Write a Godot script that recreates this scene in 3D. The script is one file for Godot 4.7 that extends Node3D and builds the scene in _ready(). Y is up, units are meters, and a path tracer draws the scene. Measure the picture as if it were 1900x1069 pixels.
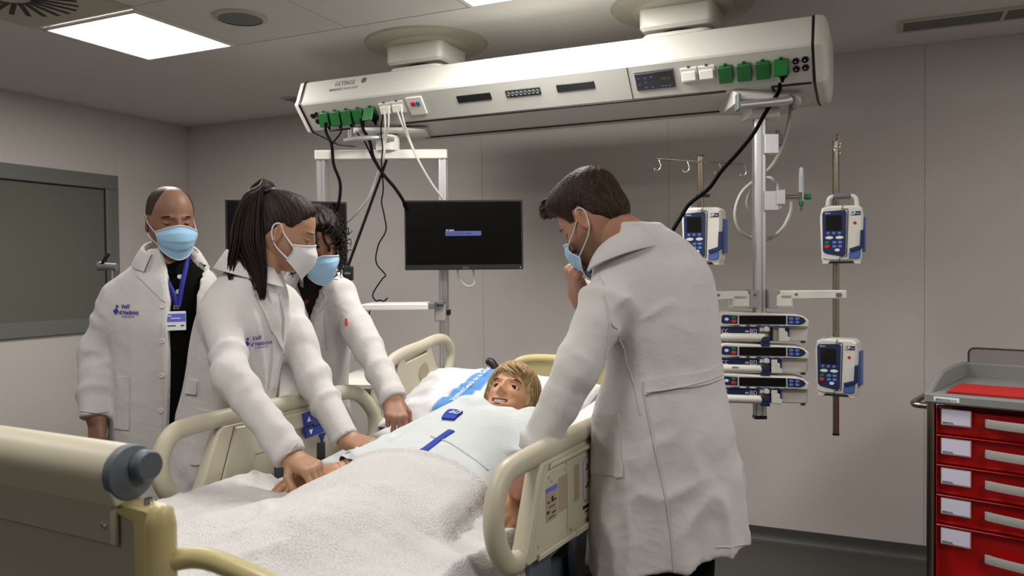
extends Node3D
# A hospital training room: a bed with a patient simulator, four people in lab coats, a ceiling supply beam with pumps and monitors.
# World: x along the back wall, y up, -z into the room; the camera stands at x = 0, z = 0.

const EYE := Vector3(0, 1.45, 0)
const FOCAL := 1481.4            # pixels, for the 1900 x 1069 frame
const CEIL := 2.53
const BACK := -4.385
const LEFT := -4.622
var view := Basis.from_euler(Vector3(-0.022023, 0.42874, -0.009077))
var bed_x := Transform3D(Basis(Vector3(0.99813, 0, 0.06105), Vector3(0, 1, 0), Vector3(-0.06105, 0, 0.99813)), Vector3(-0.70, 0, -1.50))  # x across the bed, -z towards its head
var mats := {}
var used := {}

func _ready() -> void:
	setup_view()
	make_materials()
	build_room()
	build_beam()
	build_equipment()
	build_bed()
	build_patient()
	build_people()

func setup_view() -> void:
	var cam := Camera3D.new()
	cam.name = "camera"
	cam.transform = Transform3D(view, EYE)
	var lens := CameraAttributesPhysical.new()
	lens.frustum_focal_length = 33.256
	lens.frustum_focus_distance = 2.5
	lens.frustum_near = 0.05
	lens.frustum_far = 60.0
	lens.exposure_aperture = 6.3
	cam.attributes = lens
	cam.fov = 39.68
	cam.near = 0.05
	cam.far = 60.0
	cam.current = true
	add_child(cam)
	var we := WorldEnvironment.new()
	we.name = "environment"
	var e := Environment.new()
	e.background_mode = Environment.BG_COLOR
	e.background_color = Color(0, 0, 0)
	e.tonemap_mode = Environment.TONE_MAPPER_LINEAR
	e.tonemap_exposure = 1.12
	e.sdfgi_enabled = true
	e.ssao_enabled = true
	e.ssil_enabled = true
	we.environment = e
	add_child(we)
	# the ceiling panels that are switched on: one in view, its neighbour in the same row, and two dimmer rows behind the camera
	for p in PANELS:
		var l := AreaLight3D.new()
		l.name = "panel_light"
		l.area_size = Vector2(0.52, 0.52)
		l.area_normalize_energy = true
		l.light_energy = p[2]
		l.light_color = Color(1.0, 0.98, 0.96)
		l.area_range = 12.0
		l.area_attenuation = 2.0
		l.shadow_enabled = true
		l.transform = Transform3D(Basis.from_euler(Vector3(-PI / 2, 0, 0)), Vector3(p[0], CEIL - 0.014, p[1]))
		add_child(l, true)

const PANELS := [[-3.05, -2.64, 2.7], [-1.22, -2.64, 2.7], [1.22, -2.64, 1.4], [-1.22, -0.81, 1.4], [-3.05, -0.81, 0.9], [1.22, -0.81, 2.6], [-1.22, 1.63, 1.0]]

# ---------------------------------------------------------------- places and names

func at(px: float, py: float, d: float) -> Vector3:   # the point seen at a pixel, d metres in front of the camera
	return EYE + view * Vector3((px - 950.0) / FOCAL * d, -(py - 534.5) / FOCAL * d, -d)

func bed(u: float, t: float, h: float) -> Vector3:
	return bed_x * Vector3(u, h, -t)

func numbered(called: String) -> String:
	var n: int = used.get(called, 0)
	used[called] = n + 1
	return called if n == 0 else "%s_%03d" % [called, n]

func tag(o: Node3D, label: String, category: String, group := "", kind := "") -> Node3D:
	if label: o.set_meta("label", label)
	if category: o.set_meta("category", category)
	if group: o.set_meta("group", group)
	if kind: o.set_meta("kind", kind)
	return o

func thing(called: String, label: String, category: String, x := Transform3D(), group := "") -> Node3D:
	var o := Node3D.new()
	o.name = numbered(called)
	o.transform = x
	add_child(o)
	tag(o, label, category, group)
	return o

func part(called: String, mb, mat: Material, parent: Node3D = null, label := "") -> MeshInstance3D:
	var o := MeshInstance3D.new()
	o.mesh = mb.mesh() if mb is MB else mb
	o.material_override = mat
	if parent == null:
		o.name = numbered(called)
		add_child(o)
	else:
		o.name = called
		if parent.has_node(NodePath(called)):
			var k := 1
			while parent.has_node(NodePath("%s_%03d" % [called, k])):
				k += 1
			o.name = "%s_%03d" % [called, k]
		parent.add_child(o, true)
	if label: o.set_meta("label", label)
	return o

func structure(called: String, mb: MB, mat: Material) -> MeshInstance3D:
	var o := part(called, mb, mat)
	o.set_meta("kind", "structure")
	return o

func lettering(called: String, s: String, height: float, x: Transform3D, mat: Material, parent: Node3D, bold := false, font := "Droid Sans") -> MeshInstance3D:
	var t := TextMesh.new()
	var f := SystemFont.new()
	f.font_names = PackedStringArray([font])
	if bold: f.font_weight = 700
	t.font = f
	t.text = s
	t.font_size = 32
	t.pixel_size = height / 23.0
	t.depth = 0.0007
	t.curve_step = 2.0
	var o := part(called, t, mat, parent)
	o.transform = x
	return o

func facing(o: Vector3, n: Vector3, up := Vector3.UP) -> Transform3D:   # a frame at o whose z is n
	var z := n.normalized()
	var x := up.cross(z).normalized()
	return Transform3D(Basis(x, z.cross(x), z), o)

# ---------------------------------------------------------------- mesh building

class MB:
	var v := PackedVector3Array()
	var n := PackedVector3Array()
	var c := PackedColorArray()
	var uv := PackedVector2Array()
	var ix := PackedInt32Array()
	var xf := Transform3D()
	var col := Color.WHITE
	var colored := false

	func put(p: Vector3, nn: Vector3, k: Color, t := Vector2.ZERO) -> void:
		v.append(xf * p); n.append((xf.basis * nn).normalized()); c.append(k); uv.append(t)

	func tri(a: Vector3, b: Vector3, d: Vector3) -> void:
		var nn := (b - a).cross(d - a).normalized()
		var i := v.size()
		put(a, nn, col); put(b, nn, col); put(d, nn, col)
		ix.append_array([i, i + 2, i + 1])

	func quad(a: Vector3, b: Vector3, d: Vector3, e: Vector3) -> void:
		var nn := (d - a).cross(e - b).normalized()
		var i := v.size()
		put(a, nn, col, Vector2(0, 1)); put(b, nn, col, Vector2(1, 1)); put(d, nn, col, Vector2(1, 0)); put(e, nn, col, Vector2(0, 0))
		ix.append_array([i, i + 2, i + 1, i, i + 3, i + 2])

	func grid(rows: Array, closed := false, flip := false, cols: Array = []) -> void:   # smooth; outside is where columns run right and rows run up
		var R := rows.size()
		var C: int = rows[0].size()
		var ns := PackedVector3Array(); ns.resize(R * C)
		var q := PackedInt32Array()
		var W := C if closed else C - 1
		for r in R - 1:
			var A: PackedVector3Array = rows[r]
			var B: PackedVector3Array = rows[r + 1]
			for k in W:
				var k2 := (k + 1) % C
				var nn := (B[k2] - A[k]).cross(B[k] - A[k2])
				if flip: nn = -nn
				ns[r * C + k] += nn; ns[r * C + k2] += nn; ns[r * C + C + k] += nn; ns[r * C + C + k2] += nn
				q.append_array([r * C + k, r * C + k2, r * C + C + k2, r * C + C + k])
		var base := v.size()
		for r in R:
			for k in C:
				put(rows[r][k], ns[r * C + k], cols[r][k] if cols else col, Vector2(float(k) / maxf(C - 1, 1), 1.0 - float(r) / maxf(R - 1, 1)))
		for i in range(0, q.size(), 4):
			var a := base + q[i]; var b := base + q[i + 1]; var d := base + q[i + 2]; var e := base + q[i + 3]
			if flip: ix.append_array([a, b, d, a, d, e])
			else: ix.append_array([a, d, b, a, e, d])

	func fan(ring: PackedVector3Array, up: Vector3) -> void:   # flat cap on a planar convex-ish ring
		var m := Vector3.ZERO
		for p in ring: m += p
		m /= ring.size()
		for i in ring.size():
			var a := ring[i]; var b := ring[(i + 1) % ring.size()]
			if (a - m).cross(b - m).dot(up) > 0: tri(m, a, b)
			else: tri(m, b, a)

	func box(o: Vector3, s: Vector3, bev := 0.0) -> void:
		slab(MB.rect(s.x, s.y), -s.z / 2, s.z / 2, minf(bev, s.z * 0.45), -1.0, o)

	static func rect(w: float, h: float, r := 0.0, seg := 4) -> PackedVector2Array:
		if r <= 0.0:
			return PackedVector2Array([Vector2(-w / 2, -h / 2), Vector2(w / 2, -h / 2), Vector2(w / 2, h / 2), Vector2(-w / 2, h / 2)])
		var o := PackedVector2Array()
		for q in 4:
			var m := Vector2((w / 2 - r) * [1, -1, -1, 1][q], (h / 2 - r) * [1, 1, -1, -1][q])
			for k in seg + 1:
				o.append(m + Vector2.from_angle((q + float(k) / seg) * PI / 2) * r)
		return o

	static func disc(r: float, seg := 24, ry := -1.0) -> PackedVector2Array:
		var o := PackedVector2Array()
		for k in seg:
			var a := TAU * k / seg
			o.append(Vector2(cos(a) * r, sin(a) * (r if ry < 0 else ry)))
		return o

	static func inset(o: PackedVector2Array, b: float) -> PackedVector2Array:
		var out := PackedVector2Array()
		var N := o.size()
		for i in N:
			var e1 := (o[i] - o[(i + N - 1) % N]).normalized()
			var e2 := (o[(i + 1) % N] - o[i]).normalized()
			var n1 := Vector2(e1.y, -e1.x); var n2 := Vector2(e2.y, -e2.x)
			out.append(o[i] - (n1 + n2) / maxf(1.0 + n1.dot(n2), 0.35) * b)
		return out

	func slab(o: PackedVector2Array, z0: float, z1: float, bev := 0.0, bev_back := -1.0, at := Vector3.ZERO) -> void:   # an outline (counter-clockwise) pulled along z, edges chamfered
		if Geometry2D.is_polygon_clockwise(o):
			o = o.duplicate(); o.reverse()
		var bb := bev if bev_back < 0 else bev_back
		var rings := []
		var zs := []
		if bb > 0: rings.append(MB.inset(o, bb)); zs.append(z0)
		rings.append(o); zs.append(z0 + bb)
		rings.append(o); zs.append(z1 - bev)
		if bev > 0: rings.append(MB.inset(o, bev)); zs.append(z1)
		var N := o.size()
		for r in rings.size() - 1:
			var A: PackedVector2Array = rings[r]; var B: PackedVector2Array = rings[r + 1]
			for i in N:
				var j := (i + 1) % N
				var e := (o[j] - o[i]).normalized()
				var ep := (o[i] - o[(i + N - 1) % N]).normalized()
				var en := (o[(j + 1) % N] - o[j]).normalized()
				var f := Vector2(e.y, -e.x)
				var na := f if e.dot(ep) < 0.75 else (f + Vector2(ep.y, -ep.x)).normalized()
				var nb := f if e.dot(en) < 0.75 else (f + Vector2(en.y, -en.x)).normalized()
				var tilt := 0.0
				if A != B: tilt = 1.0 if r == rings.size() - 2 else -1.0
				var q := v.size()
				put(at + Vector3(A[i].x, A[i].y, zs[r]), Vector3(na.x, na.y, tilt), col); put(at + Vector3(A[j].x, A[j].y, zs[r]), Vector3(nb.x, nb.y, tilt), col)
				put(at + Vector3(B[j].x, B[j].y, zs[r + 1]), Vector3(nb.x, nb.y, tilt), col); put(at + Vector3(B[i].x, B[i].y, zs[r + 1]), Vector3(na.x, na.y, tilt), col)
				ix.append_array([q, q + 2, q + 1, q, q + 3, q + 2])
		cap(rings[rings.size() - 1], z1, 1.0, at)
		cap(rings[0], z0, -1.0, at)

	func cap(o: PackedVector2Array, z: float, s: float, at: Vector3) -> void:
		var t := Geometry2D.triangulate_polygon(o)
		var lo := o[0]; var hi := o[0]
		for p in o:
			lo = lo.min(p); hi = hi.max(p)
		var q := v.size()
		for p in o:
			put(at + Vector3(p.x, p.y, z), Vector3(0, 0, s), col, Vector2((p.x - lo.x) / maxf(hi.x - lo.x, 1e-5), 1.0 - (p.y - lo.y) / maxf(hi.y - lo.y, 1e-5)))
		for i in range(0, t.size(), 3):
			var a := o[t[i]]; var b := o[t[i + 1]]; var d := o[t[i + 2]]
			if ((b - a).cross(d - a) > 0) == (s > 0): ix.append_array([q + t[i], q + t[i + 2], q + t[i + 1]])
			else: ix.append_array([q + t[i], q + t[i + 1], q + t[i + 2]])

	func tube(path: Array, r, seg := 10, caps := true, flat := 1.0, side := Vector3.ZERO) -> void:   # r: a number or one per point; flat squeezes it across
		var rows := []
		var N := path.size()
		var t0: Vector3 = (path[1] - path[0]).normalized()
		var u := side if side != Vector3.ZERO else (Vector3.UP.cross(t0) if absf(t0.y) < 0.9 else Vector3.RIGHT.cross(t0))
		u = (u - t0 * u.dot(t0)).normalized()
		for i in N:
			var t: Vector3 = (path[mini(i + 1, N - 1)] - path[maxi(i - 1, 0)]).normalized()
			u = (u - t * u.dot(t)).normalized()
			var w := t.cross(u)
			var rr: float = r if (r is float or r is int) else r[i]
			var row := PackedVector3Array()
			for k in seg:
				var a := TAU * k / seg
				row.append(path[i] + (u * cos(a) + w * sin(a) * flat) * rr)
			rows.append(row)
		grid(rows, true)
		if caps:
			fan(rows[0], path[0] - path[1])
			fan(rows[N - 1], path[N - 1] - path[N - 2])

	func lathe(prof: Array, seg := 24, o := Vector3.ZERO, b := Basis()) -> void:   # profile of (radius, height) from the bottom up, round y; sharp profile corners stay sharp
		for i in prof.size() - 1:
			var rows := []
			for p in [prof[i], prof[i + 1]]:
				var row := PackedVector3Array()
				for k in seg:
					var a := -TAU * k / seg
					row.append(o + b * Vector3(cos(a) * p.x, p.y, sin(a) * p.x))
				rows.append(row)
			grid(rows, true)

	func ball(o: Vector3, r: Vector3, seg := 14, b := Basis()) -> void:
		var rows := []
		for i in seg / 2 + 1:
			var e := -PI / 2 + PI * i / (seg / 2)
			var row := PackedVector3Array()
			for k in seg:
				var a := -TAU * k / seg
				row.append(o + b * (Vector3(cos(a) * cos(e), sin(e), sin(a) * cos(e)) * r))
			rows.append(row)
		grid(rows, true)

	func mesh() -> ArrayMesh:
		var a := []
		a.resize(Mesh.ARRAY_MAX)
		a[Mesh.ARRAY_VERTEX] = v
		a[Mesh.ARRAY_NORMAL] = n
		a[Mesh.ARRAY_TEX_UV] = uv
		if colored: a[Mesh.ARRAY_COLOR] = c
		a[Mesh.ARRAY_INDEX] = ix
		var m := ArrayMesh.new()
		m.add_surface_from_arrays(Mesh.PRIMITIVE_TRIANGLES, a)
		return m

func smooth(pts: Array, n := 6) -> Array:   # a Catmull-Rom curve through the points
	var out := []
	var N := pts.size()
	for i in N - 1:
		var p0 = pts[maxi(i - 1, 0)]; var p1 = pts[i]; var p2 = pts[i + 1]; var p3 = pts[mini(i + 2, N - 1)]
		for k in n:
			out.append(p1.cubic_interpolate(p2, p0, p3, float(k) / n))
	out.append(pts[N - 1])
	return out

func round_path(pts: Array, r: float, n := 5) -> Array:   # a polyline with its corners rounded
	var out := [pts[0]]
	for i in range(1, pts.size() - 1):
		var a: Vector3 = pts[i] + (pts[i - 1] - pts[i]).limit_length(minf(r, pts[i].distance_to(pts[i - 1]) * 0.48))
		var b: Vector3 = pts[i] + (pts[i + 1] - pts[i]).limit_length(minf(r, pts[i].distance_to(pts[i + 1]) * 0.48))
		for k in n + 1:
			var t := float(k) / n
			out.append(a.lerp(pts[i], t).lerp(Vector3(pts[i]).lerp(b, t), t))
	out.append(pts[pts.size() - 1])
	return out

# ---------------------------------------------------------------- materials

func mat(called: String, c: Color, rough := 0.5, metal := 0.0, spec := 0.5) -> StandardMaterial3D:
	var m := StandardMaterial3D.new()
	m.resource_name = called
	m.albedo_color = c
	m.roughness = rough
	m.metallic = metal
	m.metallic_specular = spec
	mats[called] = m
	return m

func noise_tex(freq: float, seed_: int, size := 256, normal := 0.0, oct := 4, kind := FastNoiseLite.TYPE_SIMPLEX_SMOOTH) -> NoiseTexture2D:
	var f := FastNoiseLite.new()
	f.seed = seed_; f.frequency = freq; f.fractal_octaves = oct; f.noise_type = kind
	var t := NoiseTexture2D.new()
	t.width = size; t.height = size; t.seamless = true; t.noise = f
	if normal > 0.0:
		t.as_normal_map = true; t.bump_strength = normal
	return t

func bumpy(m: StandardMaterial3D, t: Texture2D, scale: float, strength := 1.0) -> StandardMaterial3D:
	m.normal_enabled = true
	m.normal_texture = t
	m.normal_scale = strength
	m.uv1_triplanar = true
	m.uv1_scale = Vector3.ONE * scale
	return m

func vertex_colored(m: StandardMaterial3D) -> StandardMaterial3D:
	m.vertex_color_use_as_albedo = true
	m.albedo_color = Color.WHITE
	return m

func make_materials() -> void:
	var fine := noise_tex(0.06, 3, 256, 4.0)
	var weave := noise_tex(0.12, 7, 256, 6.0, 2)
	var soft := noise_tex(0.02, 5, 256, 3.0, 3)
	bumpy(mat("wall", Color(0.775, 0.752, 0.732), 0.62, 0.0, 0.35), fine, 1.5, 0.05)
	bumpy(mat("ceiling", Color(0.86, 0.85, 0.835), 0.9, 0.0, 0.2), fine, 2.0, 0.08)
	mat("joint", Color(0.735, 0.712, 0.69), 0.9)
	var fl := bumpy(mat("floor", Color(0.30, 0.30, 0.29), 0.45, 0.0, 0.4), fine, 3.0, 0.06)
	var spk := noise_tex(0.15, 11, 512, 0.0, 3)
	var g := Gradient.new()
	g.set_color(0, Color(0.24, 0.24, 0.232)); g.set_color(1, Color(0.36, 0.36, 0.345))
	spk.color_ramp = g
	fl.albedo_texture = spk
	fl.albedo_color = Color.WHITE
	mat("skirting", Color(0.26, 0.26, 0.25), 0.5)
	mat("frame_grey", Color(0.42, 0.43, 0.42), 0.45)
	mat("pane_grey", Color(0.38, 0.385, 0.35), 0.22, 0.0, 0.5)
	var pl := mat("panel_glow", Color(0.9, 0.9, 0.9), 0.6)
	pl.emission_enabled = true; pl.emission = Color(1.0, 0.98, 0.95); pl.emission_energy_multiplier = 2.5
	mat("cream_metal", Color(0.74, 0.725, 0.66), 0.5)
	mat("black", Color(0.028, 0.028, 0.03), 0.5)
	mat("black_gloss", Color(0.012, 0.012, 0.014), 0.16)
	mat("screen", Color(0.010, 0.010, 0.011), 0.3, 0.0, 0.3)
	mat("cable_black", Color(0.022, 0.022, 0.025), 0.75, 0.0, 0.2)
	mat("cable_white", Color(0.70, 0.69, 0.66), 0.5)
	mat("beam", Color(0.755, 0.755, 0.725), 0.33, 0.0, 0.55)
	mat("beam_cap", Color(0.83, 0.82, 0.79), 0.28)
	mat("green", Color(0.035, 0.36, 0.13), 0.42)
	mat("white_plastic", Color(0.86, 0.85, 0.82), 0.4)
	mat("grey_plastic", Color(0.40, 0.41, 0.42), 0.45)
	mat("dark_plastic", Color(0.16, 0.17, 0.18), 0.5)
	mat("alu", Color(0.78, 0.78, 0.78), 0.36, 0.85)
	mat("steel", Color(0.66, 0.62, 0.56), 0.22, 1.0)
	mat("chrome", Color(0.86, 0.86, 0.86), 0.12, 1.0)
	mat("pump_white", Color(0.80, 0.795, 0.765), 0.4)
	mat("pump_blue", Color(0.10, 0.155, 0.32), 0.4)
	mat("pump_blue_light", Color(0.28, 0.38, 0.62), 0.4)
	mat("key_blue", Color(0.36, 0.46, 0.74), 0.4)
	mat("key_white", Color(0.85, 0.85, 0.85), 0.4)
	mat("key_green", Color(0.05, 0.45, 0.25), 0.4)
	mat("key_red", Color(0.80, 0.16, 0.10), 0.4)
	mat("switch_teal", Color(0.20, 0.42, 0.50), 0.4)
	mat("smoked_window", Color(0.13, 0.13, 0.14), 0.25)
	mat("red_dot", Color(0.72, 0.05, 0.08), 0.4)
	mat("lcd", Color(0.055, 0.062, 0.062), 0.2)
	mat("cart_red", Color(0.68, 0.03, 0.03), 0.35)
	mat("folder_red", Color(0.72, 0.07, 0.045), 0.7)
	mat("cart_grey", Color(0.50, 0.51, 0.50), 0.5)
	mat("handle_grey", Color(0.60, 0.60, 0.585), 0.45)
	mat("paper", Color(0.83, 0.82, 0.90), 0.8)
	mat("bed_beige", Color(0.72, 0.695, 0.615), 0.42, 0.0, 0.45)
	mat("bed_yellow", Color(0.72, 0.67, 0.475), 0.35, 0.0, 0.5)
	mat("bed_panel", Color(0.62, 0.60, 0.535), 0.5)
	mat("bed_grey", Color(0.33, 0.36, 0.39), 0.5)
	mat("bed_blue", Color(0.10, 0.20, 0.58), 0.45)
	mat("label_tan", Color(0.60, 0.56, 0.46), 0.5)
	mat("print_dark", Color(0.06, 0.06, 0.07), 0.6)
	mat("print_blue", Color(0.10, 0.16, 0.58), 0.7)
	mat("print_lilac", Color(0.36, 0.40, 0.78), 0.6)
	mat("print_white", Color(0.90, 0.90, 0.92), 0.6)
	var crease := noise_tex(0.009, 31, 512, 14.0, 3)
	(crease.noise as FastNoiseLite).fractal_type = FastNoiseLite.FRACTAL_RIDGED
	bumpy(mat("coat", Color(0.77, 0.757, 0.75), 0.85, 0.0, 0.2), crease, 1.6, 0.16)
	bumpy(mat("seam", Color(0.75, 0.737, 0.73), 0.85, 0.0, 0.2), weave, 14.0, 0.16)
	bumpy(mat("sheet", Color(0.77, 0.77, 0.77), 0.9, 0.0, 0.2), soft, 5.0, 0.3)
	bumpy(mat("blanket", Color(0.775, 0.77, 0.765), 0.95, 0.0, 0.15), noise_tex(0.09, 21, 256, 10.0, 3), 7.0, 0.55)
	bumpy(mat("gown", Color(0.755, 0.775, 0.78), 0.88, 0.0, 0.2), crease, 1.6, 0.2)
	mat("gown_blue", Color(0.08, 0.19, 0.60), 0.8)
	mat("mask_blue", Color(0.60, 0.755, 0.87), 0.85, 0.0, 0.2)
	mat("mask_white", Color(0.80, 0.79, 0.79), 0.85, 0.0, 0.2)
	mat("polo", Color(0.030, 0.030, 0.028), 0.85, 0.0, 0.2)
	mat("lanyard", Color(0.05, 0.09, 0.52), 0.7)
	mat("trouser", Color(0.035, 0.045, 0.09), 0.85, 0.0, 0.2)
	mat("shoe", Color(0.05, 0.05, 0.055), 0.5)
	mat("tooth", Color(0.86, 0.84, 0.80), 0.25)
	for k in ["skin", "skin_doll", "hair", "eye", "print_shirt"]:
		vertex_colored(mat(k, Color.WHITE, {"skin": 0.5, "skin_doll": 0.42, "hair": 0.6, "eye": 0.12, "print_shirt": 0.8}[k], 0.0, 0.26 if k == "hair" else 0.4))
	var gl := mat("clear_plastic", Color(0.9, 0.95, 0.95, 0.25), 0.1)
	gl.transparency = BaseMaterial3D.TRANSPARENCY_ALPHA
	var sg := mat("smoke_plastic", Color(0.40, 0.36, 0.34, 0.28), 0.1)
	sg.transparency = BaseMaterial3D.TRANSPARENCY_ALPHA
	var so := mat("screen_glow", Color(0.2, 0.22, 0.4), 0.4)
	so.emission_enabled = true; so.emission = Color(0.27, 0.31, 0.52); so.emission_energy_multiplier = 0.55

# ---------------------------------------------------------------- the room

func build_room() -> void:
	var X1 := 2.4      # right wall
	var Z1 := 3.0      # front wall, behind the camera
	var m := MB.new()
	m.box(Vector3((LEFT + X1) / 2, -0.1, (BACK + Z1) / 2), Vector3(X1 - LEFT + 0.6, 0.2, Z1 - BACK + 0.6))
	structure("floor", m, mats.floor)
	# walls: a core, and laminate panels with fine recessed joints on it
	m = MB.new(); m.box(Vector3((LEFT + X1) / 2, CEIL / 2, BACK - 0.13), Vector3(X1 - LEFT + 0.6, CEIL + 0.2, 0.253))
	var wb := structure("wall_back", m, mats.joint)
	var xs := [LEFT, -3.35, -2.2, -1.047, 0.212, 1.45, X1]
	for i in xs.size() - 1:
		m = MB.new(); m.box(Vector3((xs[i] + xs[i + 1]) / 2, (CEIL + 0.07) / 2, BACK - 0.002), Vector3(xs[i + 1] - xs[i] - 0.0015, CEIL - 0.07, 0.004), 0.0005)
		part("wall_panel", m, mats.wall, wb)
	m = MB.new(); m.box(Vector3(LEFT - 0.13, CEIL / 2, (BACK + Z1) / 2), Vector3(0.253, CEIL + 0.2, Z1 - BACK + 0.6))
	var wl := structure("wall_left", m, mats.joint)
	var z0 := -3.768; var z1 := -1.9; var y0 := 1.075; var y1 := 2.102     # the window opening with its frame
	for p in [[BACK, z0, 0.07, CEIL], [z0, z1, 0.07, y0], [z0, z1, y1, CEIL], [z1, -0.7, 0.07, CEIL], [-0.7, 0.6, 0.07, CEIL], [0.6, Z1, 0.07, CEIL]]:
		m = MB.new(); m.box(Vector3(LEFT - 0.002, (p[2] + p[3]) / 2, (p[0] + p[1]) / 2), Vector3(0.004, p[3] - p[2], p[1] - p[0] - 0.0015), 0.0005)
		part("wall_panel", m, mats.wall, wl)
	m = MB.new(); m.box(Vector3(X1 + 0.13, CEIL / 2, (BACK + Z1) / 2), Vector3(0.26, CEIL + 0.2, Z1 - BACK + 0.6))
	structure("wall_right", m, mats.wall)
	m = MB.new(); m.box(Vector3((LEFT + X1) / 2, CEIL / 2, Z1 + 0.13), Vector3(X1 - LEFT + 0.6, CEIL + 0.2, 0.26))
	structure("wall_front", m, mats.wall)
	# vinyl coved up the walls as a skirting
	m = MB.new()
	var cove := PackedVector2Array([Vector2(0, 0), Vector2(0.05, 0), Vector2(0.025, 0.006), Vector2(0.012, 0.02), Vector2(0.006, 0.045), Vector2(0.005, 0.078), Vector2(0, 0.078)])
	m.xf = Transform3D(Basis(Vector3(0, 0, 1), Vector3(0, 1, 0), Vector3(-1, 0, 0)), Vector3(0, 0, BACK))
	m.slab(cove, -X1, -LEFT)
	structure("baseboard_back", m, mats.skirting)
	m = MB.new(); m.xf = Transform3D(Basis(), Vector3(LEFT, 0, 0)); m.slab(cove, BACK, Z1)
	structure("baseboard_left", m, mats.skirting)
	# the frosted grey window in the left wall
	var wn := MB.new()
	var b := 0.092
	var fr := Transform3D(Basis(Vector3(0, 0, -1), Vector3(0, 1, 0), Vector3(1, 0, 0)), Vector3(LEFT, 0, 0))
	wn.xf = fr
	for q in [[-z1, -z0, y1 - b, y1], [-z1, -z0, y0, y0 + b], [-z0 - b, -z0, y0 + b, y1 - b], [-z1, -z1 + b, y0 + b, y1 - b]]:
		wn.box(Vector3((q[0] + q[1]) / 2, (q[2] + q[3]) / 2, 0.005), Vector3(absf(q[1] - q[0]), q[3] - q[2], 0.034), 0.004)
	var win := structure("window_1", wn, mats.frame_grey)
	m = MB.new(); m.xf = fr; m.box(Vector3(-(z0 + z1) / 2, (y0 + y1) / 2, -0.001), Vector3(z1 - z0 - 2 * b + 0.004, y1 - y0 - 2 * b + 0.004, 0.008))
	part("frosted_pane", m, mats.pane_grey, win)
	m = MB.new(); m.xf = fr
	m.box(Vector3(-z0 - b - 0.004, (y0 + y1) / 2, 0.0), Vector3(0.008, y1 - y0 - 2 * b, 0.014), 0.001)
	m.box(Vector3(-(z0 + z1) / 2, y1 - b - 0.004, 0.0), Vector3(z1 - z0 - 2 * b, 0.008, 0.014), 0.001)
	part("gasket", m, mats.black, win)
	build_ceiling(X1, Z1)

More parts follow.
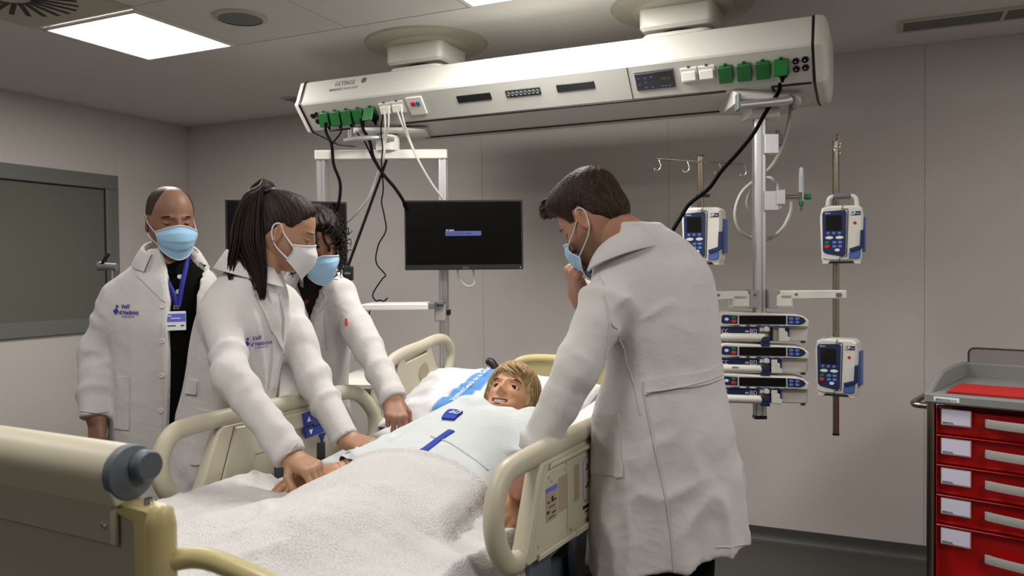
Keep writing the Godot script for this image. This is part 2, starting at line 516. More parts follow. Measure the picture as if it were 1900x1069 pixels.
func build_ceiling(X1: float, Z1: float) -> void:
	var m := MB.new()
	m.box(Vector3((LEFT + X1) / 2, CEIL + 0.12, (BACK + Z1) / 2), Vector3(X1 - LEFT + 0.6, 0.2, Z1 - BACK + 0.6))
	var ce := structure("ceiling", m, mats.joint)
	var fx := -3.355; var fz := -2.935      # far left corner of the tile field
	var W := 0.61
	for q in [[LEFT, X1, BACK, fz], [LEFT, fx, fz, Z1]]:
		m = MB.new(); m.box(Vector3((q[0] + q[1]) / 2, CEIL + 0.01, (q[2] + q[3]) / 2), Vector3(q[1] - q[0] - 0.002, 0.02, q[3] - q[2] - 0.002))
		part("plaster_border", m, mats.ceiling, ce)
	# square ceiling tiles with open joints; light panels and the air diffuser take the place of some
	for j in 8:
		for i in 10:
			var x := fx + W * i; var z := fz + W * j
			var o := Vector3(x + W / 2, CEIL + 0.008, z + W / 2)
			var hole := (i == 0 and j == 1) or (j == 0 and (i == 0 or i == 3 or i == 7)) or (j == 3 and (i == 0 or i == 3 or i == 7)) or (j == 7 and i == 3)
			if x + W > X1 or (i == 0 and j == 1): continue
			m = MB.new()
			if hole:      # the narrow rim left round a light panel
				for k in 4:
					m.xf = Transform3D(Basis.from_euler(Vector3(0, k * PI / 2, 0)), o)
					m.box(Vector3(0, 0, W / 2 - 0.0125), Vector3(W - 0.005 if k % 2 == 0 else W - 0.05, 0.014, 0.02), 0.001)
				part("panel_rim", m, mats.ceiling, ce)
				continue
			m.box(o, Vector3(W - 0.005, 0.014, W - 0.005), 0.002)
			part("ceiling_tile", m, mats.ceiling, ce)
	# light panels
	var names := ["", "", "square ceiling light panel over the drawer cart", "square ceiling light panel over the foot of the bed, middle one", "square ceiling light panel over the foot of the bed, left one", "square ceiling light panel over the foot of the bed, right one", "square ceiling light panel behind the camera, rear one"]
	names = ["square white ceiling light panel, fully in view at the left", "square white ceiling light panel above the supply beam, only its corner in view"] + names.slice(2)
	for i in PANELS.size():
		var p: Array = PANELS[i]
		var t := thing("ceiling_light", names[i], "light", Transform3D(Basis(), Vector3(p[0], CEIL, p[1])), "square ceiling light panels")
		m = MB.new()
		var s := 0.565
		for k in 4:
			m.xf = Transform3D(Basis.from_euler(Vector3(0, k * PI / 2, 0)), Vector3.ZERO)
			m.box(Vector3(0, -0.002, s / 2 - 0.006), Vector3(s, 0.012, 0.014), 0.002)
		part("frame", m, mats.white_plastic, t)
		m = MB.new(); m.box(Vector3(0, -0.002, 0), Vector3(s - 0.024, 0.008, s - 0.024), 0.001)
		part("diffuser_panel", m, mats.panel_glow, t)
	# swirl air diffuser
	var dz := fz + W * 1.5; var dx := fx + W / 2
	var t2 := thing("air_diffuser", "square cream ceiling air diffuser with a ring of black radial slots", "air vent", Transform3D(Basis(), Vector3(dx, CEIL, dz)))
	m = MB.new(); m.box(Vector3(0, 0.0, 0), Vector3(W - 0.008, 0.012, W - 0.008), 0.003)
	part("face_plate", m, mats.cream_metal, t2)
	for k in 24:
		m = MB.new()
		m.xf = Transform3D(Basis.from_euler(Vector3(0, TAU * k / 24, 0)), Vector3.ZERO)
		m.box(Vector3(0.155, -0.0065, 0.025), Vector3(0.165, 0.003, 0.019), 0.0005)
		part("slot", m, mats.black, t2)
	m = MB.new(); m.lathe([Vector2(0.0, -0.012), Vector2(0.05, -0.011), Vector2(0.056, -0.006)], 24)
	part("hub", m, mats.cream_metal, t2)
	# ceiling loudspeaker
	t2 = thing("ceiling_speaker", "round grey flush ceiling loudspeaker beside the light panel", "speaker", Transform3D(Basis(), Vector3(-2.447, CEIL, -2.617)))
	m = MB.new(); m.lathe([Vector2(0.092, -0.010), Vector2(0.110, -0.006), Vector2(0.114, 0.001)], 40)
	part("rim", m, mats.cream_metal, t2)
	m = MB.new(); m.lathe([Vector2(0.0, -0.0075), Vector2(0.093, -0.0075)], 40)
	part("grille", m, mats.frame_grey, t2)
	# long slot grille at the right
	t2 = thing("ceiling_grille", "long slotted grey ceiling air grille at the right near the back wall", "air vent", Transform3D(Basis(), Vector3(0.085, CEIL, -4.01)))
	m = MB.new()
	for q in [[0.0, 1.5, -0.095, -0.075], [0.0, 1.5, 0.075, 0.095], [0.0, 0.022, -0.075, 0.075], [1.478, 1.5, -0.075, 0.075], [0.40, 0.415, -0.075, 0.075], [0.95, 0.965, -0.075, 0.075]]:
		m.box(Vector3((q[0] + q[1]) / 2, -0.004, (q[2] + q[3]) / 2), Vector3(q[1] - q[0], 0.012, q[3] - q[2]), 0.002)
	part("frame", m, mats.cream_metal, t2)
	m = MB.new(); m.box(Vector3(0.75, 0.0, 0), Vector3(1.48, 0.002, 0.15))
	part("backing", m, mats.grey_plastic, t2)
	for k in 9:
		m = MB.new()
		m.xf = Transform3D(Basis.from_euler(Vector3(-0.45, 0, 0)), Vector3(0.75, -0.005, -0.064 + k * 0.016))
		m.box(Vector3.ZERO, Vector3(1.46, 0.002, 0.015))
		part("slat", m, mats.frame_grey, t2)
	# a second, far grille close to the corner behind the beam's left end
	t2 = thing("ceiling_grille", "small dark ceiling grille peeping out behind the left end of the beam", "air vent", Transform3D(Basis(), Vector3(-3.10, CEIL, -4.0)))
	m = MB.new(); m.box(Vector3(0, -0.003, 0), Vector3(0.5, 0.012, 0.17), 0.002)
	part("frame", m, mats.cream_metal, t2)
	m = MB.new(); m.box(Vector3(0, -0.0105, 0), Vector3(0.46, 0.004, 0.13))
	part("backing", m, mats.frame_grey, t2)

# ---------------------------------------------------------------- the supply beam

func build_beam() -> void:
	var XL := -2.5; var XR := -0.21
	# (z, y) of the cross-section, going round from the top front edge
	var prof := [Vector2(-3.125, 2.368), Vector2(-3.105, 2.360), Vector2(-3.068, 2.268), Vector2(-3.058, 2.252), Vector2(-3.060, 2.243), Vector2(-3.150, 2.138), Vector2(-3.165, 2.130), Vector2(-3.36, 2.100), Vector2(-3.50, 2.110), Vector2(-3.56, 2.18), Vector2(-3.56, 2.30), Vector2(-3.50, 2.368)]
	var t := thing("supply_beam", "long off-white ceiling-hung medical supply beam across the room above the bed", "supply beam")
	var ring := func(x: float, s: float, bulge: float) -> PackedVector3Array:
		var o := PackedVector3Array()
		for p in prof:
			var q: Vector2 = (p - Vector2(-3.31, 2.24)) * s + Vector2(-3.31, 2.24)
			o.append(Vector3(x + bulge, q.y, q.x))
		return o
	var m := MB.new()
	var a: PackedVector3Array = ring.call(XL, 1.0, 0.0)
	var b: PackedVector3Array = ring.call(XR, 1.0, 0.0)
	for i in prof.size():
		var j := (i + 1) % prof.size()
		m.quad(a[i], b[i], b[j], a[j])
	m.fan(a, Vector3.LEFT); m.fan(b, Vector3.RIGHT)
	part("housing", m, mats.beam, t)
	for s in [0, 1]:
		var x0 := XL if s == 0 else XR
		var d := -1.0 if s == 0 else 1.0
		m = MB.new()
		m.grid([ring.call(x0 - d * 0.004, 1.012, 0), ring.call(x0 + d * 0.006, 1.012, 0)], true, s == 1)
		m.fan(ring.call(x0 + d * 0.006, 1.012, 0), Vector3(d, 0, 0))
		part("gasket", m, mats.black, t)
		m = MB.new()
		m.grid([ring.call(x0 + d * 0.006, 1.02, 0), ring.call(x0 + d * 0.03, 1.0, 0), ring.call(x0 + d * 0.042, 0.93, 0), ring.call(x0 + d * 0.05, 0.72, 0)], true, s == 1)
		m.fan(ring.call(x0 + d * 0.05, 0.72, 0), Vector3(d, 0, 0))
		part("end_cap", m, mats.beam_cap, t)
	# the joint across the front and the black rail grooves below
	for q in [[-2.40, -2.285, 2.133, -3.158], [-1.99, -0.53, 2.133, -3.158], [-1.99, -0.53, 2.0985, -3.365], [-0.36, -0.22, 2.133, -3.158]]:
		m = MB.new(); m.tube([Vector3(q[0], q[2], q[3]), Vector3(q[1], q[2], q[3])], 0.005, 6)
		part("rail_groove", m, mats.black, t)
	for q in [[-1.99, 1.0], [-0.36, 1.0]]:
		m = MB.new(); m.tube([Vector3(q[0], 2.132, -3.158), Vector3(q[0] + 0.02, 2.097, -3.36)], 0.005, 6)
		part("rail_groove", m, mats.black, t)
	m = MB.new(); m.tube([Vector3(-0.895, 2.243, -3.0592), Vector3(-0.895, 2.138, -3.1492)], 0.0016, 6)
	part("joint_line", m, mats.dark_plastic, t)
	# brand lettering on the upper face, sloping with it
	var up := Transform3D(Basis(Vector3(1, 0, 0), Vector3(0, 0.928, -0.372), Vector3(0, 0.372, 0.928)), Vector3(-2.262, 2.333, -3.0939))
	lettering("lettering", "GETINGE", 0.021, up, mats.print_dark, t)
	up.origin = Vector3(-2.31, 2.305, -3.0827)
	lettering("lettering", "MAQUET", 0.0125, up, mats.print_dark, t, true)
	up.origin = Vector3(-2.232, 2.305, -3.0827)
	lettering("lettering", "| MODUEVO", 0.0125, up, mats.grey_plastic, t)
	m = MB.new()
	m.xf = up; m.xf.origin = Vector3(-2.158, 2.336, -3.0950)
	for k in 6:
		var d := Vector2.from_angle(TAU * k / 6 + 0.4)
		var w := d.orthogonal() * 0.0028
		m.slab(PackedVector2Array([d * 0.004 - w * 0.7, d * 0.013 - w * 1.2, d * 0.0155, d * 0.013 + w * 1.2, d * 0.004 + w * 0.7]), -0.001, 0.001)
	part("star_emblem", m, mats.print_dark, t)
	# the lower front face carries the fittings: local x along the beam, y up the slope, z out of the face
	var slope := Vector3(0, 0.105, 0.09).normalized()
	var face := Basis(Vector3(1, 0, 0), slope, Vector3(1, 0, 0).cross(slope))
	var mid := Vector3(0, 2.1905, -3.105)
	var put := func(x: float, up_: float) -> Transform3D:
		return Transform3D(face, Vector3(x, mid.y, mid.z) + slope * up_)
	# green sockets: 5 at the left (four lids down over a plug, the fifth lifted), 4 at the right (the last with a plug)
	var si := 0
	for x in [-2.385, -2.320, -2.256, -2.190, -2.121, -0.520, -0.452, -0.385, -0.320]:
		var so := Node3D.new()
		so.name = "green_socket" if si == 0 else "green_socket_%03d" % si
		so.transform = put.call(x, -0.004 if si < 5 else 0.004)
		t.add_child(so)
		var left := si < 5
		m = MB.new(); m.slab(MB.rect(0.050, 0.056, 0.003), -0.002, 0.009, 0.0015); part("base", m, mats.green, so)
		var open := si == 4 or si == 8
		var lid := Transform3D(Basis.from_euler(Vector3(-1.0 if open else (-0.42 if left else -0.05), 0, 0)), Vector3(0, 0.026, 0.010))
		m = MB.new(); m.xf = lid
		m.slab(MB.rect(0.052, 0.064, 0.003), 0.0, 0.008, 0.002, 0.0, Vector3(0, -0.032, 0)); part("lid", m, mats.green, so)
		m = MB.new(); m.box(Vector3(0, 0.032, 0.004), Vector3(0.010, 0.008, 0.008), 0.001); part("latch", m, mats.dark_plastic, so)
		if left or open:
			m = MB.new(); m.lathe([Vector2(0.0, 0.006), Vector2(0.0185, 0.006), Vector2(0.0185, 0.020), Vector2(0.015, 0.026), Vector2(0.0, 0.026)], 16, Vector3(0.006, -0.024, 0), Basis(Vector3(1, 0, 0), Vector3(0, 0, 1), Vector3(0, -1, 0)))
			m.tube([Vector3(0.004, -0.03, 0.014), Vector3(0.002, -0.045, 0.016), Vector3(0, -0.058, 0.014)], [0.010, 0.008, 0.005], 10)
			part("plug", m, mats.cable_black, so)
		si += 1
	# equipotential pins
	for q in [[-2.455, 0.010], [-2.428, 0.016], [-2.442, -0.022], [-2.418, -0.014], [-0.269, 0.018], [-0.237, 0.020], [-0.269, -0.014], [-0.237, -0.012]]:
		m = MB.new(); m.xf = put.call(q[0], q[1])
		var turn := Basis(Vector3(1, 0, 0), Vector3(0, 0, 1), Vector3(0, -1, 0))
		m.lathe([Vector2(0.0, 0.004), Vector2(0.005, 0.004), Vector2(0.0055, 0.002), Vector2(0.009, 0.002), Vector2(0.0095, 0.006), Vector2(0.012, 0.006), Vector2(0.0125, -0.001)], 16, Vector3.ZERO, turn)
		var pin := part("earth_pin", m, mats.black, t)
		m = MB.new(); m.xf = put.call(q[0], q[1]); m.lathe([Vector2(0.004, 0.002), Vector2(0.004, 0.010), Vector2(0.0, 0.011)], 10, Vector3.ZERO, turn)
		part("pin_tip", m, mats.steel, pin)
	# white data sockets and the light switch plate
	var ds_count := 0
	for q in [[-2.040, 0.006], [-1.973, 0.008], [-0.657, 0.010], [-0.590, 0.010]]:
		var ds := Node3D.new()
		ds.name = "data_socket" if not t.has_node("data_socket") else "data_socket_%03d" % ds_count
		ds_count += 1
		ds.transform = put.call(q[0], q[1]); t.add_child(ds)
		m = MB.new(); m.slab(MB.rect(0.064, 0.060, 0.003), -0.002, 0.006, 0.0015); part("plate", m, mats.white_plastic, ds)
		m = MB.new(); m.xf = Transform3D(Basis.from_euler(Vector3(-0.35, 0, 0)), Vector3(0, 0.014, 0.004)); m.slab(MB.rect(0.052, 0.034, 0.003), 0, 0.010, 0.002, 0.0, Vector3(0, -0.017, 0)); part("hood", m, mats.white_plastic, ds)
		m = MB.new(); m.box(Vector3(0, 0.033, 0.003), Vector3(0.008, 0.006, 0.006), 0.001); part("latch", m, mats.dark_plastic, ds)
		if q[0] < -1.5:
			for s in [-1, 1]:
				m = MB.new(); m.box(Vector3(s * 0.012, -0.014, 0.012), Vector3(0.013, 0.010, 0.012), 0.001); part("jack", m, mats.black, ds)
	m = MB.new(); m.xf = put.call(-1.880, 0.006); m.slab(MB.rect(0.082, 0.088, 0.004), -0.002, 0.008, 0.002)
	var sp := part("switch_plate", m, mats.white_plastic, t)
	for s in [0, 1]:
		m = MB.new(); m.xf = put.call(-1.890 + s * 0.026, 0.018); m.slab(MB.rect(0.019, 0.019, 0.002), 0.006, 0.0125, 0.0015)
		part("switch_key", m, mats.red_dot if s == 0 else mats.switch_teal, sp)
	# dark reading-light windows, the row of round lamps, the control panel
	for q in [[-1.588, 0.165, 0], [-1.356, 0.16, 1], [-1.122, 0.165, 0]]:
		m = MB.new(); m.xf = put.call(q[0], 0.012); m.slab(MB.rect(q[1], 0.034, 0.004), -0.002, 0.003, 0.0015)
		var wd := part("lamp_window", m, mats.smoked_window if q[2] == 0 else mats.dark_plastic, t)
		if q[2] == 1:
			for k in 8:
				m = MB.new(); m.xf = put.call(q[0] - 0.066 + k * 0.019, 0.012)
				m.lathe([Vector2(0.0, 0.003), Vector2(0.006, 0.0035), Vector2(0.0075, 0.006), Vector2(0.0085, 0.003)], 14, Vector3.ZERO, Basis(Vector3(1, 0, 0), Vector3(0, 0, 1), Vector3(0, -1, 0)))
				part("lamp", m, mats.grey_plastic, wd)
	m = MB.new(); m.xf = put.call(-0.793, 0.006); m.slab(MB.rect(0.155, 0.082, 0.003), -0.002, 0.004, 0.001)
	var cp := part("control_panel", m, mats.grey_plastic, t)
	m = MB.new(); m.xf = put.call(-0.793, 0.002); m.slab(MB.rect(0.151, 0.070, 0.002), 0.002, 0.0052, 0.0005)
	part("touch_field", m, mats.black_gloss, cp)
	for k in 10:
		m = MB.new(); m.xf = put.call(-0.855 + [0.0, 0.0, 0.025, 0.025, 0.05, 0.05, 0.092, 0.105, 0.12, 0.025][k], [0.018, -0.008, 0.018, 0.0, 0.02, -0.024, -0.024, -0.024, -0.024, -0.022][k])
		m.slab(MB.rect(0.007, 0.005, 0.001), 0.005, 0.0058); part("touch_key", m, mats.print_lilac, cp)
	m = MB.new(); m.xf = put.call(-0.750, 0.008); m.slab(MB.rect(0.05, 0.03, 0.002), 0.005, 0.0057); part("display", m, mats.lcd, cp)
	var tx: Transform3D = put.call(-0.750, 0.008); tx.origin += tx.basis.z * 0.006
	lettering("lettering", "09:14", 0.010, tx, mats.grey_plastic, cp)
	# ceiling mounts: stepped disc on the ceiling, square collar, neck down to the beam
	for i in 2:
		var c := Vector3([-1.948, -0.731][i], 0, -3.31)
		var mo := thing("ceiling_mount", ["round stepped ceiling mount of the beam, the left one of two", "round stepped ceiling mount of the beam, the right one at the top edge"][i], "mount", Transform3D(Basis(), c), "ceiling mounts of the supply beam")
		m = MB.new(); m.lathe([Vector2(0.0, CEIL - 0.03), Vector2(0.185, CEIL - 0.03), Vector2(0.20, CEIL - 0.024), Vector2(0.205, CEIL - 0.016), Vector2(0.285, CEIL - 0.010), Vector2(0.292, CEIL)], 56)
		part("cover_disc", m, mats.cream_metal, mo)
		m = MB.new(); m.xf = Transform3D(Basis(Vector3(1, 0, 0), Vector3(0, 0, -1), Vector3(0, 1, 0)), Vector3.ZERO)
		m.slab(MB.rect(0.30, 0.26, 0.03, 5), CEIL - 0.115, CEIL - 0.028, 0.0, 0.012)
		part("square_collar", m, mats.beam_cap, mo)
		m = MB.new(); m.lathe([Vector2(0.095, CEIL - 0.135), Vector2(0.095, CEIL - 0.11)], 32)
		part("swivel_ring", m, mats.black, mo)
		m = MB.new(); m.xf = Transform3D(Basis(Vector3(1, 0, 0), Vector3(0, 0, -1), Vector3(0, 1, 0)), Vector3.ZERO)
		m.slab(MB.rect(0.29, 0.25, 0.05, 6), 2.366, CEIL - 0.13, 0.006, 0.0)
		part("neck", m, mats.beam_cap, mo)

# ---------------------------------------------------------------- pendants, pumps, monitors, cables, cart

func frame(px: float, py: float, d: float, yaw := 0.0) -> Transform3D:   # an upright frame there whose z looks towards the camera's side, turned by yaw
	return Transform3D(Basis.from_euler(Vector3(0, 0.42874 + yaw, 0)), at(px, py, d))

func profile_pole(m: MB, a: Vector3, b: Vector3, w: float, yaw: float) -> void:   # slotted square aluminium extrusion
	var o := PackedVector2Array()
	var h := w / 2
	for k in 4:
		for q in [Vector2(h, -h * 0.75), Vector2(h, -h * 0.28), Vector2(h * 0.72, -h * 0.2), Vector2(h * 0.72, h * 0.2), Vector2(h, h * 0.28), Vector2(h, h * 0.75)]:
			o.append(q.rotated(k * PI / 2))
	var keep := m.xf
	m.xf = m.xf * Transform3D(Basis.from_euler(Vector3(0, yaw, 0)) * Basis(Vector3(1, 0, 0), Vector3(0, 0, -1), Vector3(0, 1, 0)), Vector3(a.x, 0, a.z))
	m.slab(o, minf(a.y, b.y), maxf(a.y, b.y))
	m.xf = keep

func cable(called: String, label: String, pts: Array, r: float, mt: Material, group := "") -> MeshInstance3D:
	var m := MB.new()
	m.tube(smooth(pts, 7), r, 8)
	var o := part(called, m, mt)
	tag(o, label, "cable", group)
	return o

func px_path(list: Array) -> Array:   # [x, y, depth] triples to points
	var o := []
	for q in list: o.append(at(q[0], q[1], q[2]))
	return o

func monitor(label: String, x: Transform3D, w: float, lit: bool) -> Node3D:
	var h := w * 0.59
	var t := thing("monitor", label, "monitor", x)
	var m := MB.new(); m.slab(MB.rect(w, h, 0.004), -0.022, 0.0, 0.002); part("casing", m, mats.black, t)
	m = MB.new(); m.slab(PackedVector2Array([Vector2(-w * 0.36, -h * 0.36), Vector2(w * 0.36, -h * 0.36), Vector2(w * 0.30, h * 0.36), Vector2(-w * 0.30, h * 0.36)]), -0.052, -0.02, 0.0, 0.012); part("back_shell", m, mats.black, t)
	m = MB.new(); m.box(Vector3(0, 0.01, -0.075), Vector3(0.10, 0.10, 0.05), 0.004); part("mount_plate", m, mats.dark_plastic, t)
	m = MB.new(); m.slab(MB.rect(w - 0.014, h - 0.032), -0.001, 0.0006, 0.0, 0.0, Vector3(0, 0.008, 0)); var s := part("screen", m, mats.screen, t)
	m = MB.new(); m.box(Vector3(0, -h / 2 + 0.009, 0.0008), Vector3(w - 0.008, 0.0016, 0.0016)); part("bezel_edge", m, mats.dark_plastic, t)
	if lit:
		m = MB.new(); m.slab(MB.rect(0.162, 0.021), 0.0, 0.0010, 0.0, 0.0, Vector3(-0.002, 0.007, 0)); part("message_bar", m, mats.screen_glow, s)
		lettering("lettering", "No signal", 0.0062, Transform3D(Basis(), Vector3(-0.062, 0.022, 0.001)), mats.print_white, s)
		lettering("lettering", "No DisplayPort signal", 0.0085, Transform3D(Basis(), Vector3(-0.018, 0.007, 0.0014)), mats.print_dark, s)
		lettering("lettering", "DELL", 0.009, Transform3D(Basis(), Vector3(0.008, -h / 2 + 0.009, 0.0012)), mats.grey_plastic, t, true)
	m = MB.new(); m.lathe([Vector2(0.0, 0.001), Vector2(0.002, 0.001), Vector2(0.002, -0.001)], 8, Vector3(w / 2 - 0.012, -h / 2 + 0.009, 0.001), Basis(Vector3(1, 0, 0), Vector3(0, 0, 1), Vector3(0, -1, 0)))
	part("power_light", m, mats.print_white, t)
	return t

func build_equipment() -> void:
	build_monitor_side()
	build_pump_side()
	build_cart()
	# ventilator trolley in the left background, only its top and side in view behind the bed
	var x := frame(705, 790, 3.35, -0.12)
	x.origin.y = 0.0
	var t := thing("equipment_cabinet", "white medical equipment cabinet with a rounded lid standing behind the bed rails", "cabinet", x)
	var m := MB.new(); m.box(Vector3(0, 0.525, -0.2), Vector3(0.36, 0.79, 0.40), 0.012); part("body", m, mats.white_plastic, t)
	m = MB.new(); m.box(Vector3(0, 0.928, -0.2), Vector3(0.37, 0.018, 0.41), 0.004); part("gap_strip", m, mats.dark_plastic, t)
	m = MB.new(); m.box(Vector3(0, 0.968, -0.2), Vector3(0.375, 0.064, 0.42), 0.024); part("lid", m, mats.white_plastic, t)
	m = MB.new(); m.box(Vector3(0, 0.745, 0.001), Vector3(0.34, 0.003, 0.003)); part("panel_joint", m, mats.grey_plastic, t)
	lettering("lettering", "GETINGE", 0.024, Transform3D(Basis(), Vector3(0.03, 0.835, 0.0006)), mats.print_dark, t)
	for sx in [-1, 1]:
		for sz in [0, 1]:
			m = MB.new(); m.lathe([Vector2(0.0, -0.013), Vector2(0.045, -0.013), Vector2(0.05, 0.0), Vector2(0.045, 0.013), Vector2(0.0, 0.013)], 18, Vector3(sx * 0.14, 0.05, -0.04 - 0.32 * sz), Basis(Vector3(0, 1, 0), Vector3(-1, 0, 0), Vector3(0, 0, 1)))
			m.box(Vector3(sx * 0.14, 0.11, -0.04 - 0.32 * sz), Vector3(0.034, 0.06, 0.034), 0.004)
			part("castor", m, mats.dark_plastic, t)
	# clamp stand behind the man on the left: only the lever and clamp head show at his shoulder
	x = frame(192, 494, 3.0)
	t = thing("clamp_stand", "chrome clamp with a black lever sticking out behind the bald man's shoulder", "stand", Transform3D(x.basis, Vector3(x.origin.x, 0, x.origin.z)))
	var y := x.origin.y
	m = MB.new(); m.tube([Vector3(0.03, 0.03, 0), Vector3(0.03, y + 0.004, 0)], 0.0125, 14); part("pole", m, mats.steel, t)
	m = MB.new(); m.tube([Vector3(-0.012, y, 0.0), Vector3(0.05, y - 0.005, 0)], 0.015, 14)
	m.ball(Vector3(-0.012, y, 0), Vector3.ONE * 0.018, 14); part("clamp", m, mats.grey_plastic, t)
	m = MB.new(); m.tube(smooth([Vector3(0.0, y + 0.01, 0.01), Vector3(0.013, y + 0.028, 0.012), Vector3(0.03, y + 0.05, 0.012)], 5), [0.006, 0.006, 0.006, 0.006, 0.006, 0.007, 0.007, 0.0075, 0.0075, 0.007, 0.004], 10); part("lever", m, mats.black, t)
	for k in 5:
		m = MB.new(); m.tube([Vector3(0.03, 0.06, 0), Vector3(0.03 + 0.24 * cos(TAU * k / 5), 0.03, 0.24 * sin(TAU * k / 5))], 0.014, 8); part("foot", m, mats.grey_plastic, t)

func build_monitor_side() -> void:
	var D := 3.75
	var x := frame(708, 290, D)
	x.origin.y = 0
	var yb := at(708, 288, D).y
	var k := D / FOCAL
	var t := thing("monitor_stand", "hanging aluminium frame with a crossbar that carries the two monitors", "pendant frame", x)
	var m := MB.new(); m.slab(MB.rect(244 * k, 17 * k, 0.004), -0.03, 0.03, 0.003, -1.0, Vector3(0.001, yb, 0)); part("crossbar", m, mats.white_plastic, t)
	m = MB.new(); profile_pole(m, Vector3((597 - 708) * k, 1.05, 0), Vector3((597 - 708) * k, yb - 8 * k, 0), 0.044, 0); part("post", m, mats.alu, t)
	m = MB.new(); profile_pole(m, Vector3((821 - 708) * k, 0.72, 0), Vector3((821 - 708) * k, yb - 8 * k, 0), 0.044, 0); part("post", m, mats.alu, t)
	m = MB.new(); m.lathe([Vector2(0.0, yb + 0.018), Vector2(0.055, yb + 0.018), Vector2(0.055, yb + 0.085), Vector2(0.05, yb + 0.09), Vector2(0.0, yb + 0.09)], 24, Vector3(0.03, 0, 0)); part("swivel", m, mats.white_plastic, t)
	m = MB.new(); m.box(Vector3(0.05, 2.105, -0.02), Vector3(0.34, 0.026, 0.16), 0.01); part("carriage", m, mats.beam, t)
	m = MB.new(); m.tube(smooth([Vector3(-0.155, yb + 0.052, 0.09), Vector3(-0.08, yb + 0.062, 0.10), Vector3(0.0, yb + 0.066, 0.09), Vector3(0.06, yb + 0.066, 0.04)], 5), 0.013, 12); part("brake_handle", m, mats.alu, t)
	m = MB.new(); m.tube([Vector3(-0.13, yb + 0.06, 0.09), Vector3(-0.13, 2.10, 0.085)], 0.010, 8); part("handle_stem", m, mats.grey_plastic, t)
	m = MB.new(); m.box(Vector3((823 - 708) * k, at(821, 580, D).y, 0), Vector3(0.05, 0.025, 0.05), 0.003); part("cable_clip", m, mats.black, t)
	for q in [[821, 440], [597, 440]]:
		m = MB.new(); m.box(Vector3((q[0] - 708) * k + (0.04 if q[0] > 700 else -0.02), at(q[0], q[1], D).y, 0.034), Vector3(0.10, 0.08, 0.024), 0.004); part("monitor_bracket", m, mats.grey_plastic, t)
	x = frame(860.5, 436, 3.62, 0.01)
	monitor("black monitor with a small blue message bar on its dark screen", x, 0.536, true)
	x = frame(535, 437, 3.62, 0.42)
	monitor("black monitor half hidden behind the heads of the two women", x, 0.536, false)
	# shelf hung from the right post
	x = frame(740, 569, 3.55)
	t = thing("tray_shelf", "narrow white shelf with a grey end bracket hanging from the monitor post", "shelf", x)
	m = MB.new(); m.slab(MB.rect(0.30, 0.028, 0.006), -0.20, 0.06, 0.004, -1.0, Vector3(-0.01, 0, 0)); part("shelf_board", m, mats.white_plastic, t)
	m = MB.new(); m.box(Vector3(0.148, 0.004, -0.04), Vector3(0.03, 0.026, 0.2), 0.004); m.box(Vector3(0.165, 0.012, -0.10), Vector3(0.06, 0.018, 0.08), 0.003); part("end_bracket", m, mats.grey_plastic, t)
	m = MB.new(); m.box(Vector3(0.175, -0.035, -0.11), Vector3(0.05, 0.075, 0.06), 0.004); part("post_clamp", m, mats.handle_grey, t)
	# cables
	var g := "black cables hanging from the beam's left sockets"
	cable("power_cable", "thick black cable from the leftmost green socket down to the rear monitor", px_path([[604, 228, 3.775], [605, 246, 3.76], [615, 268, 3.73], [619, 305, 3.70], [630, 335, 3.68], [631, 360, 3.66], [626, 385, 3.66], [615, 405, 3.74]]), 0.0074, mats.cable_black, g)
	cable("power_cable", "thin black cable joining the thick cable near the leftmost socket", px_path([[634, 230, 3.745], [632, 246, 3.74], [620, 262, 3.73], [614, 270, 3.74]]), 0.0038, mats.cable_black, g)
	cable("power_cable", "thick black cable running diagonally to the corner of the lit monitor", px_path([[670, 222, 3.685], [674, 240, 3.67], [686, 262, 3.65], [693, 292, 3.65], [710, 322, 3.62], [732, 348, 3.58], [748, 372, 3.57], [753, 385, 3.60], [775, 400, 3.70]]), 0.0078, mats.cable_black, g)
	cable("power_cable", "thin black cable hanging between the two thick black ones", px_path([[655, 226, 3.715], [662, 246, 3.70], [677, 264, 3.68], [690, 292, 3.66], [696, 303, 3.65]]), 0.0038, mats.cable_black, g)
	cable("sensor_cable", "thin wavy black cable hanging free in front of the frame, its plug dangling", px_path([[712, 208, 3.66], [707, 240, 3.64], [710, 275, 3.62], [708, 300, 3.62], [711, 350, 3.62], [708, 375, 3.62], [713, 400, 3.62], [716, 428, 3.62], [702, 455, 3.62], [698, 487, 3.62], [715, 510, 3.62], [709, 518, 3.61], [692, 545, 3.60], [697, 558, 3.56], [705, 557, 3.55], [712, 559, 3.55], [719, 553, 3.54]]), 0.0032, mats.cable_black, g)
	cable("sensor_cable", "short end of black cable dangling below the white shelf", px_path([[686, 572, 3.62], [685, 584, 3.62], [680, 592, 3.62]]), 0.003, mats.cable_black, g)
	var g2 := "white data cables hanging from the beam"
	for s in [0, 1]:
		cable("data_cable", ["left white cable of the pair from the first white data socket", "right white cable of the pair from the first white data socket"][s], px_path([[713 + s * 8, 207, 3.625], [715 + s * 6, 232, 3.61], [712 + s * 3, 262, 3.64], [711 + s, 290, 3.64], [700 + s, 325, 3.69], [683 + s, 368, 3.70], [660, 398, 3.75], [640, 416, 3.8]]), 0.0045, mats.cable_white, g2)
		cable("data_cable", ["left white cable of the pair that bends down behind the lit monitor", "right white cable of the pair that bends down behind the lit monitor"][s], px_path([[736 + s * 8, 203, 3.595], [745 + s * 5, 228, 3.59], [757 + s * 2, 256, 3.62], [775 + s, 296, 3.62], [800 + s, 340, 3.64], [820 + s, 368, 3.66], [826, 385, 3.68]]), 0.0045, mats.cable_white, g2)
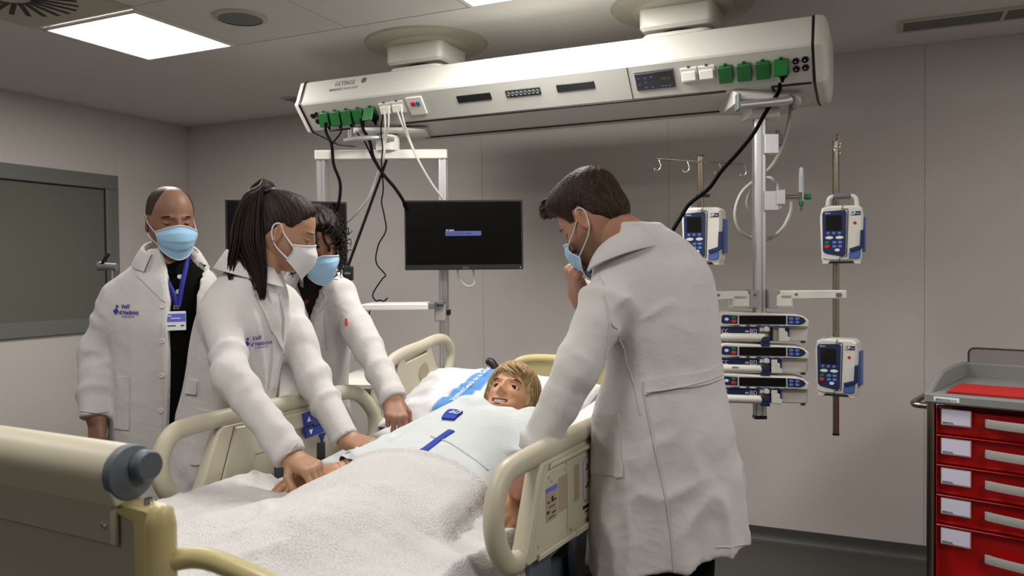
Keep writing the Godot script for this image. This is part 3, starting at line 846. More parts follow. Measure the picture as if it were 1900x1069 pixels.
	cable("monitor_cable", "grey cable loop under the lit monitor", px_path([[849, 498, 3.66], [851, 515, 3.66], [866, 531, 3.66], [880, 527, 3.66], [879, 512, 3.66], [878, 498, 3.66]]), 0.0042, mats.cable_white)
	# hand control on a straight black cord
	t = thing("hand_control", "black hand control hanging on a straight slanting black cord by the curly hair", "hand control", frame(646, 507, 3.3))
	m = MB.new(); m.slab(MB.rect(0.042, 0.062, 0.008), -0.012, 0.012, 0.005); part("handset", m, mats.black, t)
	m = MB.new(); m.slab(MB.rect(0.024, 0.010, 0.002), 0.012, 0.0135); part("button", m, mats.grey_plastic, t)
	var inv := t.transform.affine_inverse()
	m = MB.new(); m.tube([inv * at(646, 493, 3.3), inv * at(680, 400, 3.45), inv * at(717, 298, 3.68)], 0.0062, 10); part("cord", m, mats.cable_black, t)

func gp_pump(label: String, x: Transform3D, handle: bool, dot: bool) -> void:
	var t := thing("infusion_pump", label, "infusion pump", x, "upright infusion pumps on the poles")
	var m := MB.new()
	var body := PackedVector2Array([Vector2(-0.070, -0.098), Vector2(-0.05, -0.105), Vector2(0.05, -0.105), Vector2(0.070, -0.097), Vector2(0.076, 0.06), Vector2(0.072, 0.093), Vector2(0.058, 0.104), Vector2(-0.05, 0.106), Vector2(-0.070, 0.096), Vector2(-0.076, 0.06)])
	m.slab(body, -0.10, 0.0, 0.008, 0.014); part("body", m, mats.pump_white, t)
	m = MB.new(); m.slab(PackedVector2Array([Vector2(-0.065, -0.066), Vector2(-0.055, -0.075), Vector2(0.006, -0.088), Vector2(0.014, -0.080), Vector2(0.018, 0.08), Vector2(0.012, 0.088), Vector2(-0.062, 0.084), Vector2(-0.067, 0.075)]), -0.002, 0.0035, 0.0015)
	var pn := part("key_panel", m, mats.pump_blue, t)
	m = MB.new(); m.slab(MB.rect(0.056, 0.058, 0.002), 0.002, 0.0045, 0.0005, 0.0, Vector3(-0.026, 0.040, 0)); part("display", m, mats.lcd, pn)
	var keys := [[-0.046, 0.001, 0.006, 0.005, "key_blue"], [-0.026, 0.001, 0.006, 0.005, "key_blue"], [-0.006, 0.001, 0.006, 0.005, "key_blue"], [-0.042, -0.016, 0.014, 0.006, "key_white"], [-0.006, -0.016, 0.014, 0.006, "key_white"],
		[-0.05, -0.034, 0.008, 0.006, "key_green"], [-0.05, -0.049, 0.009, 0.007, "key_red"], [-0.024, -0.034, 0.008, 0.0055, "key_blue"], [-0.004, -0.034, 0.008, 0.0055, "key_blue"], [-0.024, -0.049, 0.008, 0.0055, "key_blue"], [-0.004, -0.049, 0.008, 0.0055, "key_blue"], [-0.014, -0.063, 0.009, 0.006, "key_white"]]
	for q in keys:
		m = MB.new(); m.slab(MB.disc(q[2], 14, q[3]), 0.003, 0.0055, 0.001, 0.0, Vector3(q[0], q[1], 0)); part("key", m, mats[q[4]], pn)
	m = MB.new(); m.tube([Vector3(0.006, 0.104, -0.001), Vector3(0.0, 0.092, 0.0005), Vector3(0.022, 0.090, 0.0005), Vector3(0.0235, 0.08, 0.0005), Vector3(0.018, -0.088, 0.0005), Vector3(-0.006, -0.091, 0.0005), Vector3(-0.006, -0.105, -0.001)], 0.0016, 6); part("door_gap", m, mats.print_dark, t)
	m = MB.new(); m.slab(MB.rect(0.034, 0.015, 0.002), -0.001, 0.002, 0.0008, 0.0, Vector3(0.050, 0.074, 0))
	var lg := part("name_plate", m, mats.pump_blue, t)
	lettering("lettering", "GP", 0.011, Transform3D(Basis(), Vector3(0.041, 0.074, 0.0022)), mats.print_white, lg, true)
	lettering("lettering", "Plus", 0.0045, Transform3D(Basis(), Vector3(0.0585, 0.073, 0.0022)), mats.print_white, lg)
	lettering("lettering", "Alaris", 0.006, Transform3D(Basis(), Vector3(-0.048, 0.077, 0.0037)), mats.print_white, pn)
	if dot:
		m = MB.new(); m.slab(MB.disc(0.0058, 14), -0.001, 0.0018, 0.0008, 0.0, Vector3(0.047, 0.038, 0)); part("red_sticker", m, mats.red_dot, t)
	m = MB.new(); m.slab(PackedVector2Array([Vector2(0.028, -0.058), Vector2(0.064, -0.046), Vector2(0.067, 0.010), Vector2(0.079, 0.011), Vector2(0.078, -0.052), Vector2(0.070, -0.060), Vector2(0.030, -0.072)]), -0.012, 0.008, 0.002); part("door_lever", m, mats.pump_blue, t)
	m = MB.new(); m.slab(PackedVector2Array([Vector2(0.026, -0.074), Vector2(0.068, -0.063), Vector2(0.066, -0.090), Vector2(0.056, -0.096), Vector2(0.026, -0.094)]), -0.01, 0.004, 0.002); part("lower_flap", m, mats.pump_blue_light, t)
	for s in [-1, 1]:
		m = MB.new(); m.slab(PackedVector2Array([Vector2(s * 0.036, -0.100), Vector2(s * 0.068, -0.096), Vector2(s * 0.066, -0.116), Vector2(s * 0.048, -0.116)]), -0.09, -0.004, 0.002); part("foot", m, mats.pump_white, t)
	m = MB.new(); m.box(Vector3(0, -0.108, -0.05), Vector3(0.10, 0.010, 0.08), 0.002); part("underside", m, mats.dark_plastic, t)
	m = MB.new(); m.slab(MB.rect(0.028, 0.19, 0.01), -0.03, 0.03, 0.006, -1.0, Vector3(0, 0, 0)); m.xf = Transform3D.IDENTITY
	var mm := MB.new(); mm.box(Vector3(0.077, -0.005, -0.055), Vector3(0.012, 0.13, 0.05), 0.003); part("side_bumper", mm, mats.pump_blue_light, t)
	mm = MB.new(); mm.box(Vector3(0, 0.0, -0.112), Vector3(0.05, 0.06, 0.03), 0.004); part("pole_clamp", mm, mats.dark_plastic, t)
	mm = MB.new(); mm.slab(PackedVector2Array([Vector2(-0.066, 0.094), Vector2(-0.036, 0.103), Vector2(-0.04, 0.112), Vector2(-0.058, 0.106)]), -0.07, -0.006, 0.003); part("alarm_light", mm, mats.handle_grey, t)
	if handle:
		mm = MB.new(); mm.tube(round_path([Vector3(-0.050, 0.10, -0.03), Vector3(-0.046, 0.142, -0.03), Vector3(0.050, 0.142, -0.03), Vector3(0.054, 0.10, -0.03)], 0.02), 0.0085, 10); var hd := part("carry_handle", mm, mats.pump_white, t)
		mm = MB.new(); mm.tube([Vector3(-0.03, 0.142, -0.03), Vector3(-0.02, 0.142, -0.03), Vector3(0.02, 0.142, -0.03), Vector3(0.032, 0.142, -0.03)], [0.0095, 0.0115, 0.0115, 0.0095], 12); part("grip", mm, mats.grey_plastic, hd)

func syringe_pump(label: String, x: Transform3D, plunger: float, clamp_up: float) -> void:
	var t := thing("syringe_pump", label, "syringe pump", x, "stacked syringe pumps")
	var m := MB.new()
	m.slab(PackedVector2Array([Vector2(-0.163, -0.056), Vector2(0.160, -0.056), Vector2(0.166, -0.048), Vector2(0.166, 0.002), Vector2(-0.163, 0.002)]), -0.10, -0.022, 0.004); part("back_case", m, mats.pump_white, t)
	m = MB.new(); m.slab(PackedVector2Array([Vector2(-0.164, 0.0), Vector2(-0.150, 0.0), Vector2(0.166, -0.001), Vector2(0.168, 0.026), Vector2(0.150, 0.042), Vector2(0.12, 0.050), Vector2(-0.14, 0.060), Vector2(-0.158, 0.056), Vector2(-0.164, 0.044)]), -0.10, 0.004, 0.006); var top := part("control_bar", m, mats.pump_white, t)
	m = MB.new(); m.slab(PackedVector2Array([Vector2(-0.157, 0.018), Vector2(-0.150, 0.013), Vector2(-0.096, 0.012), Vector2(-0.095, 0.045), Vector2(-0.145, 0.048), Vector2(-0.155, 0.044)]), 0.002, 0.006, 0.001); part("left_keypad", m, mats.pump_blue, top)
	m = MB.new(); m.slab(MB.rect(0.174, 0.034, 0.001), 0.002, 0.006, 0.0005, 0.0, Vector3(-0.003, 0.028, 0)); part("display", m, mats.black_gloss, top)
	m = MB.new(); m.slab(PackedVector2Array([Vector2(0.089, 0.011), Vector2(0.135, 0.010), Vector2(0.150, 0.016), Vector2(0.156, 0.026), Vector2(0.148, 0.037), Vector2(0.130, 0.043), Vector2(0.089, 0.045)]), 0.002, 0.006, 0.001); part("right_keypad", m, mats.pump_blue, top)
	m = MB.new(); m.slab(PackedVector2Array([Vector2(-0.135, 0.005), Vector2(-0.11, 0.0015), Vector2(0.12, 0.0015), Vector2(0.138, 0.004), Vector2(-0.06, 0.0095)]), 0.002, 0.0055); part("soft_key_strip", m, mats.pump_blue, top)
	for q in [[-0.137, 0.030, 0.008, 0.006, "key_white"], [-0.110, 0.037, 0.007, 0.0055, "key_green"], [-0.110, 0.022, 0.009, 0.0065, "key_red"], [0.103, 0.034, 0.008, 0.0055, "key_blue"], [0.125, 0.034, 0.008, 0.0055, "key_blue"], [0.103, 0.020, 0.008, 0.0055, "key_blue"], [0.125, 0.020, 0.008, 0.0055, "key_blue"], [-0.075, 0.005, 0.014, 0.0022, "key_white"], [-0.038, 0.005, 0.014, 0.0022, "key_white"], [0.0, 0.0045, 0.009, 0.002, "key_blue"], [0.034, 0.0045, 0.009, 0.002, "key_blue"], [0.068, 0.0045, 0.009, 0.002, "key_blue"]]:
		m = MB.new(); m.slab(MB.disc(q[2], 14, q[3]), 0.004, 0.0075, 0.001, 0.0, Vector3(q[0], q[1], 0)); part("key", m, mats[q[4]], top)
	m = MB.new(); m.slab(MB.rect(0.142, 0.026, 0.002), -0.024, -0.006, 0.002, 0.0, Vector3(-0.088, -0.016, 0)); var lb := part("name_band", m, mats.pump_blue, t)
	lettering("lettering", "CC", 0.016, Transform3D(Basis(), Vector3(-0.143, -0.018, -0.0058)), mats.print_white, lb)
	lettering("lettering", "BD", 0.016, Transform3D(Basis(), Vector3(-0.036, -0.017, -0.0058)), mats.print_white, lb)
	m = MB.new()
	for k in 5:
		var d := Vector2.from_angle(PI * (0.1 + 0.2 * k))
		m.tube([Vector3(-0.060 + d.x * 0.002, -0.021 + d.y * 0.002, -0.0055), Vector3(-0.060 + d.x * 0.0085, -0.021 + d.y * 0.0085, -0.0055)], 0.0011, 5)
	part("sun_emblem", m, mats.print_white, lb)
	m = MB.new(); m.tube([Vector3(-0.164, -0.042, -0.012), Vector3(-0.150, -0.042, -0.008), Vector3(0.0, -0.042, -0.008), Vector3(0.008, -0.042, -0.008)], [0.012, 0.017, 0.017, 0.015], 16); part("syringe_cradle", m, mats.pump_white, t)
	m = MB.new(); m.box(Vector3(0.006, -0.010, -0.012), Vector3(0.038, 0.016, 0.03), 0.004); m.lathe([Vector2(0.0, 0.012), Vector2(0.010, 0.012), Vector2(0.010, 0.0)], 14, Vector3(0.012, -0.006, -0.002), Basis(Vector3(1, 0, 0), Vector3(0, 0, 1), Vector3(0, -1, 0))); part("clamp_knob", m, mats.pump_white, t)
	m = MB.new(); m.box(Vector3(0.008, -0.038 + clamp_up - 0.008, -0.004), Vector3(0.034, 0.040, 0.026), 0.004); part("syringe_clamp", m, mats.pump_blue, t)
	m = MB.new(); m.box(Vector3(0.008, -0.034 + clamp_up, 0.0105), Vector3(0.018, 0.020, 0.003), 0.001); part("clamp_window", m, mats.dark_plastic, t)
	m = MB.new(); m.box(Vector3(0.031, -0.028, -0.018), Vector3(0.012, 0.054, 0.02), 0.002); part("flange_slot", m, mats.black, t)
	m = MB.new(); m.slab(PackedVector2Array([Vector2(0, 0.025), Vector2(0.022, 0.025), Vector2(0.022, 0.014), Vector2(0.032, 0.008), Vector2(0.033, -0.008), Vector2(0.040, -0.012), Vector2(0.040, -0.028), Vector2(0, -0.028)]), -0.024, 0.006, 0.003, 0.0, Vector3(plunger, -0.028, 0)); part("plunger_drive", m, mats.pump_white, t)
	m = MB.new(); m.slab(MB.rect(0.016, 0.048, 0.003), -0.024, -0.006, 0.002, 0.0, Vector3(plunger + 0.031, -0.024, 0)); part("drive_catch", m, mats.pump_blue, t)
	for s in [-1, 1]:
		m = MB.new(); m.box(Vector3(s * 0.148, -0.0585, -0.02), Vector3(0.016, 0.006, 0.02), 0.002); part("foot", m, mats.black, t)

func build_pump_side() -> void:
	var D := 3.16
	var k := D / FOCAL
	var x := frame(1409, 500, D)
	x.origin.y = 0
	var t := thing("pump_pendant", "slotted aluminium column hanging from the beam's right end with two side arms", "pendant column", x)
	var yt := at(1409, 212, D).y
	var m := MB.new(); profile_pole(m, Vector3(0, at(1409, 771, D).y, 0), Vector3(0, yt, 0), 0.046, 0); part("column", m, mats.alu, t)
	m = MB.new(); m.box(Vector3(0, at(1409, 775, D).y, 0), Vector3(0.046, 0.012, 0.046), 0.003); part("end_cap", m, mats.black, t)
	m = MB.new(); m.box(Vector3(0, 2.10, 0.0), Vector3(0.26, 0.055, 0.24), 0.02); part("carriage", m, mats.beam, t)
	m = MB.new(); m.box(Vector3(0.005, 2.055, 0), Vector3(0.12, 0.035, 0.12), 0.01); part("swivel", m, mats.white_plastic, t)
	m = MB.new(); m.tube([Vector3(-0.115, 2.062, 0.14), Vector3(0.05, 2.078, 0.14), Vector3(0.075, 2.084, 0.135)], [0.016, 0.016, 0.020], 14); part("brake_handle", m, mats.alu, t)
	for s in [-0.118, 0.088]:
		m = MB.new(); m.box(Vector3(s, 2.078, 0.12), Vector3(0.012, 0.06, 0.05), 0.003); part("handle_lug", m, mats.grey_plastic, t)
	for q in [[270, 36], [374, 36]]:
		m = MB.new(); m.box(Vector3(18 * k, at(1409, q[0], D).y, 0.012), Vector3(26 * k, q[1] * k, 0.05), 0.002); part("rail_block", m, mats.alu, t)
	m = MB.new(); m.box(Vector3(35 * k, at(1409, 262, D).y, 0.01), Vector3(0.02, 0.045, 0.03), 0.004); m.tube([Vector3(33 * k, at(1409, 252, D).y, 0.01), Vector3(33 * k, at(1409, 244, D).y, 0.01)], 0.008, 10); part("rail_clamp", m, mats.grey_plastic, t)
	# arms
	var ya := at(1409, 549, D).y
	m = MB.new(); m.box(Vector3(-16 * k, ya - 0.012, 0.012), Vector3(18 * k, 34 * k, 0.075), 0.003); m.box(Vector3(19 * k, ya - 0.012, 0.012), Vector3(18 * k, 34 * k, 0.075), 0.003); part("arm_clamp", m, mats.handle_grey, t)
	m = MB.new(); m.box(Vector3(38 * k, ya - 0.018, 0.02), Vector3(34 * k, 26 * k, 0.06), 0.008); m.slab(MB.rect(122 * k, 16 * k, 0.006), 0.01, 0.05, 0.004, -1.0, Vector3(92 * k, ya + 0.004, 0)); part("side_arm", m, mats.white_plastic, t)
	m = MB.new(); m.box(Vector3(-40 * k, ya - 0.018, 0.02), Vector3(34 * k, 26 * k, 0.06), 0.008); m.slab(MB.rect(90 * k, 16 * k, 0.006), 0.01, 0.05, 0.004, -1.0, Vector3(-72 * k, ya + 0.004, 0)); part("side_arm", m, mats.white_plastic, t)
	m = MB.new(); m.slab(PackedVector2Array([Vector2(-0.012, -0.008), Vector2(0.008, -0.008), Vector2(0.013, 0), Vector2(0.008, 0.008), Vector2(-0.012, 0.008)]), 0.048, 0.0525, 0.001, 0.0, Vector3(138 * k, ya + 0.002, 0)); part("release_button", m, mats.grey_plastic, t)
	for q in [60, -82, -15, -16]:
		m = MB.new(); m.lathe([Vector2(0.0, 0.0), Vector2(0.005, 0.0), Vector2(0.006, -0.004)], 12, Vector3(q * k, ya + (0.006 if q != -16 else -0.048), 0.0535), Basis(Vector3(1, 0, 0), Vector3(0, 0, 1), Vector3(0, -1, 0))); part("screw", m, mats.grey_plastic, t)
	# the two infusion poles
	var hooks := func(o: Node3D, pts: Array, r: float) -> void:
		for p in pts:
			var h := MB.new()
			h.tube(smooth([p + Vector3(0.004, 0, 0), p + Vector3(0.010, -0.018, 0), p + Vector3(0.013, -0.032, 0), p + Vector3(0.004, -0.044, 0), p + Vector3(-0.010, -0.042, 0), p + Vector3(-0.013, -0.030, 0)], 4), 0.0022, 7)
			part("hook", h, mats.chrome, o)
	x = frame(1300, 400, 3.13); x.origin.y = 0
	var p := thing("infusion_pole", "left infusion pole with a wide hook rail on top", "infusion pole", x, "infusion poles")
	var kk := 3.13 / FOCAL
	m = MB.new(); m.tube([Vector3(0, 0.82, 0), Vector3(0, at(1300, 290, 3.13).y, 0)], 0.0125, 16); part("pole", m, mats.steel, p)
	m = MB.new(); m.tube([Vector3(0, at(1300, 291, 3.13).y, 0), Vector3(0, at(1300, 288.5, 3.13).y, 0)], 0.014, 16); part("cap", m, mats.black, p)
	var rail := [Vector3(-85 * kk, at(1215, 296, 3.13).y, 0.02), Vector3(81 * kk, at(1381, 305.5, 3.13).y, 0.0)]
	m = MB.new(); m.tube([rail[0], rail[0].lerp(rail[1], 0.5), rail[1]], 0.0042, 8); part("hook_rail", m, mats.steel, p)
	hooks.call(p, [rail[0].lerp(rail[1], 0.02), rail[0].lerp(rail[1], 0.34), rail[0].lerp(rail[1], 0.70), rail[0].lerp(rail[1], 0.985)], 0.01)
	m = MB.new(); m.tube([Vector3(0.0, at(1300, 366, 3.13).y, 0), Vector3(0, at(1300, 362, 3.13).y, 0)], 0.017, 16); m.box(Vector3(0.012, at(1300, 364, 3.13).y, 0.01), Vector3(0.04, 0.012, 0.02), 0.003); part("collar", m, mats.black, p)
	x = frame(1551, 500, 3.13); x.origin.y = 0
	p = thing("infusion_pole", "right infusion pole with bare hooks at its top, farthest right over the pumps", "infusion pole", x, "infusion poles")
	m = MB.new(); m.tube([Vector3(0, at(1549, 807, 3.13).y, 0), Vector3(0, at(1552, 263, 3.13).y, 0)], 0.0125, 16); part("pole", m, mats.steel, p)
	m = MB.new(); m.tube([Vector3(0, at(1549, 809, 3.13).y, 0), Vector3(0, at(1549, 805, 3.13).y, 0)], 0.0132, 16); part("end_cap", m, mats.black, p)
	var yh := at(1552, 262, 3.13).y
	m = MB.new(); m.tube([Vector3(-0.05, yh, 0.135), Vector3(0.052, yh + 0.004, -0.12)], 0.0045, 8); part("hook_rail", m, mats.steel, p)
	hooks.call(p, [Vector3(-0.047, yh, 0.128), Vector3(-0.016, yh, 0.045), Vector3(0.02, yh, -0.05), Vector3(0.049, yh, -0.113)], 0.01)
	# pumps
	gp_pump("white and blue infusion pump behind the brown-haired man's shoulder, on the left pole", frame(1301, 436, 3.05, -0.48), false, false)
	gp_pump("white and blue infusion pump with a grey carry handle, upper one on the right pole", frame(1561, 433, 3.01, -0.44), true, true)
	gp_pump("white and blue infusion pump without a handle, lower one on the right pole", frame(1551, 681, 3.01, -0.58), false, true)
	syringe_pump("top syringe pump of the stack of three, its plunger drive pulled out furthest", frame(1416, 607, 3.10, -0.24), 0.058, -0.012)
	syringe_pump("middle syringe pump of the stack of three, with a small barcode on its cradle", frame(1416, 665.5, 3.10, -0.24), 0.030, 0.0)
	syringe_pump("bottom syringe pump of the stack of three, partly hidden by the white coat", frame(1416, 722, 3.10, -0.24), 0.030, 0.0)
	var mp := get_node("syringe_pump_001")
	for i in 9:
		m = MB.new(); m.box(Vector3(-0.115 + i * 0.0028, -0.036, 0.0082), Vector3(0.0012 if i % 3 else 0.002, 0.008, 0.001)); part("barcode_bar", m, mats.print_dark, mp)
	# oxygen flow meter on the column
	x = frame(1468, 366, 3.13)
	t = thing("flow_meter", "oxygen flow meter with a clear scale tube and green knob on the column", "flow meter", x)
	m = MB.new(); m.box(Vector3(-0.045, 0.0, 0.0), Vector3(0.035, 0.06, 0.04), 0.003); m.tube([Vector3(-0.045, -0.028, 0.0), Vector3(-0.045, -0.045, 0)], 0.009, 10); part("clamp", m, mats.alu, t)
	m = MB.new(); m.tube([Vector3(-0.03, 0, 0.01), Vector3(0.04, 0, 0.01)], 0.008, 12); part("stem", m, mats.steel, t)
	m = MB.new(); m.lathe([Vector2(0.0, -0.018), Vector2(0.011, -0.018), Vector2(0.013, -0.012), Vector2(0.013, 0.018), Vector2(0.0, 0.018)], 16, Vector3(0.036, 0, 0.01)); part("valve_body", m, mats.chrome, t)
	m = MB.new(); m.tube([Vector3(0.048, 0, 0.01), Vector3(0.052, 0, 0.01), Vector3(0.054, 0, 0.01), Vector3(0.072, 0, 0.01)], [0.006, 0.006, 0.0115, 0.0115], 12); part("knob", m, mats.key_green, t)
	m = MB.new(); m.lathe([Vector2(0.0, -0.056), Vector2(0.004, -0.056), Vector2(0.004, -0.036), Vector2(0.010, -0.032), Vector2(0.010, -0.018)], 12, Vector3(0.036, 0, 0.01)); part("outlet", m, mats.key_green, t)
	m = MB.new(); m.lathe([Vector2(0.0095, 0.018), Vector2(0.0095, 0.085), Vector2(0.008, 0.112), Vector2(0.0, 0.118)], 16, Vector3(0.036, 0, 0.01)); part("scale_tube", m, mats.clear_plastic, t)
	for i in 9:
		m = MB.new(); m.box(Vector3(0.039, 0.026 + i * 0.009, 0.0205), Vector3(0.006, 0.0015, 0.0012)); part("scale_mark", m, mats.grey_plastic, t)
	cable("gas_hose", "pale gas hose looping round the aluminium column to the flow meter", px_path([[1466, 205, 3.30], [1462, 235, 3.28], [1450, 275, 3.26], [1430, 310, 3.26], [1404, 332, 3.26], [1376, 358, 3.24], [1364, 396, 3.22], [1374, 428, 3.22], [1400, 443, 3.22], [1428, 442, 3.18], [1452, 424, 3.13], [1466, 395, 3.12], [1467, 374, 3.12]]), 0.0075, mats.cable_white)
	cable("gas_hose", "short pale hose loop behind the aluminium column", px_path([[1395, 392, 3.26], [1386, 378, 3.26], [1394, 352, 3.26], [1412, 334, 3.24], [1430, 330, 3.22], [1441, 342, 3.16], [1443, 352, 3.14]]), 0.0062, mats.cable_white)
	cable("power_cable", "black cable sweeping from the last green socket down to the pump behind the man", px_path([[1450, 143, 2.99], [1447, 156, 2.99], [1444, 172, 3.02], [1420, 210, 3.02], [1398, 248, 3.00], [1368, 285, 3.0], [1338, 318, 3.0], [1315, 350, 3.02], [1280, 378, 3.04], [1264, 402, 3.04], [1246, 432, 3.02], [1238, 452, 3.04]]), 0.0075, mats.cable_black)

func build_cart() -> void:
	var d0 := 2.75
	var o := at(1728, 750, d0)
	var x := Transform3D(Basis.from_euler(Vector3(0, -0.295, 0)), Vector3(o.x, 0, o.z))
	var t := thing("drawer_cart", "red medical drawer cart with grey tray top and steel corner posts", "cart", x)
	var W := 0.66; var D := 0.50; var H: float = o.y + 0.013
	var m := MB.new(); m.box(Vector3(W / 2, (H + 0.10) / 2 - 0.01, -D / 2 - 0.01), Vector3(W - 0.02, H - 0.14, D - 0.02), 0.004); part("cabinet", m, mats.cart_red, t)
	for s in [0, 1]:
		for q in [0, 1]:
			m = MB.new(); m.xf = Transform3D(Basis(Vector3(1, 0, 0), Vector3(0, 0, -1), Vector3(0, 1, 0)), Vector3(-0.002 + s * (W + 0.004), 0, -0.010 - q * (D - 0.02)))
			m.slab(MB.rect(0.026, 0.030, 0.006), 0.09, H - 0.004, 0.0, 0.0); part("corner_post", m, mats.steel, t)
	var ys := [H - 0.012, H - 0.112, H - 0.214, H - 0.317, H - 0.420, H - 0.66, 0.10]
	for i in 6:
		var h: float = ys[i] - ys[i + 1] - 0.005
		var yc: float = (ys[i] + ys[i + 1]) / 2
		m = MB.new(); m.slab(MB.rect(W - 0.034, h, 0.002), -0.02, 0.006, 0.003, -1.0, Vector3(W / 2, yc, 0))
		var dr := part("drawer", m, mats.cart_red, t)
		var ht: float = yc + 0.004 if i < 4 else ys[i] - 0.088
		m = MB.new()
		var rows := []
		for k in 13:
			var u := -1.0 + k / 6.0
			var z := 0.012 + 0.028 * (1.0 - u * u)
			rows.append(PackedVector3Array([Vector3(W * 0.56 + u * 0.20, ht - 0.014, z), Vector3(W * 0.56 + u * 0.20, ht - 0.014, z + 0.006), Vector3(W * 0.56 + u * 0.20, ht + 0.014, z + 0.004), Vector3(W * 0.56 + u * 0.20, ht + 0.014, z - 0.004)]))
		m.grid(rows, true, true); m.fan(rows[0], Vector3.LEFT); m.fan(rows[12], Vector3.RIGHT)
		for s in [-1, 1]: m.box(Vector3(W * 0.56 + s * 0.195, ht, 0.010), Vector3(0.018, 0.026, 0.014), 0.002)
		part("handle", m, mats.handle_grey, dr)
		var lt: float = ys[i] - 0.034
		m = MB.new(); m.slab(MB.rect(0.092, 0.056, 0.003), 0.004, 0.009, 0.001, -1.0, Vector3(0.078, lt - 0.005, 0)); var ho := part("label_holder", m, mats.clear_plastic, dr)
		m = MB.new(); m.slab(MB.rect(0.086, 0.048), 0.008, 0.0098, 0.0, 0.0, Vector3(0.078, lt - 0.004, 0)); part("label_card", m, mats.paper, dr)
		lettering("lettering", "MEDICAL", 0.0055, Transform3D(Basis(), Vector3(0.054, lt - 0.024, 0.0100)), mats.print_dark, dr, true)
	# tray top with a raised rim that climbs at the left and the back
	m = MB.new(); m.box(Vector3(W / 2, H + 0.012, -D / 2 + 0.01), Vector3(W + 0.03, 0.035, D + 0.05), 0.006); part("tray_base", m, mats.cart_grey, t)
	m = MB.new(); m.xf = Transform3D(Basis(Vector3(0, 0, -1), Vector3(0, 1, 0), Vector3(1, 0, 0)), Vector3(-0.015, H + 0.029, 0.03))
	m.slab(PackedVector2Array([Vector2(0, 0), Vector2(0.54, 0), Vector2(0.54, 0.058), Vector2(0.30, 0.062), Vector2(0.18, 0.058), Vector2(0.08, 0.030), Vector2(0.02, 0.006)]), 0.0, 0.022, 0.005); part("side_rim", m, mats.cart_grey, t)
	m = MB.new(); m.box(Vector3(W / 2 + 0.0, H + 0.055, -D - 0.005), Vector3(W + 0.03, 0.062, 0.024), 0.006); part("back_rim", m, mats.cart_grey, t)
	m = MB.new(); m.slab(MB.rect(0.078, 0.016, 0.002), 0.030, 0.0365, 0.001, -1.0, Vector3(0.055, H + 0.012, 0.0)); var pl := part("maker_plate", m, mats.print_white, t)
	lettering("lettering", "MEDICAL", 0.0075, Transform3D(Basis(), Vector3(0.045, H + 0.0105, 0.0368)), mats.print_dark, pl, true)
	lettering("lettering", "care", 0.0075, Transform3D(Basis(), Vector3(0.076, H + 0.0105, 0.0368)), mats.grey_plastic, pl)
	m = MB.new(); m.tube(round_path([Vector3(0.0, H - 0.025, -0.03), Vector3(-0.075, H - 0.025, -0.03), Vector3(-0.075, H - 0.012, -0.40), Vector3(0.0, H - 0.012, -0.40)], 0.05), 0.0115, 12); part("push_handle", m, mats.steel, t)
	m = MB.new(); m.slab(MB.rect(0.50, 0.16, 0.022, 5), -D - 0.030, -D - 0.020, 0.001, -1.0, Vector3(W / 2 - 0.075, H + 0.060, 0)); part("back_screen", m, mats.smoke_plastic, t)
	m = MB.new(); var edge := []
	for q in MB.rect(0.50, 0.16, 0.022, 5): edge.append(Vector3(q.x + W / 2 - 0.075, q.y + H + 0.060, -D - 0.025))
	edge.append(edge[0]); m.tube(edge, 0.004, 6, false); part("screen_edge", m, mats.dark_plastic, t)
	for sx in [0.06, W - 0.06]:
		for sz in [-0.06, -D + 0.06]:
			m = MB.new(); m.lathe([Vector2(0.0, -0.016), Vector2(0.05, -0.016), Vector2(0.055, 0.0), Vector2(0.05, 0.016), Vector2(0.0, 0.016)], 18, Vector3(sx, 0.055, sz), Basis(Vector3(0, 1, 0), Vector3(-1, 0, 0), Vector3(0, 0, 1)))
			m.box(Vector3(sx, 0.11, sz), Vector3(0.04, 0.05, 0.04), 0.004); part("castor", m, mats.dark_plastic, t)
	# the red folder lying on the tray
	var f := thing("folder", "flat red cardboard folder lying on the cart's grey tray", "folder", x * Transform3D(Basis.from_euler(Vector3(0, 0.02, 0)), Vector3(0.205, H + 0.0305, -0.115)))
	for i in 2:
		m = MB.new(); m.xf = Transform3D(Basis.from_euler(Vector3(-PI / 2, 0.012 * i, 0)), Vector3(0.003 * i, 0.0015 + 0.0045 * i, 0)); m.slab(MB.rect(0.325, 0.23, 0.003), -0.001, 0.001); part("cover", m, mats.folder_red, f)
	m = MB.new(); m.xf = Transform3D(Basis.from_euler(Vector3(-PI / 2, 0.004, 0)), Vector3(0.0, 0.0037, 0)); m.slab(MB.rect(0.315, 0.22), -0.0012, 0.0012); part("papers", m, mats.paper, f)

# ---------------------------------------------------------------- the bed; x across it (right side rail at 0, left at -1), y up, -z towards its head

func blanket_h(u: float, t: float) -> float:
	var h := 0.860
	h += 0.016 * exp(-pow((u + 0.60) / 0.10, 2.0)) * smoothstep(0.35, 0.0, t) + 0.05 * exp(-pow((u + 0.34) / 0.10, 2.0)) * smoothstep(0.3, -0.1, t)
	h += 0.050 * exp(-pow((t + 0.28) / 0.20, 2.0)) * smoothstep(-0.80, -0.55, u) * smoothstep(-0.05, -0.3, u)
	h += 0.092 * exp(-pow((u + 0.375) / 0.215, 4.0)) * smoothstep(-0.42, 0.20, t)
	h += 0.022 * exp(-pow((u + 0.93) / 0.07, 2.0)) * smoothstep(-0.3, 0.05, t) * smoothstep(0.36, 0.16, t)
	return h

func drape(h: float, u: float) -> float:   # over the mattress edges it falls away
	var e := maxf(u + 0.075, -0.955 - u)
	return h - (0.0 if e < 0 else minf(0.17, 0.9 * e + 30.0 * e * e))

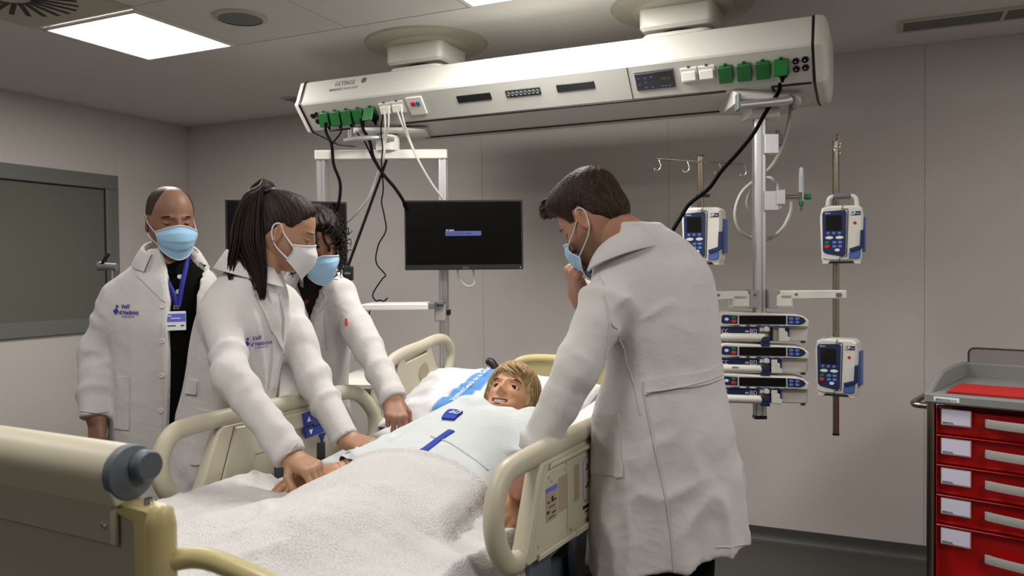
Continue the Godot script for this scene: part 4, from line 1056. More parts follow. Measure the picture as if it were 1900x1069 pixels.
func rail_frame(u: float) -> Transform3D:   # x towards the bed's head, y up, z to the bed's right
	return Transform3D(Basis(Vector3(0, 0, -1), Vector3(0, 1, 0), Vector3(1, 0, 0)), Vector3(u, 0, 0))

func side_rail(called: String, u: float, bed_node: Node3D, right: bool) -> Node3D:
	var o := Node3D.new()
	o.name = called
	o.transform = rail_frame(u)
	bed_node.add_child(o, true)
	var pts := []
	for q in [[0.04, 0.828], [-0.01, 0.842], [-0.052, 0.90], [-0.058, 0.965], [-0.025, 1.020], [0.04, 1.035], [0.25, 1.040], [0.45, 1.042], [0.66, 1.040], [0.755, 1.018], [0.825, 0.955], [0.84, 0.90], [0.825, 0.845], [0.78, 0.822]]: pts.append(Vector3(q[0], q[1], 0))
	var m := MB.new(); m.tube(smooth(pts, 6), 0.0255, 14, true, 0.82, Vector3(0, 1, 0)); part("grab_bar", m, mats.bed_beige, o)
	m = MB.new(); m.slab(PackedVector2Array([Vector2(0.035, 0.828), Vector2(0.055, 0.812), Vector2(0.78, 0.806), Vector2(0.79, 0.83), Vector2(0.745, 0.86), Vector2(0.715, 0.93), Vector2(0.68, 0.985), Vector2(0.63, 1.022), Vector2(0.135, 1.022), Vector2(0.115, 1.0), Vector2(0.055, 0.86)]), -0.020, 0.018, 0.006); var pn := part("panel", m, mats.bed_beige, o)
	if right:
		m = MB.new(); m.slab(PackedVector2Array([Vector2(0.075, 0.835), Vector2(0.70, 0.828), Vector2(0.63, 0.985), Vector2(0.165, 0.998), Vector2(0.14, 0.985)]), 0.016, 0.0205, 0.0015); part("outer_cover", m, mats.bed_beige, o)
		m = MB.new(); m.slab(PackedVector2Array([Vector2(0.158, 1.003), Vector2(0.70, 1.003), Vector2(0.69, 1.014), Vector2(0.165, 1.014)]), 0.016, 0.027, 0.003); part("ledge", m, mats.bed_beige, o)
		m = MB.new(); m.tube([Vector3(0.252, 0.998, 0.0205), Vector3(0.256, 0.833, 0.0205)], 0.0012, 5); part("joint_line", m, mats.label_tan, pn)
		m = MB.new(); m.slab(MB.rect(0.060, 0.076, 0.002), 0.018, 0.0212, 0.0, -1.0, Vector3(0.170, 0.922, 0)); var lb := part("instruction_label", m, mats.label_tan, o)
		m = MB.new(); m.slab(MB.rect(0.060, 0.010), 0.02, 0.0218, 0.0, 0.0, Vector3(0.170, 0.956, 0)); part("label_band", m, mats.print_lilac, lb)
		m = MB.new()
		for k in 7:
			m.slab(MB.rect([0.014, 0.010, 0.018, 0.03, 0.012, 0.02, 0.034][k], [0.003, 0.012, 0.003, 0.002, 0.006, 0.003, 0.002][k]), 0.021, 0.0218, 0.0, 0.0, Vector3(0.17 + [-0.016, 0.004, 0.016, 0.0, -0.02, 0.01, 0.0][k], 0.956 - [0.028, 0.024, 0.028, 0.040, 0.050, 0.055, 0.064][k], 0))
		part("label_print", m, mats.print_dark, lb)
		m = MB.new(); m.slab(MB.rect(0.054, 0.082, 0.004), 0.018, 0.0213, 0.001, -1.0, Vector3(0.232, 0.930, 0)); part("blank_label", m, mats.label_tan, o)
		m = MB.new(); m.slab(MB.rect(0.030, 0.088, 0.003), 0.018, 0.0216, 0.001, -1.0, Vector3(0.312, 0.935, 0)); part("blank_label", m, mats.label_tan, o)
		m = MB.new(); var ring := []
		for q in MB.rect(0.20, 0.110, 0.02, 5): ring.append(Vector3(q.x + 0.452, q.y + 0.930, 0.0205))
		ring.append(ring[0]); m.tube(ring, 0.0013, 5, false); var kp := part("keypad_outline", m, mats.print_lilac, o)
		for k in 8:
			m = MB.new(); m.xf = Transform3D(Basis.from_euler(Vector3(0, 0, [0.5, -0.4, 0.3, -0.5, 0.0, 0.4, 0.0, 0.2][k])), Vector3(0.375 + 0.034 * (k % 4), 0.956 - 0.045 * (k / 4), 0))
			m.slab(MB.rect(0.016, 0.0035), 0.02, 0.0216); m.slab(MB.rect(0.004, 0.011), 0.02, 0.0216, 0.0, 0.0, Vector3(0.006, 0.004, 0)); part("keypad_symbol", m, mats.print_dark, kp)
		m = MB.new(); m.slab(MB.rect(0.10, 0.008), 0.0195, 0.0214, 0.0, 0.0, Vector3(0.40, 0.862, 0)); m.slab(MB.rect(0.06, 0.003), 0.0195, 0.0214, 0.0, 0.0, Vector3(0.39, 0.850, 0)); part("printed_notice", m, mats.print_dark, o)
		for q in [[0.155, 0.985], [0.24, 0.985], [0.172, 0.972], [0.255, 0.845], [0.10, 0.845], [0.28, 0.83]]:
			m = MB.new(); m.lathe([Vector2(0.0035, 0.019), Vector2(0.0035, 0.0212), Vector2(0.0, 0.0216)], 10, Vector3(q[0], q[1], 0), Basis(Vector3(1, 0, 0), Vector3(0, 0, 1), Vector3(0, -1, 0))); part("rivet", m, mats.label_tan, o)
		m = MB.new(); m.slab(PackedVector2Array([Vector2(0.10, 0.813), Vector2(0.30, 0.808), Vector2(0.30, 0.822), Vector2(0.10, 0.827)]), 0.017, 0.026, 0.003); m.slab(PackedVector2Array([Vector2(0.30, 0.808), Vector2(0.72, 0.800), Vector2(0.72, 0.818), Vector2(0.30, 0.824)]), 0.017, 0.029, 0.003); part("lower_ledge", m, mats.bed_beige, o)
	else:
		m = MB.new(); m.slab(PackedVector2Array([Vector2(0.30, 0.955), Vector2(0.62, 0.965), Vector2(0.60, 1.01), Vector2(0.31, 1.01)]), 0.014, 0.030, 0.005); part("inner_fascia", m, mats.bed_beige, o)
		m = MB.new(); m.slab(PackedVector2Array([Vector2(0.16, 0.838), Vector2(0.325, 0.838), Vector2(0.325, 1.005), Vector2(0.175, 1.012), Vector2(0.12, 0.86)]), 0.014, 0.024, 0.006); part("inner_cover", m, mats.bed_beige, o)
		m = MB.new(); m.slab(PackedVector2Array([Vector2(0.452, 0.925), Vector2(0.560, 0.935), Vector2(0.545, 1.012), Vector2(0.437, 1.006)]), 0.024, 0.036, 0.003); var cp := part("control_pad", m, mats.bed_blue, o)
		for q in [[0.462, 0.985, 1], [0.470, 0.944, -1], [0.522, 0.990, 1], [0.528, 0.950, -1]]:
			m = MB.new(); m.slab(PackedVector2Array([Vector2(-0.008, -0.007 * q[2]), Vector2(0.008, -0.007 * q[2]), Vector2(0, 0.009 * q[2])]), 0.034, 0.0372, 0.0, 0.0, Vector3(q[0], q[1], 0)); part("arrow_key", m, mats.print_white, cp)
		m = MB.new(); m.tube([Vector3(0.452, 0.962, 0.0365), Vector3(0.475, 0.968, 0.0365), Vector3(0.49, 0.960, 0.0365), Vector3(0.515, 0.966, 0.0365), Vector3(0.538, 0.966, 0.0365)], 0.0035, 6); part("bed_symbol", m, mats.print_dark, cp)
		m = MB.new(); m.slab(PackedVector2Array([Vector2(0.525, 0.922), Vector2(0.558, 0.925), Vector2(0.54, 0.892)]), 0.014, 0.022, 0.001); part("angle_mark", m, mats.bed_blue, o)
		m = MB.new(); m.box(Vector3(0.351, 0.872, 0.02), Vector3(0.045, 0.11, 0.012), 0.003); part("release_latch", m, mats.bed_grey, o)
		m = MB.new(); m.box(Vector3(0.535, 0.866, 0.018), Vector3(0.035, 0.06, 0.012), 0.003); part("recess", m, mats.dark_plastic, o)
	return o

func build_bed() -> void:
	var t := thing("hospital_bed", "raised beige hospital bed with curved side rails and a wide footboard in the foreground", "bed", bed_x)
	side_rail("foot_side_rail", -1.0, t, false)
	side_rail("foot_side_rail", 0.0, t, true)
	# the head rail on the far side, tilted up with the backrest; the near one is folded down beside the mattress
	for s in [0, 1]:
		var o := Node3D.new(); o.name = "head_side_rail"; o.transform = rail_frame(-1.0 if s == 0 else 0.0)
		if s == 1: o.position.y = -0.34
		t.add_child(o, true)
		var pts := []
		for q in [[0.93, 0.885], [0.865, 0.90], [0.842, 0.955], [0.87, 1.045], [0.935, 1.110], [1.02, 1.138], [1.14, 1.155], [1.255, 1.172], [1.325, 1.155], [1.358, 1.095], [1.325, 1.01], [1.29, 0.955], [1.22, 0.935]]: pts.append(Vector3(q[0], q[1], 0))
		var m := MB.new(); m.tube(smooth(pts, 6), 0.0235, 14, true, 0.85, Vector3(0, 1, 0)); part("grab_bar", m, mats.bed_beige, o)
		m = MB.new(); m.slab(PackedVector2Array([Vector2(0.88, 0.895), Vector2(1.20, 0.925), Vector2(1.275, 0.965), Vector2(1.235, 1.06), Vector2(1.20, 1.125), Vector2(1.19, 1.16), Vector2(1.165, 1.16), Vector2(1.16, 1.13), Vector2(1.02, 1.105), Vector2(1.0, 1.14), Vector2(0.975, 1.12), Vector2(0.965, 1.07), Vector2(0.92, 0.99), Vector2(0.89, 0.94)]), -0.016, 0.016, 0.005); part("panel", m, mats.bed_beige, o)
		m = MB.new(); m.slab(MB.disc(0.036, 20, 0.040), 0.014, 0.019, 0.002, 0.0, Vector3(1.133, 1.055, 0)); part("round_cover", m, mats.label_tan, o)
		for q in [[0.985, 0.925], [1.225, 0.975]]:
			m = MB.new(); m.box(Vector3(q[0], q[1], 0.02), Vector3(0.035, 0.05, 0.02), 0.004); part("hinge_block", m, mats.bed_grey, o)
	# footboard
	var F := 0.69
	var m := MB.new()
	m.slab(PackedVector2Array([Vector2(-0.775, 0.62), Vector2(-0.225, 0.62), Vector2(-0.225, 1.092), Vector2(-0.262, 1.10), Vector2(-0.262, 1.13), Vector2(-0.738, 1.13), Vector2(-0.738, 1.10), Vector2(-0.775, 1.092)]), F - 0.012, F + 0.012, 0.004); part("foot_panel", m, mats.bed_panel, t)
	m = MB.new(); m.slab(PackedVector2Array([Vector2(-0.74, 1.055), Vector2(-0.262, 1.055), Vector2(-0.262, 1.145), Vector2(-0.74, 1.145)]), F + 0.012, F + 0.026, 0.004); part("upper_band", m, mats.bed_panel, t)
	var prof := PackedVector2Array()
	for k in 13:
		var a := deg_to_rad(-20.0 + 235.0 * k / 12.0)
		prof.append(Vector2(cos(a) * 0.040, sin(a) * 0.040))
	prof.append(Vector2(-0.024, -0.040)); prof.append(Vector2(0.026, -0.045))
	m = MB.new(); m.xf = Transform3D(Basis(Vector3(0, 0, 1), Vector3(0, 1, 0), Vector3(-1, 0, 0)), Vector3(0, 1.160, F + 0.002)); m.slab(prof, 0.25, 0.75, 0.002); part("grip_roll", m, mats.bed_beige, t)
	for s in [-1, 1]:
		var u: float = -0.5 + s * 0.25
		var rx := Transform3D(Basis(Vector3(0, 1, 0), Vector3(1, 0, 0), Vector3(0, 0, -1)) if s > 0 else Basis(Vector3(0, -1, 0), Vector3(-1, 0, 0), Vector3(0, 0, -1)), Vector3(u, 1.160, F + 0.002))
		m = MB.new(); m.xf = rx; m.lathe([Vector2(0.0405, -0.010), Vector2(0.041, -0.003), Vector2(0.039, 0.004), Vector2(0.020, 0.010), Vector2(0.0, 0.010)], 28); part("roll_collar", m, mats.bed_grey, t)
		m = MB.new(); m.xf = rx; m.xf.origin += Vector3(s * 0.020, 0.010, -0.010); m.lathe([Vector2(0.012, -0.014), Vector2(0.020, -0.012), Vector2(0.0225, -0.008), Vector2(0.0225, 0.006), Vector2(0.020, 0.010), Vector2(0.0, 0.0105)], 28); part("bumper_wheel", m, mats.bed_grey, t)
		m = MB.new(); m.slab(PackedVector2Array([Vector2(u + s * 0.030, 0.62), Vector2(u + s * 0.066, 0.62), Vector2(u + s * 0.066, 1.105), Vector2(u + s * 0.054, 1.118), Vector2(u - s * 0.02, 1.121), Vector2(u - s * 0.02, 1.098), Vector2(u + s * 0.018, 1.090)]), F - 0.016, F + 0.018, 0.006); part("corner_post", m, mats.bed_yellow, t)
		m = MB.new(); m.tube([Vector3(u + s * 0.058, 0.62, F), Vector3(u + s * 0.058, 1.09, F), Vector3(u + s * 0.058, 1.112, F), Vector3(u + s * 0.058, 1.119, F)], [0.022, 0.022, 0.018, 0.008], 20); part("post_tube", m, mats.bed_yellow, t)
		m = MB.new(); m.tube([Vector3(u + s * 0.042, 1.112, F + 0.006), Vector3(u + s * 0.042, 1.128, F + 0.006)], 0.0065, 10); part("post_screw", m, mats.chrome, t)
		m = MB.new(); m.tube(round_path([Vector3(u + s * 0.06, 1.035, F - 0.005), Vector3(u + s * 0.11, 1.045, F - 0.03), Vector3(u + s * 0.26, 1.022, F - 0.03), Vector3(u + s * 0.33, 0.99, F - 0.06), Vector3(u + s * 0.33, 0.74, F - 0.06)], 0.05), 0.0155, 14); part("corner_handle", m, mats.bed_yellow, t)
		m = MB.new(); m.lathe([Vector2(0.006, 0.026), Vector2(0.006, 0.029), Vector2(0.003, 0.031), Vector2(0.0, 0.031)], 14, Vector3(u - s * 0.028, 1.085, F), Basis(Vector3(1, 0, 0), Vector3(0, 0, 1), Vector3(0, -1, 0))); part("panel_screw", m, mats.chrome, t)
	# headboard
	var pts := []
	for q in [[-0.83, 0.70], [-0.83, 0.98], [-0.74, 1.075], [-0.66, 1.092], [-0.34, 1.092], [-0.26, 1.075], [-0.17, 0.98], [-0.17, 0.70]]: pts.append(Vector3(q[0], q[1], -1.45))
	m = MB.new(); m.tube(round_path(pts, 0.06), 0.019, 12); part("headboard_frame", m, mats.bed_yellow, t)
	var hb := PackedVector2Array()
	for q in [[-0.83, 0.72], [-0.17, 0.72], [-0.17, 0.97], [-0.25, 1.06], [-0.34, 1.08], [-0.66, 1.08], [-0.75, 1.06], [-0.83, 0.97]]: hb.append(Vector2(q[0], q[1]))
	m = MB.new(); m.slab(hb, -1.46, -1.44, 0.004); part("head_panel", m, mats.bed_yellow, t)
	m = MB.new(); m.tube(smooth([Vector3(-0.822, 1.078, -1.37), Vector3(-0.812, 1.074, -1.37), Vector3(-0.794, 1.050, -1.37), Vector3(-0.785, 1.01, -1.37), Vector3(-0.787, 0.96, -1.37), Vector3(-0.787, 0.86, -1.37)], 5), 0.0165, 14); part("black_push_handle", m, mats.black, t)
	m = MB.new(); m.ball(Vector3(-0.823, 1.078, -1.37), Vector3.ONE * 0.0168, 14); part("handle_end", m, mats.black, t)
	# deck, chassis, lift, castors
	m = MB.new(); m.box(Vector3(-0.5, 0.67, -0.35), Vector3(0.86, 0.06, 2.06), 0.01); part("deck_frame", m, mats.bed_grey, t)
	for u in [-0.985, -0.015]:
		for q in [0.20, 0.46, 0.66]:
			m = MB.new(); m.slab(PackedVector2Array([Vector2(q - 0.04, 0.64), Vector2(q + 0.05, 0.60), Vector2(q + 0.07, 0.70), Vector2(q + 0.05, 0.815), Vector2(q - 0.035, 0.815), Vector2(q - 0.055, 0.72)]), -0.014, 0.012, 0.004)
			var ar := part("rail_arm", m, mats.bed_grey, t); ar.transform = rail_frame(u + (0.02 if u < -0.5 else -0.02))
		m = MB.new(); m.box(Vector3(u + (0.03 if u < -0.5 else -0.03), 0.60, -0.45), Vector3(0.05, 0.09, 0.72), 0.01); part("rail_carrier", m, mats.dark_plastic, t)
		m = MB.new(); m.ball(Vector3(u + 0.02 * signf(u + 0.5), 0.725, -0.20), Vector3(0.012, 0.013, 0.013), 12); part("latch_button", m, mats.handle_grey, t)
	m = MB.new(); m.box(Vector3(-0.5, 0.22, -0.35), Vector3(0.62, 0.12, 1.9), 0.02); part("chassis", m, mats.bed_grey, t)
	for q in [0.3, -1.0]:
		m = MB.new(); m.box(Vector3(-0.5, 0.45, q), Vector3(0.22, 0.42, 0.22), 0.02); part("lift_column", m, mats.dark_plastic, t)
	for u in [-0.82, -0.18]:
		for q in [0.52, -1.22]:
			m = MB.new(); m.lathe([Vector2(0.0, -0.02), Vector2(0.07, -0.02), Vector2(0.075, 0.0), Vector2(0.07, 0.02), Vector2(0.0, 0.02)], 20, Vector3(u, 0.075, q), Basis(Vector3(0, 1, 0), Vector3(-1, 0, 0), Vector3(0, 0, 1))); m.box(Vector3(u, 0.16, q), Vector3(0.06, 0.08, 0.06), 0.008); part("castor", m, mats.dark_plastic, t)
	# mattress with a raised backrest
	m = MB.new()
	var rows := []
	var sec := MB.rect(0.88, 0.145, 0.045, 4)
	for q in [[-0.655, 0.0, 0.8], [-0.645, 0.0, 1.0], [-0.2, 0, 1], [0.15, 0, 1], [0.34, 0.004, 1], [0.45, 0.015, 1], [0.7, 0.048, 1], [1.0, 0.088, 1], [1.37, 0.138, 1.0], [1.385, 0.140, 0.8]]:
		var row := PackedVector3Array()
		for p in sec: row.append(Vector3(-0.5 + p.x * q[2], 0.775 + q[1] + p.y * q[2], -q[0]))
		rows.append(row)
	m.grid(rows, true, true); m.fan(rows[0], Vector3(0, 0, 1)); m.fan(rows[rows.size() - 1], Vector3(0, 0, -1))
	var mt := part("mattress", m, mats.sheet); mt.transform = bed_x
	tag(mt, "white sheeted mattress with its head end raised, lying on the hospital bed", "mattress")
	# blanket over the legs
	var n1 := FastNoiseLite.new(); n1.seed = 4; n1.frequency = 2.0; n1.fractal_octaves = 2
	var n2 := FastNoiseLite.new(); n2.seed = 9; n2.frequency = 7.0; n2.fractal_octaves = 2
	var G := gown_shape().without_sleeves()
	rows = []
	var lower := []
	for i in 150:
		var tt := -0.665 + i * 0.0058
		var row := PackedVector3Array(); var low := PackedVector3Array()
		for k in 150:
			var s := float(k) / 149.0
			var u := -1.0 + s * 1.005
			if u > -0.06: u = -0.06 + (u + 0.06) * 0.62
			if u < -0.94: u = -0.94 + (u + 0.94) * 0.45
			var fold := 1.0 - absf(n1.get_noise_2d(u * 1.3 + tt * 0.8, tt * 1.2 - u * 0.9)) * 2.4
			var h := blanket_h(u, tt) + 0.008 * maxf(fold, 0.0) * maxf(fold, 0.0) + 0.004 * n2.get_noise_2d(u * 2.0, tt * 2.0)
			var over := maxf(s - 0.935, 0.0) / 0.065
			h = h - 0.17 * pow(over, 1.4) - 0.10 * pow(maxf(0.06 - s, 0.0) / 0.06, 1.5)
			if tt > -0.12 and u > -0.60 and u < -0.11:      # over the patient's body
				var above := bed(u, tt, 1.25)
				var q := G.hit(above, Vector3.DOWN)
				var top := (q.y if (q - above).slide(Vector3.UP).length() < 0.004 else 0.0) + 0.010 - 0.25 * smoothstep(0.0, -0.12, tt) * 0.3
				if top > 0.80: h = -Shape.smin(-h, -top, 0.06)
			h += 0.006 * smoothstep(0.18, 0.199, tt)
			var p := Vector3(u + 0.010 * sin(tt * 31.0) * over, h, -tt)
			row.append(p); low.append(p + Vector3(0, -0.012, 0))
		rows.append(row); lower.append(low)
	m = MB.new(); m.grid(rows); m.grid(lower, false, true)
	for i in 149:
		m.quad(lower[i][0], rows[i][0], rows[i + 1][0], lower[i + 1][0]); m.quad(rows[i][149], lower[i][149], lower[i + 1][149], rows[i + 1][149])
		m.quad(lower[0][i + 1], rows[0][i + 1], rows[0][i], lower[0][i]); m.quad(lower[149][i], rows[149][i], rows[149][i + 1], lower[149][i + 1])
	var bl := part("blanket", m, mats.blanket); bl.transform = bed_x
	tag(bl, "white terry blanket spread over the patient simulator's legs on the bed", "blanket")
	# pillow with a printed blue stripe
	var pw := 0.36; var pd := 0.23; var ph := 0.072
	var px := bed_x * Transform3D(Basis.from_euler(Vector3(0.34, 0.10, -0.05)), Vector3(-0.655, 0.955, -1.09))
	m = MB.new(); m.colored = true
	for s in [1, -1]:
		rows = []; var cols := []
		for i in 121:
			var row := PackedVector3Array(); var cc := PackedColorArray()
			for k in 141:
				var a := -1.0 + k / 70.0; var b := -1.0 + i / 60.0
				var f := pow(maxf(1.0 - pow(absf(a), 3.0), 0.0), 0.55) * pow(maxf(1.0 - pow(absf(b), 3.0), 0.0), 0.55)
				var pinch := 1.0 - 0.07 * (1.0 - absf(a)) * absf(b)
				var wr := 0.010 * n1.get_noise_2d(a * 0.9 * s, b * 1.1 + 3.0) + 0.004 * sin(b * 24.0 + a * 3.0) * smoothstep(-0.6, -1.0, a)
				row.append(Vector3(a * pw * (1.0 - 0.05 * (1.0 - absf(b)) * absf(a)), s * ph * f + wr * f * 2.0, b * pd * pinch))
				var bw := a + 0.12 * b
				cc.append(Color(0.60, 0.60, 0.61).lerp(Color(0.10, 0.24, 0.50), clampf((0.14 - absf(bw + 0.22)) / 0.03 + 0.5, 0.0, 1.0) if s > 0 else 0.0))
			rows.append(row); cols.append(cc)
		m.grid(rows, false, s > 0, cols)
	var pm := mat("pillow_cloth", Color.WHITE, 0.9, 0.0, 0.2)
	vertex_colored(pm); bumpy(pm, mats.gown.normal_texture, 10.0, 0.15)
	var pi_ := part("pillow", m, pm); pi_.transform = px
	tag(pi_, "white pillow with a blue printed stripe under the patient simulator's head", "pillow")
	for k in 2:
		var s: String = ["Institut Català de la Salut", "+"][k]
		var tx := Transform3D(Basis(Vector3(0.12, 0.0, -1.0).normalized(), Vector3(-1.0, 0.0, -0.12).normalized(), Vector3(0, 1, 0)), Vector3(-0.079, 0.078, -0.01) if k == 0 else Vector3(-0.09, 0.068, 0.16))
		lettering("lettering", s, 0.0172 if k == 0 else 0.05, tx, mats.print_white, pi_, k == 1)

# ---------------------------------------------------------------- figures: distance fields meshed as surface nets

class Shape:   # tapered capsules in chains, an elliptical torso, sleeves with clean cuffs, cloth folds
	var A := PackedVector3Array()
	var BA := PackedVector3Array()
	var inv := PackedFloat32Array()
	var R0 := PackedFloat32Array()
	var DR := PackedFloat32Array()
	var G := PackedInt32Array()          # chain of each capsule: 0 joins with k0, others with k1
	var k0 := 0.03
	var k1 := 0.004
	var kj := 0.008
	var tab := []                        # torso sections [y, cx, cz, rs, rf]
	var ty := PackedFloat32Array()
	var side := Vector3.RIGHT
	var fwd := Vector3.BACK
	var sleeves := []                    # [first capsule, second capsule, cut point, cut direction]
	var noise: FastNoiseLite
	var amp := 0.0
	var hem := 0.0
	var waist := 1.0
	var hem_slope := 0.0
	var open := []                       # [y, left, right] of a front opening, along side
	var local := Transform3D()
	var pulls := []                      # [from, to, amplitude, width]: single creases

	func cap(a: Vector3, b: Vector3, ra: float, rb: float, g := 0) -> int:
		A.append(a); BA.append(b - a); inv.append(1.0 / maxf((b - a).length_squared(), 1e-9)); R0.append(ra); DR.append(rb - ra); G.append(g)
		return A.size() - 1

	func chain(pts: Array, rs: Array, g := 0) -> void:
		for i in pts.size() - 1: cap(pts[i], pts[i + 1], rs[i], rs[i + 1], g)

	func sleeve(s: Vector3, e: Vector3, w: Vector3, r: Array) -> void:
		var i := cap(s, e, r[0], r[1], -1)
		cap(e, w + (w - e).normalized() * 0.03, r[1], r[2], -1)
		sleeves.append([i, i + 1, w, (w - e).normalized()])

	func without_sleeves() -> Shape:
		var o := Shape.new()
		o.local = local; o.side = side; o.fwd = fwd
		o.torso(tab.duplicate()); o.ready()
		return o

	func torso(t: Array) -> void:
		tab = t
		if tab[0][0] > tab[-1][0]: tab.reverse()
		hem = tab[0][0]

	func c1(i: int, p: Vector3) -> float:
		var pa := p - A[i]
		var h := clampf(pa.dot(BA[i]) * inv[i], 0.0, 1.0)
		return (pa - BA[i] * h).length() - (R0[i] + h * DR[i])

	static func smin(a: float, b: float, k: float) -> float:
		var h := maxf(k - absf(a - b), 0.0) / k
		return minf(a, b) - h * h * k * 0.25

	func section(y: float) -> Array:
		var n := tab.size()
		var i := 0
		while i < n - 2 and tab[i + 1][0] < y: i += 1
		var a: Array = tab[i]; var b: Array = tab[i + 1]
		var t := clampf((y - a[0]) / (b[0] - a[0]), 0.0, 1.0)
		var p: Array = tab[maxi(i - 1, 0)]; var q: Array = tab[mini(i + 2, n - 1)]
		var o := []
		for k in range(1, 5):
			o.append(cubic_interpolate_in_time(a[k], b[k], p[k], q[k], t, b[0] - a[0], p[0] - a[0] if i > 0 else a[0] - b[0], q[0] - a[0] if i < n - 2 else 2.0 * (b[0] - a[0])))
		return o

	var smp := []
	var y0 := 0.0
	var dy := 1.0
	func ready() -> void:
		if tab.is_empty(): return
		y0 = tab[0][0]; dy = (tab[-1][0] - y0) / 79.0
		smp = [PackedFloat32Array(), PackedFloat32Array(), PackedFloat32Array(), PackedFloat32Array()]
		for i in 80:
			var s := section(y0 + dy * i)
			for k in 4: smp[k].append(s[k])

	func d(p: Vector3) -> float:
		p = local * p
		var m := 1e9
		var tx := 0.0
		var front := 0.0
		if dy > 0 and not smp.is_empty():
			var f := clampf((p.y - y0) / dy, 0.0, 78.999)
			var i := int(f); f -= i
			var cx: float = lerpf(smp[0][i], smp[0][i + 1], f); var cz: float = lerpf(smp[1][i], smp[1][i + 1], f)
			var rs: float = lerpf(smp[2][i], smp[2][i + 1], f); var rf: float = lerpf(smp[3][i], smp[3][i + 1], f)
			var q := Vector3(p.x - cx, 0, p.z - cz)
			tx = q.dot(side); front = q.dot(fwd)
			var a := tx / rs; var b := front / rf
			var L := sqrt(a * a + b * b)
			var gl := sqrt(a * a / (rs * rs) + b * b / (rf * rf))
			m = (L - 1.0) * L / gl if gl > 1e-6 else -minf(rs, rf)
			m = maxf(m, -minf(rs, rf))
		var chain_d := 1e9
		var fingers := 1e9
		var last := 0
		for i in A.size():
			var g := G[i]
			if g < 0: continue
			var di := c1(i, p)
			if g == 0: m = smin(m, di, k0)
			else:
				if g != last:
					fingers = minf(fingers, chain_d); chain_d = di; last = g
				else: chain_d = smin(chain_d, di, k1)
		fingers = minf(fingers, chain_d)
		if fingers < 1e8: m = smin(m, fingers, kj)
		if not smp.is_empty():
			m = maxf(m, hem + hem_slope * tx - p.y)
			m = maxf(m, p.y - (y0 + dy * 79.0))
		var along := 0.0
		var ns := 1e9
		for s in sleeves:
			var a := c1(s[0], p); var b := c1(s[1], p)
			var e := smin(a, b, 0.02)
			e = maxf(e, (p - s[2]).dot(s[3]))
			if e < ns:
				ns = e
				var i: int = s[0] if a < b else s[1]
				along = (p - A[i]).dot(BA[i]) * sqrt(inv[i]) + (0.0 if a < b else BA[s[0]].length())
		if ns < 1e8:
			var w := clampf((ns - m) / 0.05, -1.0, 1.0)      # -1 on the sleeve, 1 on the torso
			m = smin(m, ns, 0.035)
			if amp > 0.0 and absf(m) < 0.05 and w < 0.6:
				var r := absf(noise.get_noise_3d(p.x * 1.2, along * 7.0 + p.y * 2.0, p.z * 1.2))
				m -= amp * (0.55 - w * 0.45) * (maxf(0.0, 1.0 - r * 3.0) - 0.3)
		if amp > 0.0 and absf(m) < 0.05:
			var low := smoothstep(waist, hem, p.y)
			var r1 := absf(noise.get_noise_3d(p.x * 4.4 + 7.0, p.y * (0.7 + 0.9 * (1.0 - low)), p.z * 4.4))
			m -= amp * (0.45 + 1.2 * low) * (maxf(0.0, 1.0 - r1 * 2.6) - 0.35)
			for c in pulls:
				var pa: Vector3 = p - c[0]
				var ba: Vector3 = c[1] - c[0]
				var h := clampf(pa.dot(ba) / ba.length_squared(), 0.0, 1.0)
				var e: float = (pa - ba * h).length() / float(c[3])
				if e < 2.0: m -= c[2] * exp(-e * e * 2.0) * (1.0 - absf(h - 0.5))
		if not open.is_empty() and front > 0.0:
			var i := 0
			while i < open.size() - 2 and open[i + 1][0] < p.y: i += 1
			var t := clampf((p.y - open[i][0]) / (open[i + 1][0] - open[i][0]), 0.0, 1.0)
			var dc := maxf(lerpf(open[i][1], open[i + 1][1], t) - tx, tx - lerpf(open[i][2], open[i + 1][2], t))
			m = maxf(m, -maxf(dc, -(m + 0.05)))
		return m

	func grad(p: Vector3, e := 0.003) -> Vector3:
		return Vector3(d(p + Vector3(e, 0, 0)) - d(p - Vector3(e, 0, 0)), d(p + Vector3(0, e, 0)) - d(p - Vector3(0, e, 0)), d(p + Vector3(0, 0, e)) - d(p - Vector3(0, 0, e))) / (2.0 * e)

	func snap(p: Vector3) -> Vector3:
		for i in 6:
			var g := grad(p)
			var v := d(p)
			if absf(v) < 0.0004: break
			p -= g * (clampf(v, -0.05, 0.05) / maxf(g.length_squared(), 0.2))
		return p

	func hit(o: Vector3, dir: Vector3, t := 0.0) -> Vector3:   # first point of the surface along a line
		var best := 1e9; var at_best := t
		for i in 120:
			var v := d(o + dir * t)
			if v < best:
				best = v; at_best = t
			if v < 0.0005: return o + dir * t
			t += maxf(v * 0.7, 0.0008)
			if t > 5.0: break
		return snap(o + dir * at_best)

